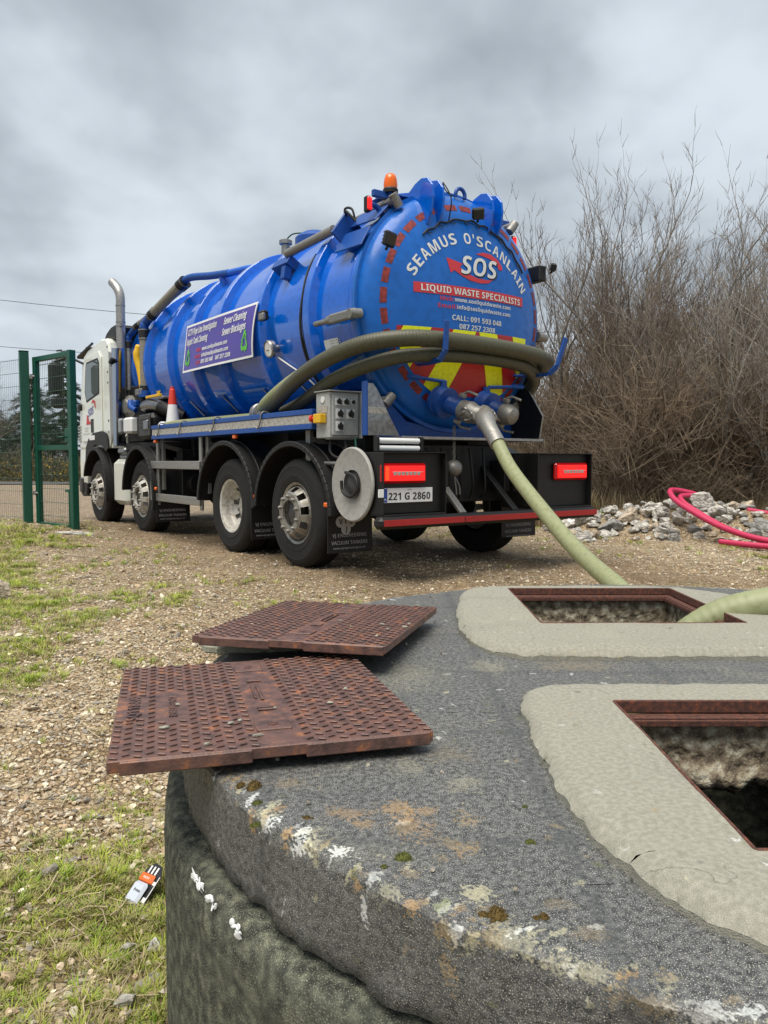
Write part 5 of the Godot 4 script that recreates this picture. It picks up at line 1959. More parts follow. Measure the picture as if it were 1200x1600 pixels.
func wheel(u: float, v: float, w: float, proud: bool, rim: Material, mirrored := false) -> void:
	var axis := along(tk(u, v, 0.512), Vector3(-1 if mirrored else 1, 0, 0))  # heights run inwards from the outer face
	var s := Shape.new()
	s.x = axis
	var rev := tyre_profile(0.515, w)
	s.lathe(rev, 72)
	var tyre := part("wheel", s, mats.rubber, truck)
	s = Shape.new()  # rim: lip and well
	s.x = axis
	s.lathe(PackedVector2Array([Vector2(0.20, w - 0.08), Vector2(0.255, w - 0.05), Vector2(0.258, 0.08), Vector2(0.268, 0.03), Vector2(0.280, 0.024), Vector2(0.292, 0.018), Vector2(0.292, 0.026)]), 48)
	part("rim", s, rim, tyre)
	s = Shape.new()
	s.x = axis
	if proud:  # the disc stands out past the rim, with hand holes, a ring of nuts and a hub cap
		var n := 40
		var dz := func(a: float, r: float, y: float) -> Vector3: return Vector3(cos(a) * r, y, -sin(a) * r)
		s.smooth()
		for k in n:
			var a := TAU * k / n
			var b := TAU * (k + 1) / n
			var rows := [[0.258, 0.055], [0.247, 0.02], [0.222, -0.018], [0.205, -0.043], [0.19, -0.052]]
			for j in 4:
				if j in [1, 2] and k % 4 < 2:
					continue
				s.quad(dz.call(a, rows[j + 1][0], rows[j + 1][1]), dz.call(b, rows[j + 1][0], rows[j + 1][1]), dz.call(b, rows[j][0], rows[j][1]), dz.call(a, rows[j][0], rows[j][1]))
		s.lathe(PackedVector2Array([Vector2(0.125, -0.055), Vector2(0.192, -0.056), Vector2(0.192, -0.045)]), 40)
		s.lathe(PackedVector2Array([Vector2(0.125, -0.03), Vector2(0.125, -0.055)]), 32)
		part("disc", s, rim, tyre)
		s = Shape.new()
		s.x = axis
		s.lathe(PackedVector2Array([Vector2(0.0, -0.02), Vector2(0.06, -0.021), Vector2(0.1, -0.008), Vector2(0.124, 0.0)]), 32)
		part("hub", s, mats.grey_plastic, tyre)
		for k in 10:
			s = Shape.new()
			var a := TAU * k / 10.0
			s.x = axis * Transform3D(Basis(), Vector3(cos(a) * 0.162, -0.055, sin(a) * 0.162))
			s.lathe(PackedVector2Array([Vector2(0.0, -0.032), Vector2(0.011, -0.031), Vector2(0.016, -0.022), Vector2(0.018, 0.0)]), 6)
			part("wheel_nut", s, mats.dull_steel, tyre)
	else:  # deep dish
		s.lathe(PackedVector2Array([Vector2(0.0, 0.165), Vector2(0.10, 0.165), Vector2(0.105, 0.19), Vector2(0.13, 0.20), Vector2(0.185, 0.205)]), 48)
		s.lathe(PackedVector2Array([Vector2(0.236, 0.165), Vector2(0.255, 0.12)]), 48)
		s.smooth()
		for k in 48:  # the band with the hand holes
			if k % 6 < 2:
				continue
			var a := TAU * k / 48.0
			var b := TAU * (k + 1) / 48.0
			var p := Vector3(cos(a), 0, -sin(a))
			var q := Vector3(cos(b), 0, -sin(b))
			s.quad(p * 0.185 + Vector3(0, 0.205, 0), q * 0.185 + Vector3(0, 0.205, 0), q * 0.236 + Vector3(0, 0.165, 0), p * 0.236 + Vector3(0, 0.165, 0))
		part("disc", s, rim, tyre)
		for k in 10:
			s = Shape.new()
			var a := TAU * k / 10.0
			s.x = axis * Transform3D(Basis(), Vector3(cos(a) * 0.165, 0.198, sin(a) * 0.165))
			s.lathe(PackedVector2Array([Vector2(0.0, -0.03), Vector2(0.016, -0.022), Vector2(0.018, 0.0)]), 6)
			part("wheel_nut", s, mats.dull_steel, tyre)


func guard_arc(s: Shape, u: float, h: float, ru: float, rh: float, v0: float, v1: float, a0: float, a1: float) -> void:  # a mudguard: a bent strip with a thick lip
	var n := 28
	for layer in [[0.0, v0, v1], [0.022, v0, v1]]:
		s.smooth()
		for i in n:
			var a := lerpf(a0, a1, float(i) / n)
			var b := lerpf(a0, a1, float(i + 1) / n)
			var p := tk(u + cos(a) * (ru - layer[0]), 0, h + sin(a) * (rh - layer[0]))
			var q := tk(u + cos(b) * (ru - layer[0]), 0, h + sin(b) * (rh - layer[0]))
			var e := Vector3(layer[1], 0, 0)
			var f := Vector3(layer[2], 0, 0)
			if layer[0] == 0.0:
				s.quad(p + e, p + f, q + f, q + e)
			else:
				s.quad(p + e, q + e, q + f, p + f)
	var lip := PackedVector3Array()
	for i in n + 1:
		var a := lerpf(a0, a1, float(i) / n)
		lip.append(tk(u + cos(a) * (ru - 0.02), v0, h + sin(a) * (rh - 0.02)))
	for i in n:
		s.bar(lip[i], lip[i + 1] + (lip[i + 1] - lip[i]) * 0.04, 0.05, 0.03, Vector3.RIGHT, 0.006)
	var mid := PackedVector3Array()
	for i in n + 1:
		var a := lerpf(a0, a1, float(i) / n)
		mid.append(tk(u + cos(a) * (ru + 0.004), v0 + 0.12, h + sin(a) * (rh + 0.004)))
	s.tube(mid, 0.011, 6)


func wheels() -> void:
	wheel(1.387, 0.014, 0.31, true, mats.wheel_steel)
	wheel(2.875, 0.03, 0.3, false, mats.wheel_white)
	wheel(2.875, 0.34, 0.28, false, mats.wheel_white)
	wheel(5.775, 0.02, 0.31, true, mats.wheel_white)
	wheel(7.88, 0.02, 0.31, true, mats.wheel_white)
	for u in [1.387, 2.875, 5.775, 7.88]:
		wheel(u, 2.53, 0.31, u != 2.875, mats.wheel_steel, true)
	for e in [[1.387, 0.74, 0.665, 0.05, PI - 0.02], [2.875, 0.74, 0.70, 0.05, PI - 0.02], [5.775, 0.66, 0.69, 0.1, PI + 0.25], [7.88, 0.66, 0.70, 0.35, PI + 0.2]]:
		for side in 2:
			var s := Shape.new()
			guard_arc(s, e[0], 0.515, e[1], e[2], -0.03 if side == 0 else 2.22, 0.34 if side == 0 else 2.57, e[3], e[4])
			part("mudguard", s, mats.black_plastic, truck)
	# mudflaps with the builder's name
	for e in [[0.76, 0.0, 0.47, 0.19, 0.60, 0], [2.27, 0.0, 0.47, 0.19, 0.60, 1], [5.12, 0.0, 0.47, 0.19, 0.60, 1], [0.72, 2.04, 2.53, 0.22, 0.62, 2]]:
		var s := Shape.new()
		slab_of(s, e[0], e[0] + 0.012, e[1], e[2], e[3], e[4], 0.002)
		var flap := part("mudflap", s, mats.black_plastic, truck)
		var mid: float = (e[1] + e[2]) / 2.0
		s = Shape.new()
		for w in [["VJ ENGINEERING", 0.335, 0.032, 0.36], ["VACUUM TANKERS", 0.27, 0.032, 0.38], ["www.vjengineering.co.uk", 0.222, 0.017, 0.34]]:
			lay(s, print_of(w[0], w[2], w[3], 400), func(p: Vector2) -> Vector3: return tk(e[0] - 0.003, mid - 0.01 + p.x, w[1] + 0.01 + p.y))
		part("lettering", s, mats.print_grey, flap)
		if e[5] == 0:
			for k in [[-0.055, 0.465, "V"], [0.055, 0.465, "E"], [0.0, 0.40, "J"]]:
				s = Shape.new()
				lay(s, poly_tris(disc_poly(Vector2(mid - 0.05 + k[0], k[1]), 0.05, 24)), func(p: Vector2) -> Vector3: return tk(e[0] - 0.003 - (0.002 if k[2] == "J" else 0.0), p.x, p.y))
				part("emblem", s, mats.print_grey, flap)
				s = Shape.new()
				lay(s, print_of(k[2], 0.045, 0.0, 700), func(p: Vector2) -> Vector3: return tk(e[0] - 0.008, mid - 0.05 + k[0] + p.x, k[1] + p.y))
				part("emblem", s, mats.print_black, flap)


func side_gear() -> void:
	var s := Shape.new()  # the blue side rail with its silver strip
	slab_of(s, 0.98, 5.17, -0.015, 0.03, 1.29, 1.455, 0.004)
	slab_of(s, 0.98, 5.17, 0.03, 0.34, 1.29, 1.30, 0.002)
	slab_of(s, 0.98, 5.17, 0.36, 0.40, 1.29, 1.47, 0.003)
	slab_of(s, 0.98, 5.17, -0.028, 0.05, 1.415, 1.462, 0.004)
	slab_of(s, 0.98, 5.17, -0.028, 0.05, 1.284, 1.33, 0.004)
	var rail := part("side_rail", s, mats.blue_frame, truck)
	for k in 5:
		s = Shape.new()
		slab_of(s, 0.99 + k * 0.835, 1.82 + k * 0.835, -0.020, -0.014, 1.334, 1.411, 0.001)
		part("silver_strip", s, mats.tape_silver, rail)
	for u in [1.95, 3.1, 4.1, 4.85]:  # tie hooks hanging over the rail
		s = Shape.new()
		s.tube(smooth_path([tk(u, 0.05, 1.47), tk(u, 0.0, 1.485), tk(u, -0.035, 1.46), tk(u + 0.02, -0.038, 1.38), tk(u + 0.06, -0.045, 1.325), tk(u + 0.09, -0.06, 1.34)]), 0.008, 6)
		part("tie_hook", s, mats.dull_steel, rail)
	for u in [2.6, 5.05]:
		s = Shape.new()
		slab_of(s, u, u + 0.07, -0.02, 0.02, 1.235, 1.28, 0.008)
		part("side_marker_lamp", s, mats.amber_lens, rail)
	for u in [1.2, 3.55, 5.05]:
		s = Shape.new()
		slab_of(s, u, u + 0.08, 0.08, 0.12, 0.62 if u > 3.0 else 1.0, 1.285, 0.003)
		s.bar(tk(u + 0.04, 0.12, 1.2), tk(u + 0.04, 0.85, 1.0), 0.08, 0.05)
		part("rail_post", s, mats.dull_steel, rail)
	# control cabinet
	s = Shape.new()
	slab_of(s, 0.76, 0.985, 0.02, 0.33, 1.2, 1.6, 0.008)
	slab_of(s, 0.74, 0.76, 0.045, 0.305, 1.225, 1.575, 0.004)
	slab_of(s, 0.725, 0.985, 0.0, 0.345, 1.603, 1.612, 0.002)
	slab_of(s, 0.725, 0.985, 0.332, 0.345, 1.2, 1.603, 0.002)
	slab_of(s, 0.78, 0.86, 0.04, 0.30, 1.19, 1.2, 0.002)
	var cab_ := part("control_cabinet", s, mats.box_grey, truck)
	for e in [[0.10, 1.515, 0.026], [0.175, 1.515, 0.026], [0.245, 1.515, 0.016], [0.115, 1.41, 0.034], [0.225, 1.41, 0.034], [0.115, 1.30, 0.034]]:
		s = Shape.new()
		slab_of(s, 0.733, 0.739, e[0] - e[2] * 1.25, e[0] + e[2] * 1.25, e[1] - e[2] * 1.25, e[1] + e[2] * 1.25, 0.002)
		var k := part("switch", s, mats.white, cab_)
		s = Shape.new()
		s.x = along(tk(0.733, e[0], e[1]), Vector3(0, 0, 1))
		s.lathe(PackedVector2Array([Vector2(e[2] * 0.8, 0.0), Vector2(e[2] * 0.75, 0.02), Vector2(0, 0.022)]), 14)
		s.bar(Vector3(-e[2], 0.024, e[2] * 0.3), Vector3(e[2] * 1.1, 0.024, -e[2] * 0.3), 0.012, 0.022)
		part("knob", s, mats.print_black, k)
	s = Shape.new()
	slab_of(s, 0.79, 0.95, 0.013, 0.019, 1.42, 1.48, 0.001)
	part("label_plate", s, mats.tape_silver, cab_)
	s = Shape.new()
	s.x = along(tk(0.86, 0.018, 1.535), Vector3(-1, 0, 0))
	s.lathe(PackedVector2Array([Vector2(0.03, 0.0), Vector2(0.028, 0.008), Vector2(0, 0.008)]), 18)
	part("cam_lock", s, mats.white, cab_)
	s = Shape.new()
	slab_of(s, 0.80, 0.92, -0.05, 0.015, 1.33, 1.41, 0.006)
	var stop := part("emergency_stop", s, mats.yellow, cab_)
	s = Shape.new()
	s.x = along(tk(0.88, -0.04, 1.372), Vector3(-0.4, 0, -1))
	s.x.origin = tk(0.925, -0.02, 1.372)
	s.lathe(PackedVector2Array([Vector2(0.016, 0.0), Vector2(0.016, 0.03), Vector2(0.032, 0.034), Vector2(0.03, 0.055), Vector2(0, 0.06)]), 16)
	part("stop_button", s, mats.cone_orange, stop)
	s = Shape.new()
	s.tube(smooth_path([tk(0.86, 0.1, 1.2), tk(0.84, 0.08, 1.08), tk(0.76, 0.12, 1.03), tk(0.72, 0.16, 1.12)]), 0.014, 7)
	s.tube(smooth_path([tk(0.8, 0.2, 1.2), tk(0.74, 0.2, 1.06), tk(0.7, 0.24, 0.9), tk(0.66, 0.3, 0.8)]), 0.013, 7)
	part("cable", s, mats.cable, cab_)
	s = Shape.new()
	s.tube(smooth_path([tk(0.7, 0.25, 1.2), tk(0.66, 0.24, 1.05), tk(0.68, 0.28, 0.88)]), 0.012, 6)
	s.tube(smooth_path([tk(0.5, 0.6, 1.18), tk(0.46, 0.62, 1.08), tk(0.5, 0.66, 1.0)]), 0.016, 6)
	part("air_line", s, mats.gate_green, truck)
	s = Shape.new()  # camera eye beside the cabinet
	s.x = along(tk(0.70, 0.42, 1.40), Vector3(0, 0, 1))
	s.lathe(PackedVector2Array([Vector2(0, -0.12), Vector2(0.075, -0.11), Vector2(0.08, -0.01), Vector2(0.072, 0.0), Vector2(0.045, 0.004), Vector2(0, 0.006)]), 22)
	s.box(Vector3(0, -0.06, 0), Vector3(0.15, 0.12, 0.14), 0.02)
	var cam := part("rear_camera", s, mats.box_grey, truck)
	s = Shape.new()
	s.x = along(tk(0.693, 0.42, 1.40), Vector3(0, 0, 1))
	s.lathe(PackedVector2Array([Vector2(0.042, 0.0), Vector2(0.0, 0.004)]), 18)
	part("lens", s, mats.steel, cam)
	# grey dished hatch cover hung behind the last wheel
	s = Shape.new()
	var out := Vector3(-1, 0, 0)
	s.x = along(tk(0.40, 0.02, 0.805), out)
	s.lathe(PackedVector2Array([Vector2(0.0, -0.02), Vector2(0.30, -0.02), Vector2(0.312, -0.012), Vector2(0.312, 0.0), Vector2(0.30, 0.012), Vector2(0.28, 0.008), Vector2(0.15, -0.005), Vector2(0.122, -0.005)]), 56, 0.0, TAU, 0.3)
	var reel := part("reel_flange", s, mats.hatch_grey, truck)
	s = Shape.new()
	s.x = along(tk(0.40, 0.02, 0.805), out)
	s.lathe(PackedVector2Array([Vector2(0.122, 0.006), Vector2(0.118, -0.004), Vector2(0.1, -0.012), Vector2(0.05, 0.01), Vector2(0.0, 0.012)]), 30)
	part("reel_hub", s, mats.grey_plastic, reel)
	s = Shape.new()
	s.x = along(tk(0.40, 0.02, 0.805), out)
	s.tube(smooth_path([Vector3(-0.1, 0.02, 0.07), Vector3(-0.06, 0.03, -0.09), Vector3(0.04, 0.03, -0.12), Vector3(0.1, 0.03, -0.02), Vector3(0.06, 0.03, 0.1), Vector3(-0.03, 0.03, 0.12)]), 0.014, 7)
	part("reel_handle", s, mats.cable, reel)
	s = Shape.new()
	s.tube(PackedVector3Array([tk(0.95, 0.04, 0.98), tk(0.60, 0.06, 0.98)]), 0.018, 8)
	part("reel_spindle", s, mats.steel, reel)
	# side guard of two flat bars
	s = Shape.new()
	slab_of(s, 3.64, 5.33, 0.0, 0.03, 0.90, 1.0, 0.006)
	var guard := part("side_guard", s, mats.aluminium, truck)
	s = Shape.new()
	slab_of(s, 3.64, 5.33, 0.0, 0.03, 0.475, 0.575, 0.006)
	part("guard_bar", s, mats.aluminium, guard)
	for u in [3.64, 5.10]:
		s = Shape.new()
		slab_of(s, u, u + 0.07, 0.032, 0.06, 0.42, 1.28, 0.004)
		part("guard_post", s, mats.aluminium, guard)
	s = Shape.new()
	slab_of(s, 5.27, 5.33, 0.0, 0.03, 0.576, 0.899, 0.004)
	part("guard_end", s, mats.aluminium, guard)
	for e in [[2.12, 0.62], [5.02, 0.62], [0.72, 0.60]]:
		s = Shape.new()
		slab_of(s, e[0], e[0] + 0.06, -0.035, -0.01, e[1], e[1] + 0.04, 0.008)
		part("side_marker_lamp", s, mats.amber_lens, truck)
	# couplings of the stored hoses, lying in the rail
	s = Shape.new()
	var o := tk(2.28, 0.16, 1.48)
	s.x = along(o, Vector3(0.1, 0.15, -1.0))
	s.lathe(PackedVector2Array([Vector2(0.08, -0.1), Vector2(0.085, 0.0), Vector2(0.115, 0.01), Vector2(0.115, 0.04), Vector2(0.09, 0.05), Vector2(0.095, 0.1), Vector2(0.105, 0.11), Vector2(0.1, 0.16), Vector2(0.07, 0.165), Vector2(0.07, 0.1)]), 24)
	part("hose_coupling", s, mats.steel, rail)
	# long light hose lying in the rail, ending in a steel socket by the cone
	s = Shape.new()
	s.tube(smooth_path([tk(4.98, 0.10, 1.46), tk(4.7, 0.13, 1.475), tk(4.2, 0.17, 1.478), tk(3.4, 0.2, 1.475), tk(2.5, 0.22, 1.47)]), 0.045, 12)
	part("wash_hose", s, mats.hose_green, rail)
	s = Shape.new()
	s.tube(PackedVector3Array([tk(4.94, 0.10, 1.46), tk(5.06, 0.095, 1.455)]), 0.055, 16)
	s.tube(PackedVector3Array([tk(5.055, 0.095, 1.455), tk(5.075, 0.094, 1.455)]), 0.066, 16)
	part("hose_socket", s, mats.white, rail)


func front_gear() -> void:
	var s := Shape.new()
	# two grey vacuum pipes that climb to the top of the tank, each with blue elbows and black sleeves
	for e in [[tk(6.0, 0.18, 1.98), tk(6.0, 0.18, 2.80), tk(5.96, 0.2, 2.94), tk(5.75, 0.22, 3.02), tk(4.95, 0.35, 3.32), 0.062], [tk(6.75, 0.2, 1.98), tk(6.75, 0.2, 2.74), tk(6.72, 0.21, 2.86), tk(6.5, 0.25, 2.97), tk(5.35, 0.55, 3.38), 0.04]]:
		var thick: float = e[5]
		s = Shape.new()
		s.tube(PackedVector3Array([e[0], e[1]]), thick, 16)
		var up := part("vacuum_pipe", s, mats.pipe_grey if thick > 0.05 else mats.aluminium, truck)
		s = Shape.new()
		s.tube(PackedVector3Array([e[3], e[4]]), thick * 1.05, 16)
		part("flexible_pipe", s, mats.pipe_grey if thick > 0.05 else mats.dull_steel, up)
		s = Shape.new()
		s.tube(smooth_path([e[1], e[1].lerp(e[2], 0.5) + Vector3(-0.01, 0.02, 0), e[2], e[3]], 5), thick * 1.02, 14)
		part("elbow", s, mats.blue_frame, up)
		for q in [[e[0], e[1]], [e[1], e[0]], [e[3], e[4]], [e[4], e[3]]]:
			var d: Vector3 = (q[1] - q[0]).normalized()
			s = Shape.new()
			s.tube(PackedVector3Array([q[0] - d * 0.06, q[0] + d * 0.09]), thick * 1.16, 14)
			part("rubber_sleeve", s, mats.black_plastic, up)
			for k in [-0.045, 0.075]:
				s = Shape.new()
				s.tube(PackedVector3Array([q[0] + d * k, q[0] + d * (k + 0.016)]), thick * 1.2, 14)
				part("hose_clip", s, mats.steel, up)
	s = Shape.new()
	s.tube(smooth_path([tk(4.97, 0.345, 3.31), tk(4.86, 0.37, 3.355), tk(4.7, 0.41, 3.36), tk(4.4, 0.5, 3.33), tk(4.05, 0.6, 3.31)]), 0.047, 14)
	part("elbow", s, mats.blue_frame, truck)
	# yellow hose bundle, warning triangles
	s = Shape.new()
	s.tube(smooth_path([tk(6.25, 0.2, 2.66), tk(6.27, 0.17, 2.5), tk(6.22, 0.19, 2.3), tk(6.15, 0.2, 2.05)]), [0.04, 0.055, 0.055, 0.055, 0.06, 0.062, 0.06, 0.058, 0.056, 0.055, 0.055, 0.054, 0.053, 0.052, 0.05, 0.05, 0.05, 0.05, 0.05], 10)
	part("yellow_sleeve", s, mats.yellow, truck)
	s = Shape.new()
	plate(s, [Vector2(5.86, 2.10), Vector2(5.66, 2.10), Vector2(5.76, 2.24)], 0.29, 0.006, 0.001)
	plate(s, [Vector2(5.86, 1.98), Vector2(5.80, 1.92), Vector2(5.74, 1.92), Vector2(5.68, 1.98), Vector2(5.68, 2.03), Vector2(5.74, 2.08), Vector2(5.80, 2.08), Vector2(5.86, 2.03)], 0.29, 0.006, 0.001)
	part("warning_sign", s, mats.yellow, truck)
	# exhaust stack behind the cab
	s = Shape.new()
	s.tube(smooth_path([tk(6.78, 0.10, 1.5), tk(6.78, 0.10, 2.6), tk(6.78, 0.10, 3.2), tk(6.78, 0.10, 3.42), tk(6.84, 0.08, 3.55), tk(6.98, 0.05, 3.66)], 5), 0.066, 18, false)
	var stack := part("exhaust_stack", s, mats.aluminium, truck)
	s = Shape.new()
	s.tube(smooth_path([tk(6.80, 0.10, 3.45), tk(6.86, 0.075, 3.56), tk(6.975, 0.05, 3.655)], 5), 0.060, 18, false)
	part("stack_bore", s, mats.print_black, stack)
	s = Shape.new()
	for h in [2.98, 3.04, 3.28]:
		s.tube(PackedVector3Array([tk(6.78, 0.10, h), tk(6.78, 0.10, h + 0.018)]), 0.0715, 18)
	s.box(tk(6.70, 0.08, 3.0), Vector3(0.03, 0.06, 0.05), 0.004)
	part("pipe_clamp", s, mats.steel, stack)
	s = Shape.new()  # bright shield in front of it
	var shield := PackedVector3Array()
	s.smooth()
	for i in 10:
		var a := deg_to_rad(lerpf(-16.0, 16.0, i / 9.0))
		shield.append(tk(6.92 - cos(a) * 0.33, -0.005 + sin(a) * 0.335, 0))
	for i in 9:
		s.quad(shield[i] + Vector3(0, 1.22, 0), shield[i + 1] + Vector3(0, 1.22, 0), shield[i + 1] + Vector3(0, 2.64, 0), shield[i] + Vector3(0, 2.64, 0))
	part("heat_shield", s, mats.mirror_steel, stack)
	lamp_box("work_lamp", tk(6.62, -0.06, 2.44), Vector3(0.14, 0.10, 0.06), Vector3(0.5, 0.2, -0.3), mats.dark_glass)
	# pump, filters and bottles between cab and rail
	s = Shape.new()
	slab_of(s, 5.25, 6.95, 0.16, 1.0, 1.16, 1.27, 0.01)
	slab_of(s, 6.2, 6.9, 0.2, 0.8, 1.27, 2.1, 0.02)
	slab_of(s, 5.2, 6.1, 0.5, 1.2, 1.27, 1.9, 0.02)
	part("pump_frame", s, mats.black_metal, truck)
	s = Shape.new()
	slab_of(s, 6.22, 6.56, 0.03, 0.25, 1.40, 1.63, 0.03)
	var bottle := part("water_bottle", s, mats.white, truck)
	s = Shape.new()
	s.tube(smooth_path([tk(6.6, 0.1, 1.36), tk(6.7, 0.08, 1.42), tk(6.68, 0.08, 1.34)]), 0.025, 8)
	part("filler_neck", s, mats.white, bottle)
	s = Shape.new()
	s.box(tk(5.74, 0.2, 1.48), Vector3(0.3, 0.36, 0.62), 0.07)
	var filt := part("air_filter_box", s, mats.black_plastic, truck)
	s = Shape.new()
	s.x = Transform3D(Basis(), tk(5.62, 0.042, 1.485))
	s.box(Vector3.ZERO, Vector3(0.03, 0.30, 0.44), 0.013)
	for k in 3:
		s.box(Vector3(-0.016, 0.09 - 0.05 * k, 0.0), Vector3(0.014, 0.012, 0.34), 0.004)
	part("filter_cover", s, mats.grey_plastic, filt)
	s = Shape.new()
	s.box(tk(5.52, 0.022, 1.49), Vector3(0.03, 0.13, 0.16), 0.012)
	part("filter_badge", s, mats.stainless, filt)
	s = Shape.new()
	s.tube(smooth_path([tk(5.98, 0.18, 1.77), tk(5.7, 0.18, 1.78), tk(5.45, 0.2, 1.74), tk(5.25, 0.28, 1.66), tk(5.15, 0.4, 1.62)]), 0.085, 16)
	part("intake_pipe", s, mats.stainless, truck)
	s = Shape.new()
	s.tube(smooth_path([tk(5.42, 0.2, 1.735), tk(5.25, 0.28, 1.66), tk(5.1, 0.42, 1.6)]), 0.09, 16)
	part("pipe_sleeve", s, mats.black_plastic, truck)
	s = Shape.new()
	s.x = along(tk(6.62, 0.12, 1.80), Vector3(-1, 0, 0.25))
	s.lathe(PackedVector2Array([Vector2(0.14, -0.25), Vector2(0.15, -0.08), Vector2(0.17, -0.07), Vector2(0.17, -0.03), Vector2(0.12, 0.0), Vector2(0.1, 0.06), Vector2(0.0, 0.07)]), 24)
	for k in 8:
		s.tube(PackedVector3Array([Vector3(cos(k * TAU / 8) * 0.15, -0.09, sin(k * TAU / 8) * 0.15), Vector3(cos(k * TAU / 8) * 0.15, -0.015, sin(k * TAU / 8) * 0.15)]), 0.014, 6)
	part("vacuum_pump", s, mats.dull_steel, truck)
	s = Shape.new()
	s.box(tk(6.25, 0.13, 1.82), Vector3(0.1, 0.1, 0.16), 0.02)
	s.tube(smooth_path([tk(6.4, 0.1, 1.86), tk(6.3, 0.07, 1.78), tk(6.16, 0.1, 1.72)]), 0.04, 10)
	s.tube(PackedVector3Array([tk(6.0, 0.18, 1.9), tk(6.0, 0.18, 1.99)]), 0.085, 14)
	part("pump_fitting", s, mats.blue_frame, truck)
	s = Shape.new()
	slab_of(s, 5.2, 5.75, 0.1, 0.14, 1.86, 1.895, 0.004)
	part("grab_bar", s, mats.yellow, truck)
	s = Shape.new()
	slab_of(s, 5.95, 6.2, 0.1, 0.22, 1.93, 2.02, 0.01)
	slab_of(s, 5.35, 5.9, 0.2, 0.5, 1.84, 1.88, 0.01)
	part("valve_block", s, mats.dull_steel, truck)
	# pale side tank between the steering axles and the foil-bright step above it
	s = Shape.new()
	slab_of(s, 6.50, 7.10, 0.03, 0.6, 0.345, 1.03, 0.07)
	part("side_tank", s, mats.cab_white, truck)
	s = Shape.new()
	slab_of(s, 6.42, 7.05, 0.12, 0.6, 1.032, 1.10, 0.02)
	slab_of(s, 6.62, 6.95, 0.06, 0.3, 1.10, 1.2, 0.03)
	part("step_cover", s, mats.stainless, truck)


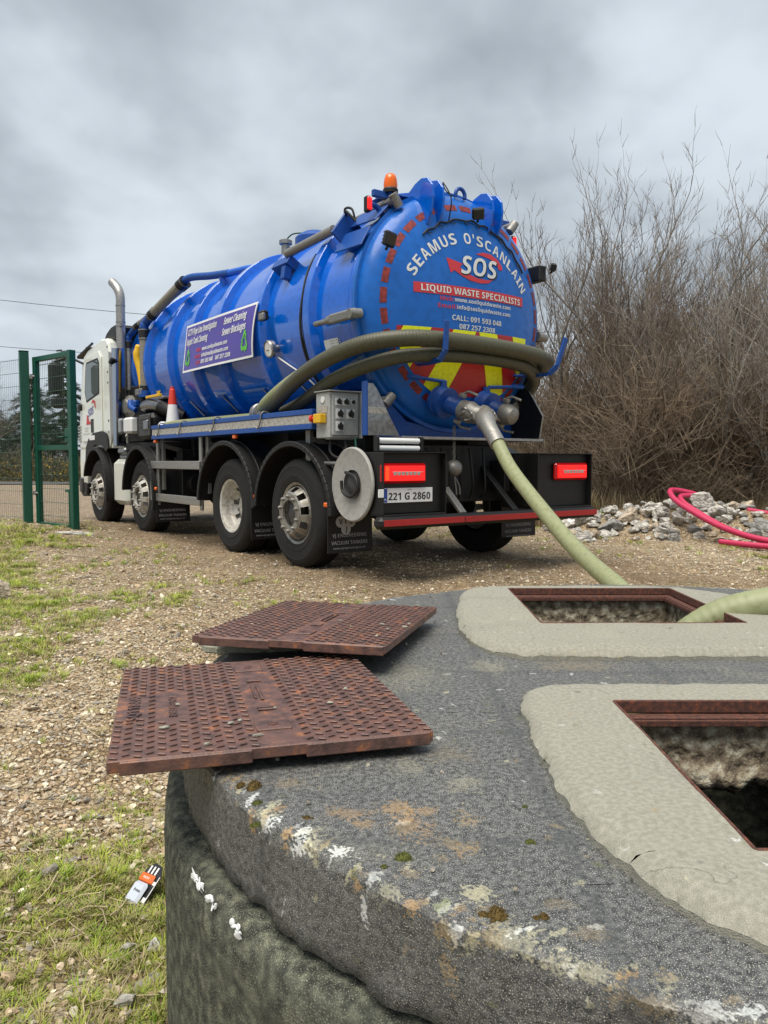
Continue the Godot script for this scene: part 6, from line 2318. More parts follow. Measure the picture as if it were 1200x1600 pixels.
func cab() -> void:
	var s := Shape.new()
	# shell: side profile swept across, with rounded roof edges
	var prof := [Vector2(7.17, 1.20), Vector2(7.17, 2.66), Vector2(7.22, 2.80), Vector2(7.34, 2.88), Vector2(7.62, 2.90), Vector2(8.35, 2.82), Vector2(8.60, 2.74), Vector2(8.72, 2.60), Vector2(8.88, 1.95), Vector2(8.97, 1.55), Vector2(8.97, 1.20)]
	plate(s, prof, 0.035, 2.48, 0.03)
	var c := part("cab", s, mats.cab_white, truck)
	s = Shape.new()
	plate(s, [Vector2(8.47, 1.20), Vector2(8.97, 1.20), Vector2(9.0, 0.95), Vector2(8.98, 0.62), Vector2(8.62, 0.62), Vector2(8.56, 0.9)], 0.04, 2.47, 0.02)
	part("front_bumper", s, mats.cab_white, c)
	s = Shape.new()
	plate(s, [Vector2(8.52, 0.63), Vector2(8.99, 0.63), Vector2(8.97, 0.46), Vector2(8.86, 0.40), Vector2(8.58, 0.42)], 0.03, 2.49, 0.02)
	part("bumper_skirt", s, mats.black_plastic, c)
	s = Shape.new()
	slab_of(s, 8.78, 8.93, 0.0, 0.06, 0.47, 0.72, 0.02)
	part("bumper_step", s, mats.grey_plastic, c)
	# rear corner extender
	s = Shape.new()
	plate(s, [Vector2(7.0, 1.42), Vector2(7.14, 1.22), Vector2(7.16, 2.66), Vector2(7.02, 2.62)], 0.02, 0.02, 0.004)
	part("side_extender", s, mats.aluminium, c)
	for h in [1.45, 1.62, 2.2, 2.36, 2.74]:
		s = Shape.new()
		s.x = along(tk(7.26, 0.033, h), Vector3(-1, 0, 0))
		s.lathe(PackedVector2Array([Vector2(0.018, 0.0), Vector2(0.014, 0.006), Vector2(0, 0.006)]), 10)
		part("rubber_plug", s, mats.print_black, c)
	# door with window
	s = Shape.new()
	plate(s, [Vector2(7.56, 1.32), Vector2(7.56, 2.62), Vector2(7.66, 2.72), Vector2(8.42, 2.68), Vector2(8.52, 2.60), Vector2(8.70, 1.88), Vector2(8.72, 1.32)], 0.014, 0.02, 0.007)
	var d := part("door", s, mats.cab_white, c)
	s = Shape.new()
	plate(s, [Vector2(7.66, 2.06), Vector2(7.64, 2.55), Vector2(7.71, 2.62), Vector2(8.35, 2.61), Vector2(8.40, 2.56), Vector2(8.49, 2.14), Vector2(8.40, 1.96)], 0.0085, 0.005, 0.002)
	var frame_ := part("window_frame", s, mats.black_plastic, d)
	s = Shape.new()
	plate(s, [Vector2(7.69, 2.08), Vector2(7.67, 2.53), Vector2(7.73, 2.59), Vector2(8.33, 2.58), Vector2(8.375, 2.54), Vector2(8.455, 2.15), Vector2(8.38, 1.99)], 0.006, 0.002, 0.0005)
	part("window_pane", s, mats.cab_glass, d)
	s = Shape.new()
	slab_of(s, 8.02, 8.16, 0.004, 0.013, 1.46, 1.68, 0.003)
	part("handle_recess", s, mats.print_black, d)
	s = Shape.new()
	lay(s, print_of("SOS", 0.12, 0.30, 900, 0.2), func(p: Vector2) -> Vector3: return tk(8.16 - p.x, 0.008, 1.80 + p.y + p.x * 0.16))
	part("emblem_letters", s, mats.sign_purple, d)
	s = Shape.new()
	for poly in [[Vector2(-0.25, 0.0), Vector2(-0.2, -0.02), Vector2(-0.12, -0.14), Vector2(0.02, -0.16), Vector2(-0.1, -0.19), Vector2(-0.24, -0.16), Vector2(-0.3, -0.16)], [Vector2(0.0, 0.13), Vector2(0.12, 0.17), Vector2(0.24, 0.12), Vector2(0.28, 0.0), Vector2(0.22, 0.02), Vector2(0.18, 0.1), Vector2(0.1, 0.13)]]:
		lay(s, poly_tris(PackedVector2Array(poly)), func(p: Vector2) -> Vector3: return tk(8.14 - p.x, 0.009, 1.80 + p.y + p.x * 0.16))
	part("emblem_arrow", s, mats.print_red, d)
	s = Shape.new()
	for k in 3:
		lay(s, print_of(["LIQUID WASTE", "091 593 048", "www.sosliquidwaste.com"][k], 0.026, 0.0, 600), func(p: Vector2) -> Vector3: return tk(8.44 - p.x, 0.009, 1.54 - k * 0.045 + p.y))
	part("lettering", s, mats.print_grey, d)
	# roof: dark air deflector, sun visor
	s = Shape.new()
	plate(s, [Vector2(7.10, 2.84), Vector2(7.04, 3.02), Vector2(7.12, 3.07), Vector2(7.36, 3.06), Vector2(7.58, 3.0), Vector2(7.72, 2.91), Vector2(7.4, 2.905)], 0.12, 2.3, 0.02)
	part("roof_deflector", s, mats.black_plastic, c)
	s = Shape.new()
	s.bar(tk(8.36, 1.27, 2.86), tk(8.94, 1.27, 2.74), 2.5, 0.02)
	s.bar(tk(8.0, 0.02, 2.88), tk(8.92, 0.02, 2.755), 0.03, 0.03)
	part("sun_visor", s, mats.black_plastic, c)
	# mirror arm and mirrors
	s = Shape.new()
	s.tube(smooth_path([tk(8.62, 0.03, 2.62), tk(8.80, -0.15, 2.72), tk(8.86, -0.34, 2.66)]), 0.02, 8)
	s.box(tk(8.90, -0.34, 2.38), Vector3(0.24, 0.52, 0.14), 0.05)
	s.box(tk(8.90, -0.32, 1.98), Vector3(0.22, 0.2, 0.14), 0.05)
	part("door_mirror", s, mats.black_plastic, c)
	s = Shape.new()
	s.box(tk(8.74, 0.0, 1.90), Vector3(0.07, 0.11, 0.14), 0.02)
	part("side_lamp", s, mats.black_plastic, c)
	s = Shape.new()
	for k in 6:
		slab_of(s, 8.86, 8.98, 0.012, 0.03, 1.32 + k * 0.05, 1.35 + k * 0.05, 0.004)
	part("corner_vent", s, mats.box_grey, c)
	# dark fender above the front wheel
	s = Shape.new()
	plate(s, [Vector2(7.20, 1.2), Vector2(7.26, 1.42), Vector2(7.5, 1.47), Vector2(8.02, 1.45), Vector2(8.30, 1.36), Vector2(8.46, 1.22), Vector2(8.5, 1.0), Vector2(8.42, 0.98), Vector2(8.28, 1.16), Vector2(7.9, 1.26), Vector2(7.5, 1.24), Vector2(7.34, 1.14)], -0.005, 0.018, 0.005)
	part("fender", s, mats.black_plastic, c)
	s = Shape.new()
	slab_of(s, 7.9, 8.2, -0.012, -0.004, 1.335, 1.41, 0.004)
	part("indicator_lamp", s, mats.white, c)


# ---------------------------------------------------------------- hoses that rest on or hang from the truck
func on_truck(p: Array) -> Array:
	var out := []
	for q in p:
		out.append(truck.transform * (q as Vector3))
	return out


func hose(called: String, label: String, path: PackedVector3Array, r: float, m: Material, group := "") -> MeshInstance3D:
	var s := Shape.new()
	var fine := PackedVector3Array()  # spiral-wound wall: a low rib every couple of centimetres
	var radii := PackedFloat32Array()
	var run := 0.0
	for i in path.size() - 1:
		var a := path[i]
		var b := path[i + 1]
		var l := a.distance_to(b)
		while run < l:
			fine.append(a.lerp(b, run / l))
			radii.append(r * (1.0 + 0.022 * [0.0, 0.8, 1.0, 0.3][fine.size() % 4]))
			run += 0.0065
		run -= l
	s.tube(fine, radii, 20)
	var o := part(called, s, m)
	tag(o, label, "hose", group)
	return o


func build_hoses() -> void:
	var g := "suction hoses looped round the back of the tanker"
	hose("stored_hose", "dark grey suction hose lying topmost on the two blue hooks across the rear door", smooth_path(on_truck([tk(2.25, 0.17, 1.50), tk(1.9, 0.12, 1.60), tk(1.45, 0.04, 1.72), tk(1.0, -0.01, 1.82), tk(0.6, 0.0, 1.90), tk(0.3, 0.12, 1.97), tk(0.08, 0.36, 2.0), tk(-0.02, 0.7, 2.0), tk(-0.05, 1.2, 1.985), tk(-0.03, 1.6, 1.965), tk(0.03, 1.86, 1.945), tk(0.15, 2.06, 1.925), tk(0.32, 2.19, 1.90), tk(0.56, 2.30, 1.85), tk(0.9, 2.38, 1.74), tk(1.5, 2.4, 1.58), tk(2.2, 2.36, 1.5)]), 8), 0.068, mats.hose_dark, g)
	hose("stored_hose", "olive suction hose slung below the dark one on the blue hooks", smooth_path(on_truck([tk(2.1, 0.3, 1.50), tk(1.7, 0.26, 1.56), tk(1.2, 0.16, 1.64), tk(0.8, 0.12, 1.72), tk(0.45, 0.2, 1.80), tk(0.22, 0.4, 1.87), tk(0.08, 0.75, 1.893), tk(0.05, 1.2, 1.895), tk(0.07, 1.6, 1.875), tk(0.16, 1.86, 1.835), tk(0.32, 2.06, 1.75), tk(0.62, 2.2, 1.64), tk(1.1, 2.3, 1.54), tk(1.8, 2.3, 1.5)]), 8), 0.060, mats.hose_dark, g)
	hose("stored_hose", "pale green suction hose lying along the outer left side, behind the dark one", smooth_path(on_truck([tk(2.4, 0.19, 1.50), tk(2.1, 0.10, 1.58), tk(1.7, 0.10, 1.72), tk(1.3, 0.13, 1.84), tk(0.95, 0.17, 1.93), tk(0.6, 0.24, 2.0), tk(0.32, 0.40, 2.03), tk(0.16, 0.7, 2.02), tk(0.12, 1.2, 2.0), tk(0.13, 1.6, 1.98), tk(0.24, 1.9, 1.96), tk(0.45, 2.16, 1.92), tk(0.8, 2.36, 1.84), tk(1.5, 2.4, 1.66)]), 8), 0.062, mats.hose_green, g)
	# the working hose: from the left outlet down behind the tank lid, round, and over into the far opening
	var o := tk(0.42, 0.93, 1.55)
	var dir := (tk(0.0, 0.99, 1.41) - o).normalized()
	var c0 := o + dir * 0.33
	var bend := [c0, c0 + dir * 0.16, tk(-0.11, 1.03, 1.385), tk(-0.27, 1.09, 1.27), tk(-0.36, 1.12, 1.13)]
	var elbow := on_truck(bend.slice(0, 3)) + [Vector3(0.805, 1.305, -6.235), Vector3(0.868, 1.13, -6.02)]
	var start: Vector3 = elbow[3]
	var second: Vector3 = elbow[4]
	hose("suction_hose", "long pale green hose running from the truck's outlet down behind the concrete lid", smooth_path([start, second, Vector3(0.933, 0.932, -5.75), Vector3(1.058, 0.664, -5.2), Vector3(1.151, 0.473, -4.7), Vector3(1.223, 0.350, -4.15), Vector3(1.4, 0.18, -3.7), Vector3(1.95, 0.08, -3.4), Vector3(2.5, 0.3, -2.9), Vector3(2.42, 0.50, -2.45), Vector3(2.0, 0.585, -2.30), Vector3(1.55, 0.595, -2.34), Vector3(1.2, 0.56, -2.42), Vector3(1.0, 0.47, -2.48), Vector3(0.84, 0.26, -2.52), Vector3(0.77, -0.2, -2.54), Vector3(0.76, -0.9, -2.54)], 9), 0.05, mats.hose_green)
	var s := Shape.new()
	var bp := smooth_path(elbow, 6)
	var rr := PackedFloat32Array()
	for i in bp.size():
		var k := float(i) / (bp.size() - 1)
		rr.append(0.088 - 0.03 * k + (0.012 if i in [3, 4, 10, 11, 17, 18] else 0.0))
	s.tube(bp, rr, 22)
	var cp := thing("hose_coupling", "worn grey metal hose coupling with lever arms on the truck's outlet", "coupling")
	part("elbow", s, mats.dull_steel, cp)
	s = Shape.new()
	var n := bp.size()
	for k in [-1.0, 1.0]:
		var side: Vector3 = truck.transform.basis.x * k * 0.13
		s.tube(smooth_path([bp[3] + side * 0.8, bp[7] + side * 1.1 + Vector3(0, 0.05, 0), bp[12] + side * 1.0, bp[16] + side * 0.9]), 0.012, 7)
		s.tube(PackedVector3Array([bp[4] + side * 1.05, bp[4] + side * 0.7]), 0.022, 8)
		s.tube(smooth_path([bp[14] + side * 0.7, bp[12] + side * 1.3 + Vector3(0, -0.04, 0), bp[9] + side * 1.4 + Vector3(0, -0.05, 0)]), 0.011, 6)
	part("lever_arm", s, mats.steel, cp)
	s = Shape.new()
	s.tube(PackedVector3Array([bp[n - 4], bp[n - 1]]), 0.062, 20)
	part("hose_tail", s, mats.dull_steel, cp)


# ---------------------------------------------------------------- the green gate and the mesh fence
func build_gate() -> void:
	var post_at := Vector3(-5.03, height(-5.03, -11.11), -11.11)
	var g := thing("gate_post", "thick dark green square steel post that carries the gate leaf", "post", post_at)
	var s := Shape.new()
	s.x = Transform3D(Basis(Vector3.UP, 0.55), Vector3.ZERO)
	s.box(Vector3(0, 1.18, 0), Vector3(0.12, 2.42, 0.12), 0.008)
	part("post", s, mats.gate_green, g)
	s = Shape.new()
	s.x = Transform3D(Basis(Vector3.UP, 0.55), Vector3.ZERO)
	s.box(Vector3(0, 2.397, 0), Vector3(0.128, 0.012, 0.128), 0.004)
	part("cap", s, mats.gate_green, g)
	for h in [0.42, 2.05]:
		s = Shape.new()
		s.tube(PackedVector3Array([Vector3(0.04, h, 0.0), Vector3(0.16, h, 0.02)]), 0.016, 8)
		s.tube(PackedVector3Array([Vector3(0.11, h - 0.03, 0.01), Vector3(0.11, h + 0.03, 0.01)]), 0.025, 10)
		part("hinge", s, mats.steel, g)
	# the open leaf
	var a := Vector3(-4.87, 0.0, -11.13)
	var b := Vector3(-4.13, 0.0, -10.5)
	var l := thing("gate_leaf", "open dark green tall gate leaf with middle rail and welded mesh", "gate", a)
	var along_ := b - a
	var w := along_.length()
	l.rotation.y = atan2(-along_.z, along_.x)
	for x in [0.0, w]:
		s = Shape.new()
		s.box(Vector3(x, 1.265, 0), Vector3(0.075, 2.37, 0.075) if x == 0.0 else Vector3(0.09, 2.39, 0.09), 0.006)
		part("stile", s, mats.gate_green, l)
	for h in [0.11, 1.18, 2.415]:
		s = Shape.new()
		s.box(Vector3(w / 2.0, h, 0), Vector3(w - 0.085, 0.07, 0.06), 0.006)
		part("rail", s, mats.gate_green, l)
	s = Shape.new()
	for i in 19:
		s.tube(PackedVector3Array([Vector3(0.04 + (w - 0.08) * i / 18.0, 0.14, 0.0), Vector3(0.04 + (w - 0.08) * i / 18.0, 2.39, 0.0)]), 0.0022, 4, false)
	for i in 12:
		for k in [-1.0, 1.0]:
			s.tube(PackedVector3Array([Vector3(0.04, 0.24 + i * 0.19, k * 0.006), Vector3(w - 0.045, 0.24 + i * 0.19, k * 0.006)]), 0.0028, 4, false)
	part("welded_mesh", s, mats.wire_green, l).set_meta("kind", "stuff")
	s = Shape.new()
	s.box(Vector3(w - 0.13, 1.34, 0.0), Vector3(0.1, 0.2, 0.05), 0.008)
	s.tube(smooth_path([Vector3(w - 0.13, 1.32, 0.03), Vector3(w - 0.13, 1.32, 0.09), Vector3(w - 0.2, 1.32, 0.1)]), 0.012, 8)
	part("lock_case", s, mats.gate_green, l)
	s = Shape.new()
	s.tube(PackedVector3Array([Vector3(w - 0.06, 0.62, 0.04), Vector3(w - 0.06, 0.02, 0.04)]), 0.012, 8)
	s.box(Vector3(w - 0.12, 0.6, 0.02), Vector3(0.14, 0.03, 0.03), 0.005)
	part("drop_bolt", s, mats.gate_green, l)
	# mesh fence that runs back from the post
	var d := Vector3(-1.6, 0, -1.1).normalized()
	for k in 2:
		var o := post_at + d * (0.1 + 2.55 * k)
		var f := thing("mesh_fence", ["fine welded mesh fence panel next to the green gate post", "fine welded mesh fence panel farther off at the left edge"][k], "fence", Vector3(o.x, height(o.x, o.z), o.z), "mesh fence panels")
		f.rotation.y = atan2(-d.z, d.x)
		s = Shape.new()
		for i in 50:
			s.tube(PackedVector3Array([Vector3(i * 0.05, 0.03, 0), Vector3(i * 0.05, 2.3, 0)]), 0.0016, 4, false)
		for i in 13:
			for q in [-1.0, 1.0]:
				s.tube(PackedVector3Array([Vector3(0, 0.06 + i * 0.185, q * 0.006), Vector3(2.46, 0.06 + i * 0.185, q * 0.006)]), 0.0022, 4, false)
		part("welded_mesh", s, mats.wire_green, f).set_meta("kind", "stuff")
		s = Shape.new()
		s.box(Vector3(2.5, 1.15, 0), Vector3(0.06, 2.4, 0.06), 0.006)
		part("post", s, mats.gate_green, f)
	# overhead lines
	for k in 2:
		var y0: float = [9.05, 7.05][k]
		var pts := []
		for i in 9:
			var t := i / 8.0
			pts.append(Vector3(lerpf(-34.0, 16.0, t), y0 - (t - 0.29) * [3.6, 1.7][k] + 5.0 * (t - 0.5) * (t - 0.5) - 0.2, -40.0 - 3.0 * k))
		s = Shape.new()
		s.tube(smooth_path(pts, 3), 0.014, 5)
		tag(part("overhead_wire", s, mats.wire_black), ["upper of the two thin dark wires crossing the sky on the left", "lower of the two thin dark wires crossing the sky on the left"][k], "power line", "overhead wires")


# ---------------------------------------------------------------- the heap of broken stone, and the pink pipes on it
func stone_mesh(seed_: int) -> ArrayMesh:
	var r := RandomNumberGenerator.new()
	r.seed = seed_
	var ball := SphereMesh.new()
	ball.radius = 0.5
	ball.height = 1.0
	ball.radial_segments = 16
	ball.rings = 9
	var a := ball.get_mesh_arrays()
	var v: PackedVector3Array = a[Mesh.ARRAY_VERTEX]
	var cuts := []  # a ball cut by planes: flat broken faces
	for i in 11:
		cuts.append([Vector3(r.randfn(), r.randfn(), r.randfn()).normalized(), r.randf_range(0.2, 0.36)])
	var n := FastNoiseLite.new()
	n.seed = seed_
	n.frequency = 2.2
	for i in v.size():
		var p := v[i]
		for c in cuts:
			var over: float = p.dot(c[0]) - c[1]
			if over > 0.0:
				p -= c[0] * over
		v[i] = p * (1.0 + 0.12 * n.get_noise_3dv(p * 2.0))
	a[Mesh.ARRAY_VERTEX] = v
	var ix: PackedInt32Array = a[Mesh.ARRAY_INDEX]
	var s := Shape.new()
	for i in range(0, ix.size(), 3):
		if v[ix[i]].distance_to(v[ix[i + 1]]) > 0.001 and v[ix[i + 1]].distance_to(v[ix[i + 2]]) > 0.001 and v[ix[i]].distance_to(v[ix[i + 2]]) > 0.001:
			s.tri(v[ix[i]], v[ix[i + 2]], v[ix[i + 1]])
	return s.made()


func heap_height(x: float, z: float) -> float:
	# ridge from the truck's right corner to the right edge of the view
	var t := clampf((x - 2.6) / 2.6, -0.3, 1.4)
	var ridge := lerpf(-10.9, -10.2, t)
	var k := 1.0 - absf(z - ridge) / 0.8
	var top := 0.40 * smoothstep(-0.12, 0.3, t) * (1.0 - smoothstep(0.95, 1.35, t)) + 0.06
	return maxf(0.0, k) * top


func build_rubble() -> void:
	var shapes := []
	for i in 9:
		shapes.append(stone_mesh(900 + i))
	var named := {
		4: "large pale flat stone lying on top of the heap beside the pink pipe bend", 9: "big dark grey block at the left end of the heap front", 15: "rounded grey boulder at the right end of the stone heap",
	}
	var spots := []
	for i in 280:
		var x := 2.3 + 3.1 * rng.randf()
		var z := -10.35 + rng.randfn(0.0, 0.40)
		spots.append([x, z, 0.06 + 0.115 * pow(rng.randf(), 1.7)])
	spots[4] = [4.22, -10.35, 0.30]
	spots[9] = [2.98, -10.25, 0.25]
	spots[15] = [4.72, -9.85, 0.25]
	spots[16] = [3.25, -10.35, 0.24]
	spots[17] = [2.72, -10.75, 0.24]
	spots[18] = [3.62, -10.1, 0.2]
	for i in spots.size():
		var q: Array = spots[i]
		var size: float = q[2]
		var tone := rng.randf()
		var m: Material = mats.rubble if tone < 0.66 else (mats.rubble_dark if tone < 0.82 else mats.rubble_tan)
		if i == 9 or i == 15:
			m = mats.rubble_dark
		if i == 4:
			m = mats.rubble
		var kind: String = "pale grey" if m == mats.rubble else ("dark grey" if m == mats.rubble_dark else "tan")
		var spot := "truck end" if q[0] < 3.3 else ("middle" if q[0] < 4.3 else "right end")
		var low := "foot" if q[1] > -10.25 else ("front slope" if q[1] > -10.65 else "back")
		var label: String = named.get(i, "%s %s broken stone at the %s of the heap, %s" % ["bigger" if size > 0.10 else "smaller", kind, low, spot])
		var o := part("rubble_stone", shapes[i % 9], m)
		var b := Basis.from_euler(Vector3(rng.randf() * TAU, rng.randf() * TAU, rng.randf() * TAU))
		if i in named:
			b = Basis(Vector3.UP, 0.4)
		o.transform = Transform3D(b.scaled(Vector3(size * rng.randf_range(1.2, 1.9), size * rng.randf_range(0.95, 1.25), size * rng.randf_range(1.1, 1.6))), Vector3(q[0], height(q[0], q[1]) + 0.12 * heap_height(q[0], q[1]) + size * 0.2, q[1]))
		tag(o, label, "stone", "broken stones in the heap")
	# pink pipes
	var s := Shape.new()
	s.tube(smooth_path([Vector3(6.2, 0.05, -7.3), Vector3(5.0, 0.07, -8.1), Vector3(4.35, 0.10, -8.75), Vector3(4.05, 0.2, -9.3), Vector3(3.85, 0.36, -9.75), Vector3(3.74, 0.50, -10.1), Vector3(3.76, 0.60, -10.35), Vector3(3.9, 0.61, -10.5), Vector3(4.15, 0.56, -10.55), Vector3(4.3, 0.5, -10.6)]), 0.036, 14)
	tag(part("pink_pipe", s, mats.pink), "longest pink plastic pipe, its end bent round over the top of the stones", "pipe", "pink plastic pipes")
	s = Shape.new()
	s.tube(smooth_path([Vector3(6.2, 0.05, -7.45), Vector3(5.0, 0.07, -8.25), Vector3(4.42, 0.08, -8.95), Vector3(4.14, 0.18, -9.4), Vector3(3.95, 0.34, -9.8), Vector3(3.85, 0.46, -10.08), Vector3(3.87, 0.53, -10.28), Vector3(4.0, 0.545, -10.38), Vector3(4.2, 0.53, -10.4)]), 0.034, 14)
	tag(part("pink_pipe", s, mats.pink), "pink plastic pipe running just inside the longest one's bend", "pipe", "pink plastic pipes")
	s = Shape.new()
	s.tube(smooth_path([Vector3(3.92, 0.06, -9.15), Vector3(4.1, 0.055, -8.9), Vector3(4.36, 0.05, -8.62)]), 0.034, 14)
	tag(part("pink_pipe", s, mats.pink), "short straight pink pipe lying on the gravel before the heap", "pipe", "pink plastic pipes")
	s = Shape.new()
	s.tube(smooth_path([Vector3(4.75, 0.36, -10.3), Vector3(5.1, 0.3, -10.2), Vector3(5.6, 0.2, -9.9)]), 0.034, 12)
	tag(part("pink_pipe", s, mats.pink), "pink pipe showing behind the stones at the right edge", "pipe", "pink plastic pipes")
	# crumpled pale plastic sheet at the left end
	var n := FastNoiseLite.new()
	n.seed = 3
	n.frequency = 3.2
	s = Shape.new()
	s.smooth()
	var f := func(i: int, j: int) -> Vector3:
		var x := 2.35 + 0.62 * i / 16.0
		var z := -11.35 + 0.6 * j / 12.0
		return Vector3(x, height(x, z) + 0.16 + 0.10 * n.get_noise_2d(x * 1.2, z * 1.2) + 0.05 * n.get_noise_2d(x * 4.0, z * 4.0) - 0.28 * j / 12.0 - 0.14 * absf(i / 8.0 - 1.0), z)
	for i in 16:
		for j in 12:
			s.quad(f.call(i, j), f.call(i, j + 1), f.call(i + 1, j + 1), f.call(i + 1, j))
	tag(part("plastic_sheet", s, mats.cone_white), "crumpled whitish plastic sheet at the truck end of the stone heap", "plastic sheet")


func build_small_things() -> void:
	# traffic cone on the side rail
	var c := thing("traffic_cone", "red and white traffic cone standing on the truck's blue side rail", "traffic cone")
	c.transform = truck.transform * Transform3D(Basis(), tk(4.93, 0.18, 1.465))
	var s := Shape.new()
	s.lathe(PackedVector2Array([Vector2(0.105, 0.0), Vector2(0.105, 0.02), Vector2(0.088, 0.03), Vector2(0.058, 0.27)]), 24)
	part("white_sleeve", s, mats.cone_white, c)
	s = Shape.new()
	s.lathe(PackedVector2Array([Vector2(0.059, 0.27), Vector2(0.036, 0.46), Vector2(0.028, 0.47), Vector2(0.026, 0.5), Vector2(0.0, 0.5)]), 24)
	part("red_top", s, mats.cone_orange, c)
	# stones on the left
	var mesh := stone_mesh(77)
	var o := part("boulder", mesh, mats.rubble_tan)
	o.transform = Transform3D(Basis(Vector3.UP, 0.7).scaled(Vector3(0.36, 0.26, 0.3)), Vector3(-2.82, height(-2.82, -5.55) + 0.05, -5.55))
	tag(o, "pale tan stone at the left edge, in the grass", "stone")
	o = part("flat_stone", stone_mesh(78), mats.rubble)
	o.transform = Transform3D(Basis(Vector3.UP, 0.5).scaled(Vector3(0.85, 0.06, 0.36)), Vector3(-3.98, height(-3.98, -10.05) + 0.012, -10.05))
	tag(o, "flat whitish stone lying under the free end of the gate leaf", "stone")
	# moss on the concrete lid
	for e in [[0.024, 0.965, 0.012, true, "green moss cushion near the middle of the lid's near edge"], [0.0, 0.942, 0.0065, true, "small green moss cushion left of the larger green one"], [0.126, 0.839, 0.0145, false, "largest moss cushion, rusty brown, by the lid's broken rim"], [0.176, 0.836, 0.0075, false, "small brown moss cushion right of the largest one"], [-0.176, 1.055, 0.008, true, "green moss spot by the white streak on the rim"], [-0.186, 1.125, 0.008, true, "green moss spot just under the near cover"], [-0.20, 1.18, 0.016, false, "brownish moss patch beside the near cover's front edge"], [0.204, 1.109, 0.0075, true, "dark green moss spot between near cover and near opening"], [0.192, 1.007, 0.007, true, "dark moss spot beside the near opening's concrete collar"], [-0.108, 1.076, 0.007, false, "brown moss spot below the near cover's right half"]]:
		moss(e)
	# scraps of white sealant on the ledge under the lid
	var k := 0
	for e in [[-0.283, 1.205, 0.035], [-0.235, 1.145, 0.024], [-0.188, 1.071, 0.016]]:
		s = Shape.new()
		var p := Vector2(e[0], -e[1]) - TANK
		p = TANK + p.normalized() * 1.345
		s.x = Transform3D(Basis(Vector3.UP, atan2(-(p - TANK).x, -(p - TANK).y)), Vector3(p.x, 0.352, p.y))
		for i in 9:
			var keep := s.x
			s.x = keep * Transform3D(Basis.from_euler(Vector3(rng.randf_range(-0.4, 0.4), rng.randf_range(-0.5, 0.5), rng.randf_range(-0.7, 0.7))).scaled_local(Vector3(e[2] * rng.randf_range(0.5, 1.1), 0.007 + 0.010 * rng.randf(), 0.004)), Vector3(e[2] * rng.randf_range(-0.9, 0.9), rng.randf_range(-0.012, 0.004), -0.012))
			var lump := stone_mesh(340 + i).surface_get_arrays(0)
			var lv: PackedVector3Array = lump[Mesh.ARRAY_VERTEX]
			s.smooth()
			for q in range(0, lv.size(), 3):
				s.tri(lv[q], lv[q + 2], lv[q + 1])
			s.x = keep
		tag(part("sealant_scrap", s, mats.white_smear), ["largest white smear of sealant on the tank's mossy ledge", "second white smear of sealant on the ledge, beside the largest", "smallest white smear of sealant lower on the ledge"][k], "sealant", "white sealant scraps on the ledge")
		k += 1
	# mortar under the far cover
	s = Shape.new()
	s.smooth()
	var blob := disc_poly(Vector2.ZERO, 1.0, 40)
	for i in blob.size():
		blob[i] = Vector2(blob[i].x * 0.2, blob[i].y * 0.12) * (1.0 + 0.14 * land.get_noise_2d(blob[i].x * 9.0, blob[i].y * 9.0))
	s.x = Transform3D(Basis(Vector3.UP, 0.35), Vector3(-0.30, 0.512, -2.16)) * Transform3D(Basis(Vector3.RIGHT, -PI / 2.0), Vector3(0, -0.02, 0))
	s.prism(blob, 0.021, 0.004)
	tag(part("mortar_pad", s, mats.mortar), "flat pale mortar patch under the near corner of the far cover", "mortar")
	# empty blister pack on the grass
	var b := thing("blister_pack", "small black, orange and clear blister pack lying on the grass by the tank", "packaging")
	var centre := Vector3(-0.675, height(-0.675, -2.16) + 0.04, -2.16)
	b.transform = Transform3D(Basis.from_euler(Vector3(0.7, -0.62, 0.12)), centre)
	s = Shape.new()
	var card := PackedVector2Array([Vector2(-0.040, -0.060), Vector2(0.040, -0.060), Vector2(0.040, 0.035), Vector2(0.020, 0.060), Vector2(-0.012, 0.064), Vector2(-0.034, 0.050), Vector2(-0.040, 0.03)])
	s.x = Transform3D(Basis(Vector3.RIGHT, -PI / 2.0), Vector3.ZERO)
	s.prism(card, 0.0012)
	part("card", s, mats.card_black, b)
	s = Shape.new()
	s.x = Transform3D(Basis(Vector3.RIGHT, -PI / 2.0), Vector3(0, 0.0013, 0))
	s.prism(rect(Vector2(0.036, -0.012), 0.003, 0.09), 0.0004)
	s.prism(rect(Vector2(0.028, 0.012), 0.014, 0.01), 0.0004)
	s.prism(rect(Vector2(0.028, -0.036), 0.014, 0.014), 0.0004)
	s.prism(rect(Vector2(0.0, -0.0585), 0.08, 0.003), 0.0004)
	for x in [-0.022, -0.006, 0.010]:
		s.prism(rect(Vector2(x, 0.043), 0.007, 0.022), 0.0004)
	part("print", s, mats.card_white, b)
	s = Shape.new()
	s.box(Vector3(-0.008, 0.004, -0.018), Vector3(0.062, 0.008, 0.024), 0.003)
	var band := part("orange_band", s, mats.card_orange, b)
	s = Shape.new()
	lay(s, print_of("PACK 8", 0.006, 0.0, 700), func(p: Vector2) -> Vector3: return Vector3(-0.008 + p.x, 0.0085, -0.018 - p.y))
	part("lettering", s, mats.card_white, band)
	s = Shape.new()
	s.box(Vector3(-0.008, 0.008, 0.027), Vector3(0.058, 0.016, 0.062), 0.0075)
	var bub := part("clear_bubble", s, mats.clear_plastic, b)
	s = Shape.new()
	lay(s, print_of("Provo", 0.008, 0.0, 700), func(p: Vector2) -> Vector3: return Vector3(-0.002 + p.x, 0.0166, 0.022 - p.y))
	part("lettering", s, mats.print_black, bub)
	# grey stones at the foot of the tank
	k = 0
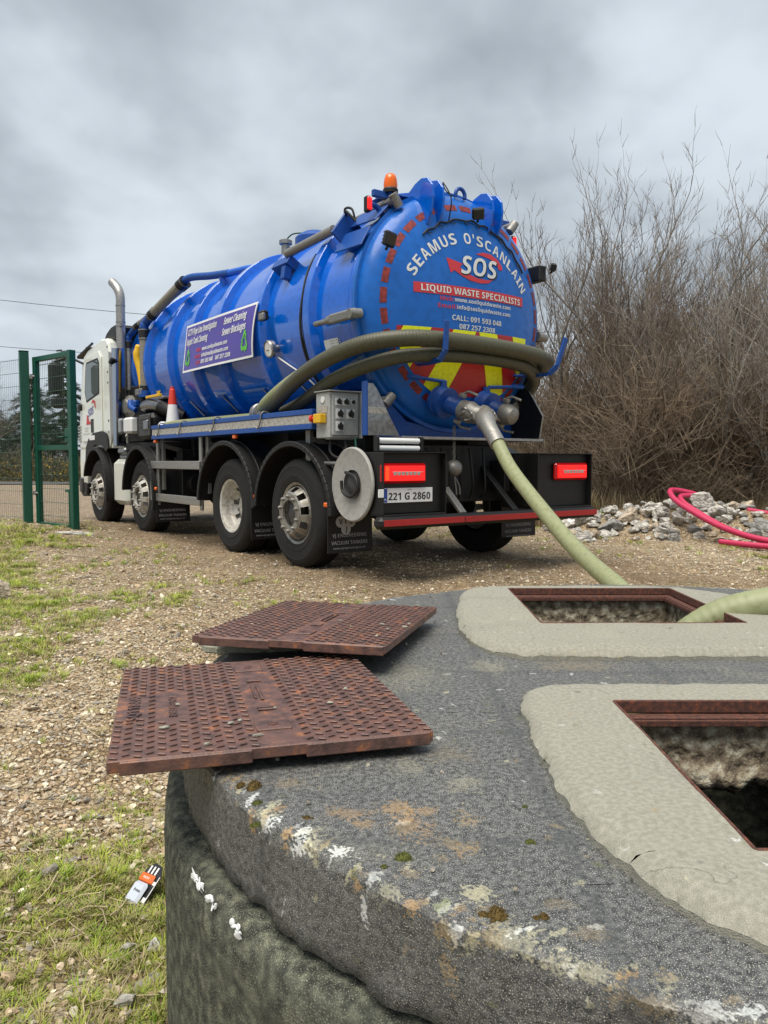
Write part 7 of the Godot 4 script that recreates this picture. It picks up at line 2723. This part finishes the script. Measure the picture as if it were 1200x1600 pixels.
	for e in [[-0.648, -1.92, 0.04], [-0.585, -1.925, 0.045], [-0.545, -1.80, 0.036], [-0.585, -1.71, 0.05]]:
		o = part("small_stone", stone_mesh(60 + k), mats.rubble)
		o.transform = Transform3D(Basis.from_euler(Vector3(k, k * 2.0, 1.0)).scaled(Vector3(e[2] * 1.3, e[2], e[2])), Vector3(e[0], height(e[0], e[1]) + 0.012, e[1]))
		tag(o, ["grey pebble left of the tank wall, just below the blister pack", "larger grey stone touching the tank wall below the blister pack", "grey stone in the grass low beside the tank wall", "grey stone lowest in the grass left of the tank"][k], "stone", "stones at the foot of the tank")
		k += 1


func moss(e: Array) -> void:
	var s := Shape.new()
	for lobe in 5:
		var away: Vector3 = Vector3(rng.randfn(), 0, rng.randfn() * 0.6) * e[2] * (0.5 if lobe else 0.0)
		s.x = Transform3D(Basis(Vector3.UP, rng.randf() * 3.0), away)
		moss_lobe(s, e[2] * (0.72 if lobe == 0 else rng.randf_range(0.25, 0.5)))
	s.x = Transform3D()
	var o := part("moss_cushion", s, mats.moss_green if e[3] else mats.moss_brown)
	o.position = Vector3(e[0], 0.4985, -e[1])
	tag(o, e[4], "moss", "moss cushions on the lid")


func moss_lobe(s: Shape, r: float) -> void:
	for i in 170:
		var a := rng.randf() * TAU
		var q := sqrt(rng.randf())
		var p := Vector3(cos(a) * q * r * 1.25, 0.75 * r * sqrt(1.0 - q * q), sin(a) * q * r * 0.9)
		var d := (p + Vector3(rng.randfn(), rng.randfn() + 1.2, rng.randfn()) * r * 0.4).normalized()
		var side := d.cross(Vector3(rng.randfn(), rng.randfn(), rng.randfn())).normalized() * r * 0.085
		s.tri(p - side, p + side, p + d * r * rng.randf_range(0.16, 0.34))
	for i in 6:
		for j in 12:
			var f := func(u: float, w: float) -> Vector3: return Vector3(cos(w) * sin(u) * r * 1.22, cos(u) * r * 0.72, sin(w) * sin(u) * r * 0.88)
			var u0 := PI / 2.0 * i / 6.0
			var u1 := PI / 2.0 * (i + 1) / 6.0
			var w0 := -TAU * j / 12.0
			var w1 := -TAU * (j + 1) / 12.0
			s.quad(f.call(u1, w0), f.call(u1, w1), f.call(u0, w1), f.call(u0, w0))


# ---------------------------------------------------------------- bare trees, undergrowth, evergreens
func grow(wood: Shape, twigs: Shape, p: Vector3, dir: Vector3, length: float, r: float, level: int, ran: RandomNumberGenerator, up: float) -> void:
	var steps := 5 if level < 2 else (4 if level < 3 else 3)
	var pts := PackedVector3Array([p])
	var radii := PackedFloat32Array([r])
	var d := dir
	var wobble := 0.15 if level < 2 else 0.19
	for i in steps:
		d = (d + Vector3(ran.randfn(), ran.randfn() * 0.6, ran.randfn()) * wobble + Vector3.UP * up).normalized()
		pts.append(pts[-1] + d * length / steps)
		radii.append(r * lerpf(1.0, 0.42 if level < 3 else 0.35, float(i + 1) / steps))
	(wood if level < 2 else twigs).tube(pts, radii, 7 if level == 0 else (5 if level == 1 else 3), false)
	if level >= 4 or length < 0.2:
		return
	var kids: int = [8, 6, 4, 2][level]
	for k in kids:
		var t := ran.randf_range(0.42 if level == 0 else 0.22, 1.0)
		var at_ := t * steps
		var i := mini(int(at_), steps - 1)
		var o := pts[i].lerp(pts[i + 1], at_ - i)
		var axis := (pts[i + 1] - pts[i]).normalized()
		var out := axis.cross(Vector3(ran.randfn(), ran.randfn(), ran.randfn())).normalized()
		var open := ran.randf_range(0.34, 0.72)
		var nd := (axis * cos(open) + out * sin(open)).normalized()
		grow(wood, twigs, o, nd, length * ran.randf_range(0.36, 0.62) * (1.12 - 0.35 * t), maxf(0.0042, r * ran.randf_range(0.34, 0.52) * (1.05 - 0.4 * t)), level + 1, ran, 0.10 + 0.03 * level)
	if level < 3:  # the leader goes on
		grow(wood, twigs, pts[-1], d, length * 0.58, radii[-1] * 0.9, level + 1, ran, 0.12)


func bare_tree(x: float, z: float, high: float, lean: Vector3, girth: float, seed_: int, label: String, pale := false) -> void:
	var ran := RandomNumberGenerator.new()
	ran.seed = seed_
	var o := thing("bare_tree", label, "tree", Vector3(x, height(x, z) - 0.05, z), "leafless trees of the thicket")
	var wood := Shape.new()
	var twigs := Shape.new()
	var stems := 3 if girth < 0.085 else 2
	for i in stems:
		var off := Vector3(ran.randfn() * 0.25, 0, ran.randfn() * 0.25) if i > 0 else Vector3.ZERO
		grow(wood, twigs, off, (Vector3.UP + lean + off * 0.7).normalized(), high * (0.52 if i == 0 else ran.randf_range(0.4, 0.52)), girth * (1.0 if i == 0 else 0.7), 0, ran, 0.05)
	part("trunk", wood, mats.bark_pale if pale else mats.bark, o)
	part("crown", twigs, mats.twig_pale if pale else mats.twig, o).set_meta("kind", "stuff")


func spray_mesh(seed_: int, n: int, long: float) -> ArrayMesh:
	var ran := RandomNumberGenerator.new()
	ran.seed = seed_
	var s := Shape.new()
	for i in n:
		var p := Vector3(ran.randfn() * 0.16, 0, ran.randfn() * 0.16)
		var d := Vector3(ran.randfn() * 0.55, 1.0, ran.randfn() * 0.55).normalized()
		var pts := PackedVector3Array([p])
		var radii := PackedFloat32Array([0.0055])
		var l := long * ran.randf_range(0.5, 1.1)
		for k in 4:
			d = (d + Vector3(ran.randfn(), ran.randfn() * 0.5 - 0.1, ran.randfn()) * 0.16).normalized()
			pts.append(pts[-1] + d * l / 4.0)
			radii.append(0.0055 * (1.0 - 0.2 * k))
		s.tube(pts, radii, 3, false)
		for k in 3:
			var o := pts[1 + k]
			var e := (d + Vector3(ran.randfn(), ran.randfn(), ran.randfn()) * 0.55).normalized()
			s.tube(PackedVector3Array([o, o + e * l * 0.16, o + (e + Vector3(ran.randfn(), 0.4, ran.randfn()) * 0.3) * l * 0.3]), PackedFloat32Array([0.0038, 0.003, 0.002]), 3, false)
	return s.made()


func build_trees() -> void:
	var rows := [
		# x, z, height, lean, girth, pale, label
		[3.9, -15.2, 6.6, Vector3(-0.12, 0, 0.05), 0.06, false, "slender leafless tree just right of the tanker's rear, first of the thicket"],
		[4.7, -14.0, 6.7, Vector3(-0.20, 0, 0.0), 0.07, false, "leafless tree leaning towards the truck, with the highest tip left of the thicket"],
		[5.4, -15.6, 6.6, Vector3(0.05, 0, 0.0), 0.07, false, "straight leafless tree behind the pink pipe's bend"],
		[6.0, -13.2, 5.5, Vector3(-0.26, 0, 0.05), 0.08, true, "pale trunked leafless tree leaning left above the stone heap"],
		[6.5, -14.6, 6.4, Vector3(0.02, 0, 0.0), 0.08, false, "tall leafless tree in the middle of the thicket"],
		[6.75, -12.6, 5.6, Vector3(-0.17, 0, 0.0), 0.10, true, "thickest pale grey trunk, leaning left at the right edge"],
		[7.5, -13.4, 6.3, Vector3(-0.06, 0, 0.0), 0.09, true, "tallest leafless tree, at the right edge of the view"],
		[7.9, -15.2, 6.3, Vector3(0.02, 0, 0.0), 0.08, false, "leafless tree behind the tallest one at the right edge"],
		[5.0, -17.5, 5.8, Vector3(0.0, 0, 0.0), 0.07, false, "leafless tree far back between the truck and the tall trees"],
		[7.0, -17.8, 6.8, Vector3(-0.05, 0, 0.0), 0.08, false, "leafless tree far back in the thicket, seen between nearer stems"],
		[3.9, -18.6, 5.4, Vector3(0.08, 0, 0.0), 0.06, false, "leafless tree far back, its twigs showing beside the rear door"],
		[8.8, -16.5, 7.0, Vector3(-0.1, 0, 0.0), 0.08, false, "leafless tree far back at the right edge"],
		[9.3, -13.6, 6.0, Vector3(-0.15, 0, 0.0), 0.09, false, "leafless tree just outside the right edge, reaching into the view"],
		[4.3, -15.8, 6.8, Vector3(0.02, 0, 0.0), 0.06, false, "upright leafless tree close behind the first two of the thicket"],
		[5.0, -14.8, 6.5, Vector3(0.06, 0, 0.0), 0.06, false, "leafless tree with close upright shoots left of the pipe bend"],
		[5.9, -15.0, 5.9, Vector3(-0.03, 0, 0.0), 0.06, true, "greyish leafless tree between the middle of the thicket and the pipe bend"],
		[6.3, -13.8, 5.7, Vector3(0.1, 0, 0.0), 0.06, false, "leafless tree leaning right above the stone heap"],
		[7.1, -15.6, 6.2, Vector3(0.0, 0, 0.0), 0.06, true, "greyish upright leafless tree left of the tallest one"],
		[8.2, -14.0, 6.1, Vector3(-0.1, 0, 0.0), 0.06, false, "leafless tree leaning in at the right edge, behind the thick trunk"],
		[3.3, -16.4, 5.9, Vector3(-0.05, 0, 0.0), 0.05, false, "thin leafless tree half hidden by the rear door's right side"],
		[5.6, -16.8, 6.0, Vector3(-0.05, 0, 0.0), 0.06, false, "thin leafless tree far back above the pipe bend"],
		[4.3, -12.9, 4.2, Vector3(-0.34, 0, 0.1), 0.05, false, "low leafless sapling bending left behind the stones"],
		[5.5, -12.4, 4.4, Vector3(-0.5, 0, 0.1), 0.055, true, "low pale sapling slanting far to the left over the stones"],
	]
	var k := 0
	for r in rows:
		bare_tree(r[0], r[1], r[2], r[3], r[4], 500 + k, r[6], r[5])
		k += 1
	# undergrowth: dense thin stems between and before the trees
	for kind in 3:
		var places := []
		var colors := []
		for i in 400:
			var x := rng.randf_range(2.6, 10.5)
			var z := -11.7 - 6.5 * rng.randf()
			if x < 3.4 and z > -13.5:
				continue
			var y := height(x, z) + 1.9 * pow(rng.randf(), 1.9)
			var size := rng.randf_range(0.7, 1.35)
			places.append(Transform3D(Basis.from_euler(Vector3(rng.randfn() * 0.2, rng.randf() * TAU, rng.randfn() * 0.2)).scaled_local(Vector3.ONE * size), Vector3(x, y, z)))
			colors.append(Color(0.15, 0.108, 0.07).lerp(Color(0.28, 0.22, 0.155), rng.randf()) * rng.randf_range(0.7, 1.15))
		tag(scatter("undergrowth", spray_mesh(700 + kind, 26, 1.25), mats.stick, places, colors), "tangle of brown stems and brambles filling the foot of the thicket", "undergrowth", "", "stuff")
	var places := []
	var colors := []
	for i in 2200:  # dry grass at its foot
		var x := rng.randf_range(2.2, 10.0)
		var z := -11.3 - 2.5 * pow(rng.randf(), 1.5)
		var size := rng.randf_range(4.0, 9.0)
		places.append(Transform3D(Basis(Vector3.UP, rng.randf() * TAU).scaled_local(Vector3(size, size * 1.5, size)), Vector3(x, height(x, z), z)))
		colors.append(Color(0.26, 0.205, 0.115).lerp(Color(0.15, 0.105, 0.065), rng.randf()))
	tag(scatter("dead_grass", tuft_mesh(9, 99, 0.05, 0.04, 0.0007), mats.grass_blade, places, colors), "long dead grass along the foot of the thicket", "dead grass", "", "stuff")
	# left: evergreens, gorse and a bare tree beyond the gate
	evergreen(-17.0, -42.0, 7.0, 2.4, 31, "dark spruce beside the white cab, its drooping branches against the sky")
	evergreen(-19.4, -43.5, 5.6, 3.4, 32, "broad dark evergreen seen through the gate leaf")
	evergreen(-22.4, -45.0, 4.6, 3.4, 33, "lower dark evergreen just left of the gate post")
	evergreen(-26.0, -48.0, 4.8, 3.8, 34, "dark evergreen at the far left behind the mesh fence")
	evergreen(-14.0, -46.0, 6.6, 3.2, 35, "dark evergreen mostly hidden behind the cab")
	evergreen(-30.0, -51.0, 5.6, 3.8, 36, "dark evergreen at the outer left edge")
	bare_tree(-19.6, -38.5, 6.0, Vector3(0.1, 0, 0), 0.06, 601, "thin leafless tree behind the fence at the far left")
	bare_tree(-22.5, -40.0, 6.4, Vector3(0.0, 0, 0), 0.06, 602, "leafless tree at the left edge, above the evergreens")
	for e in [[-15.6, -37.0, 1.5, 41, "flowering gorse bush by the front of the cab"], [-17.2, -38.0, 1.9, 42, "flowering gorse bush seen through the gate leaf"], [-19.4, -38.8, 1.8, 43, "flowering gorse bush behind the gate post"], [-22.2, -39.5, 2.0, 44, "flowering gorse bush behind the mesh fence"], [-13.6, -37.0, 1.6, 45, "gorse bush mostly hidden behind the front wheels"]]:
		gorse(e[0], e[1], e[2], e[3], e[4])
	var s := Shape.new()
	s.smooth()
	for i in 40:  # tarred lane beyond the gate
		var x0 := -60.0 + 75.0 * i / 40.0
		var x1 := -60.0 + 75.0 * (i + 1) / 40.0
		for j in 4:
			var f := func(x: float, q: int) -> Vector3: return Vector3(x, height(x, -33.0 - q * 0.8 - x * -0.02) + 0.05, -33.0 - q * 0.8 - x * -0.02)
			s.quad(f.call(x0, j), f.call(x1, j), f.call(x1, j + 1), f.call(x0, j + 1))
	var tar := mat("tar", Color(0.1, 0.1, 0.1), 0.9)
	grained(tar, "galv", 1.0)
	tag(part("road", s, tar), "", "", "", "structure")


func evergreen(x: float, z: float, high: float, wide: float, seed_: int, label: String) -> void:
	var ran := RandomNumberGenerator.new()
	ran.seed = seed_
	var o := thing("evergreen_tree", label, "tree", Vector3(x, height(x, z), z), "dark evergreens beyond the gate")
	var wood := Shape.new()
	wood.tube(PackedVector3Array([Vector3.ZERO, Vector3(0.04, high * 0.5, 0), Vector3(0, high * 0.97, 0.03)]), PackedFloat32Array([0.12, 0.07, 0.015]), 8)
	var places := []
	var colors := []
	var n := int(high * 34)
	for i in n:
		var t := pow(ran.randf(), 1.15)
		var y := high * (0.04 + 0.94 * t)
		var reach := wide * (1.0 - t * 0.93) * ran.randf_range(0.65, 1.08)
		var a := ran.randf() * TAU
		var d := Vector3(cos(a), 0, sin(a))
		var pts := PackedVector3Array()
		for k in 5:
			var q := k / 4.0
			pts.append(Vector3(0, y, 0) + d * reach * q + Vector3.UP * (0.3 * q - 0.55 * q * q) * reach)
		wood.tube(pts, PackedFloat32Array([0.022, 0.016, 0.012, 0.008, 0.004]), 4, false)
		for k in 15:
			var q := 0.2 + 0.8 * (k + ran.randf()) / 15.0
			var i0 := mini(int(q * 4.0), 3)
			var p := pts[i0].lerp(pts[i0 + 1], q * 4.0 - i0)
			var out := (d + Vector3(ran.randfn() * 0.5, -0.28 + ran.randfn() * 0.25, ran.randfn() * 0.5)).normalized()
			var size := ran.randf_range(0.7, 1.3) * (0.62 + 0.34 * wide / 2.0) * (1.0 - 0.55 * t)
			places.append(along(p, out).scaled_local(Vector3.ONE * size))
			colors.append(Color(0.018, 0.036, 0.022).lerp(Color(0.045, 0.066, 0.032), ran.randf()))
	part("trunk", wood, mats.bark, o)
	var s := Shape.new()
	for i in 46:  # one spray of needles
		var t := i / 46.0
		var a := i * 2.4
		var base := Vector3(0, t * 0.42, 0)
		var d := Vector3(cos(a), 0.75, sin(a)).normalized() * (0.15 * (1.0 - t * 0.5))
		var side := d.cross(Vector3.UP).normalized() * 0.008
		s.tri(base - side, base + side, base + d)
	scatter("crown", s.made(), mats.leaf, places, colors, o)


func gorse(x: float, z: float, high: float, seed_: int, label: String) -> void:
	var ran := RandomNumberGenerator.new()
	ran.seed = seed_
	var o := thing("gorse_bush", label, "bush", Vector3(x, height(x, z), z), "gorse bushes beyond the gate")
	var s := Shape.new()
	for i in 40:
		var d := Vector3(ran.randfn() * 0.6, 1.0, ran.randfn() * 0.6).normalized()
		s.tube(PackedVector3Array([Vector3.ZERO, d * high * 0.5, d * high * 0.5 + (d + Vector3.UP * 0.4) * high * 0.4]), PackedFloat32Array([0.016, 0.01, 0.004]), 4, false)
	part("stems", s, mats.bark, o)
	var places := []
	var colors := []
	for i in 1500:
		var d := Vector3(ran.randfn(), absf(ran.randfn()), ran.randfn()).normalized() * high * pow(ran.randf(), 0.35)
		places.append(along(Vector3(d.x * 1.25, d.y, d.z) * 0.85, Vector3(ran.randfn(), ran.randfn() + 0.6, ran.randfn())).scaled_local(Vector3.ONE * ran.randf_range(0.6, 1.2)))
		var c := Color(0.05, 0.06, 0.02).lerp(Color(0.13, 0.105, 0.05), ran.randf())
		if ran.randf() < 0.08:
			c = Color(0.62, 0.40, 0.02)
		colors.append(c)
	s = Shape.new()
	for i in 14:
		var a := i * 2.4
		var base := Vector3(0, i * 0.009, 0)
		var d := Vector3(cos(a), 0.6, sin(a)) * 0.05
		var side := d.cross(Vector3.UP).normalized() * 0.008
		s.tri(base - side, base + side, base + d)
	scatter("crown", s.made(), mats.leaf, places, colors, o)
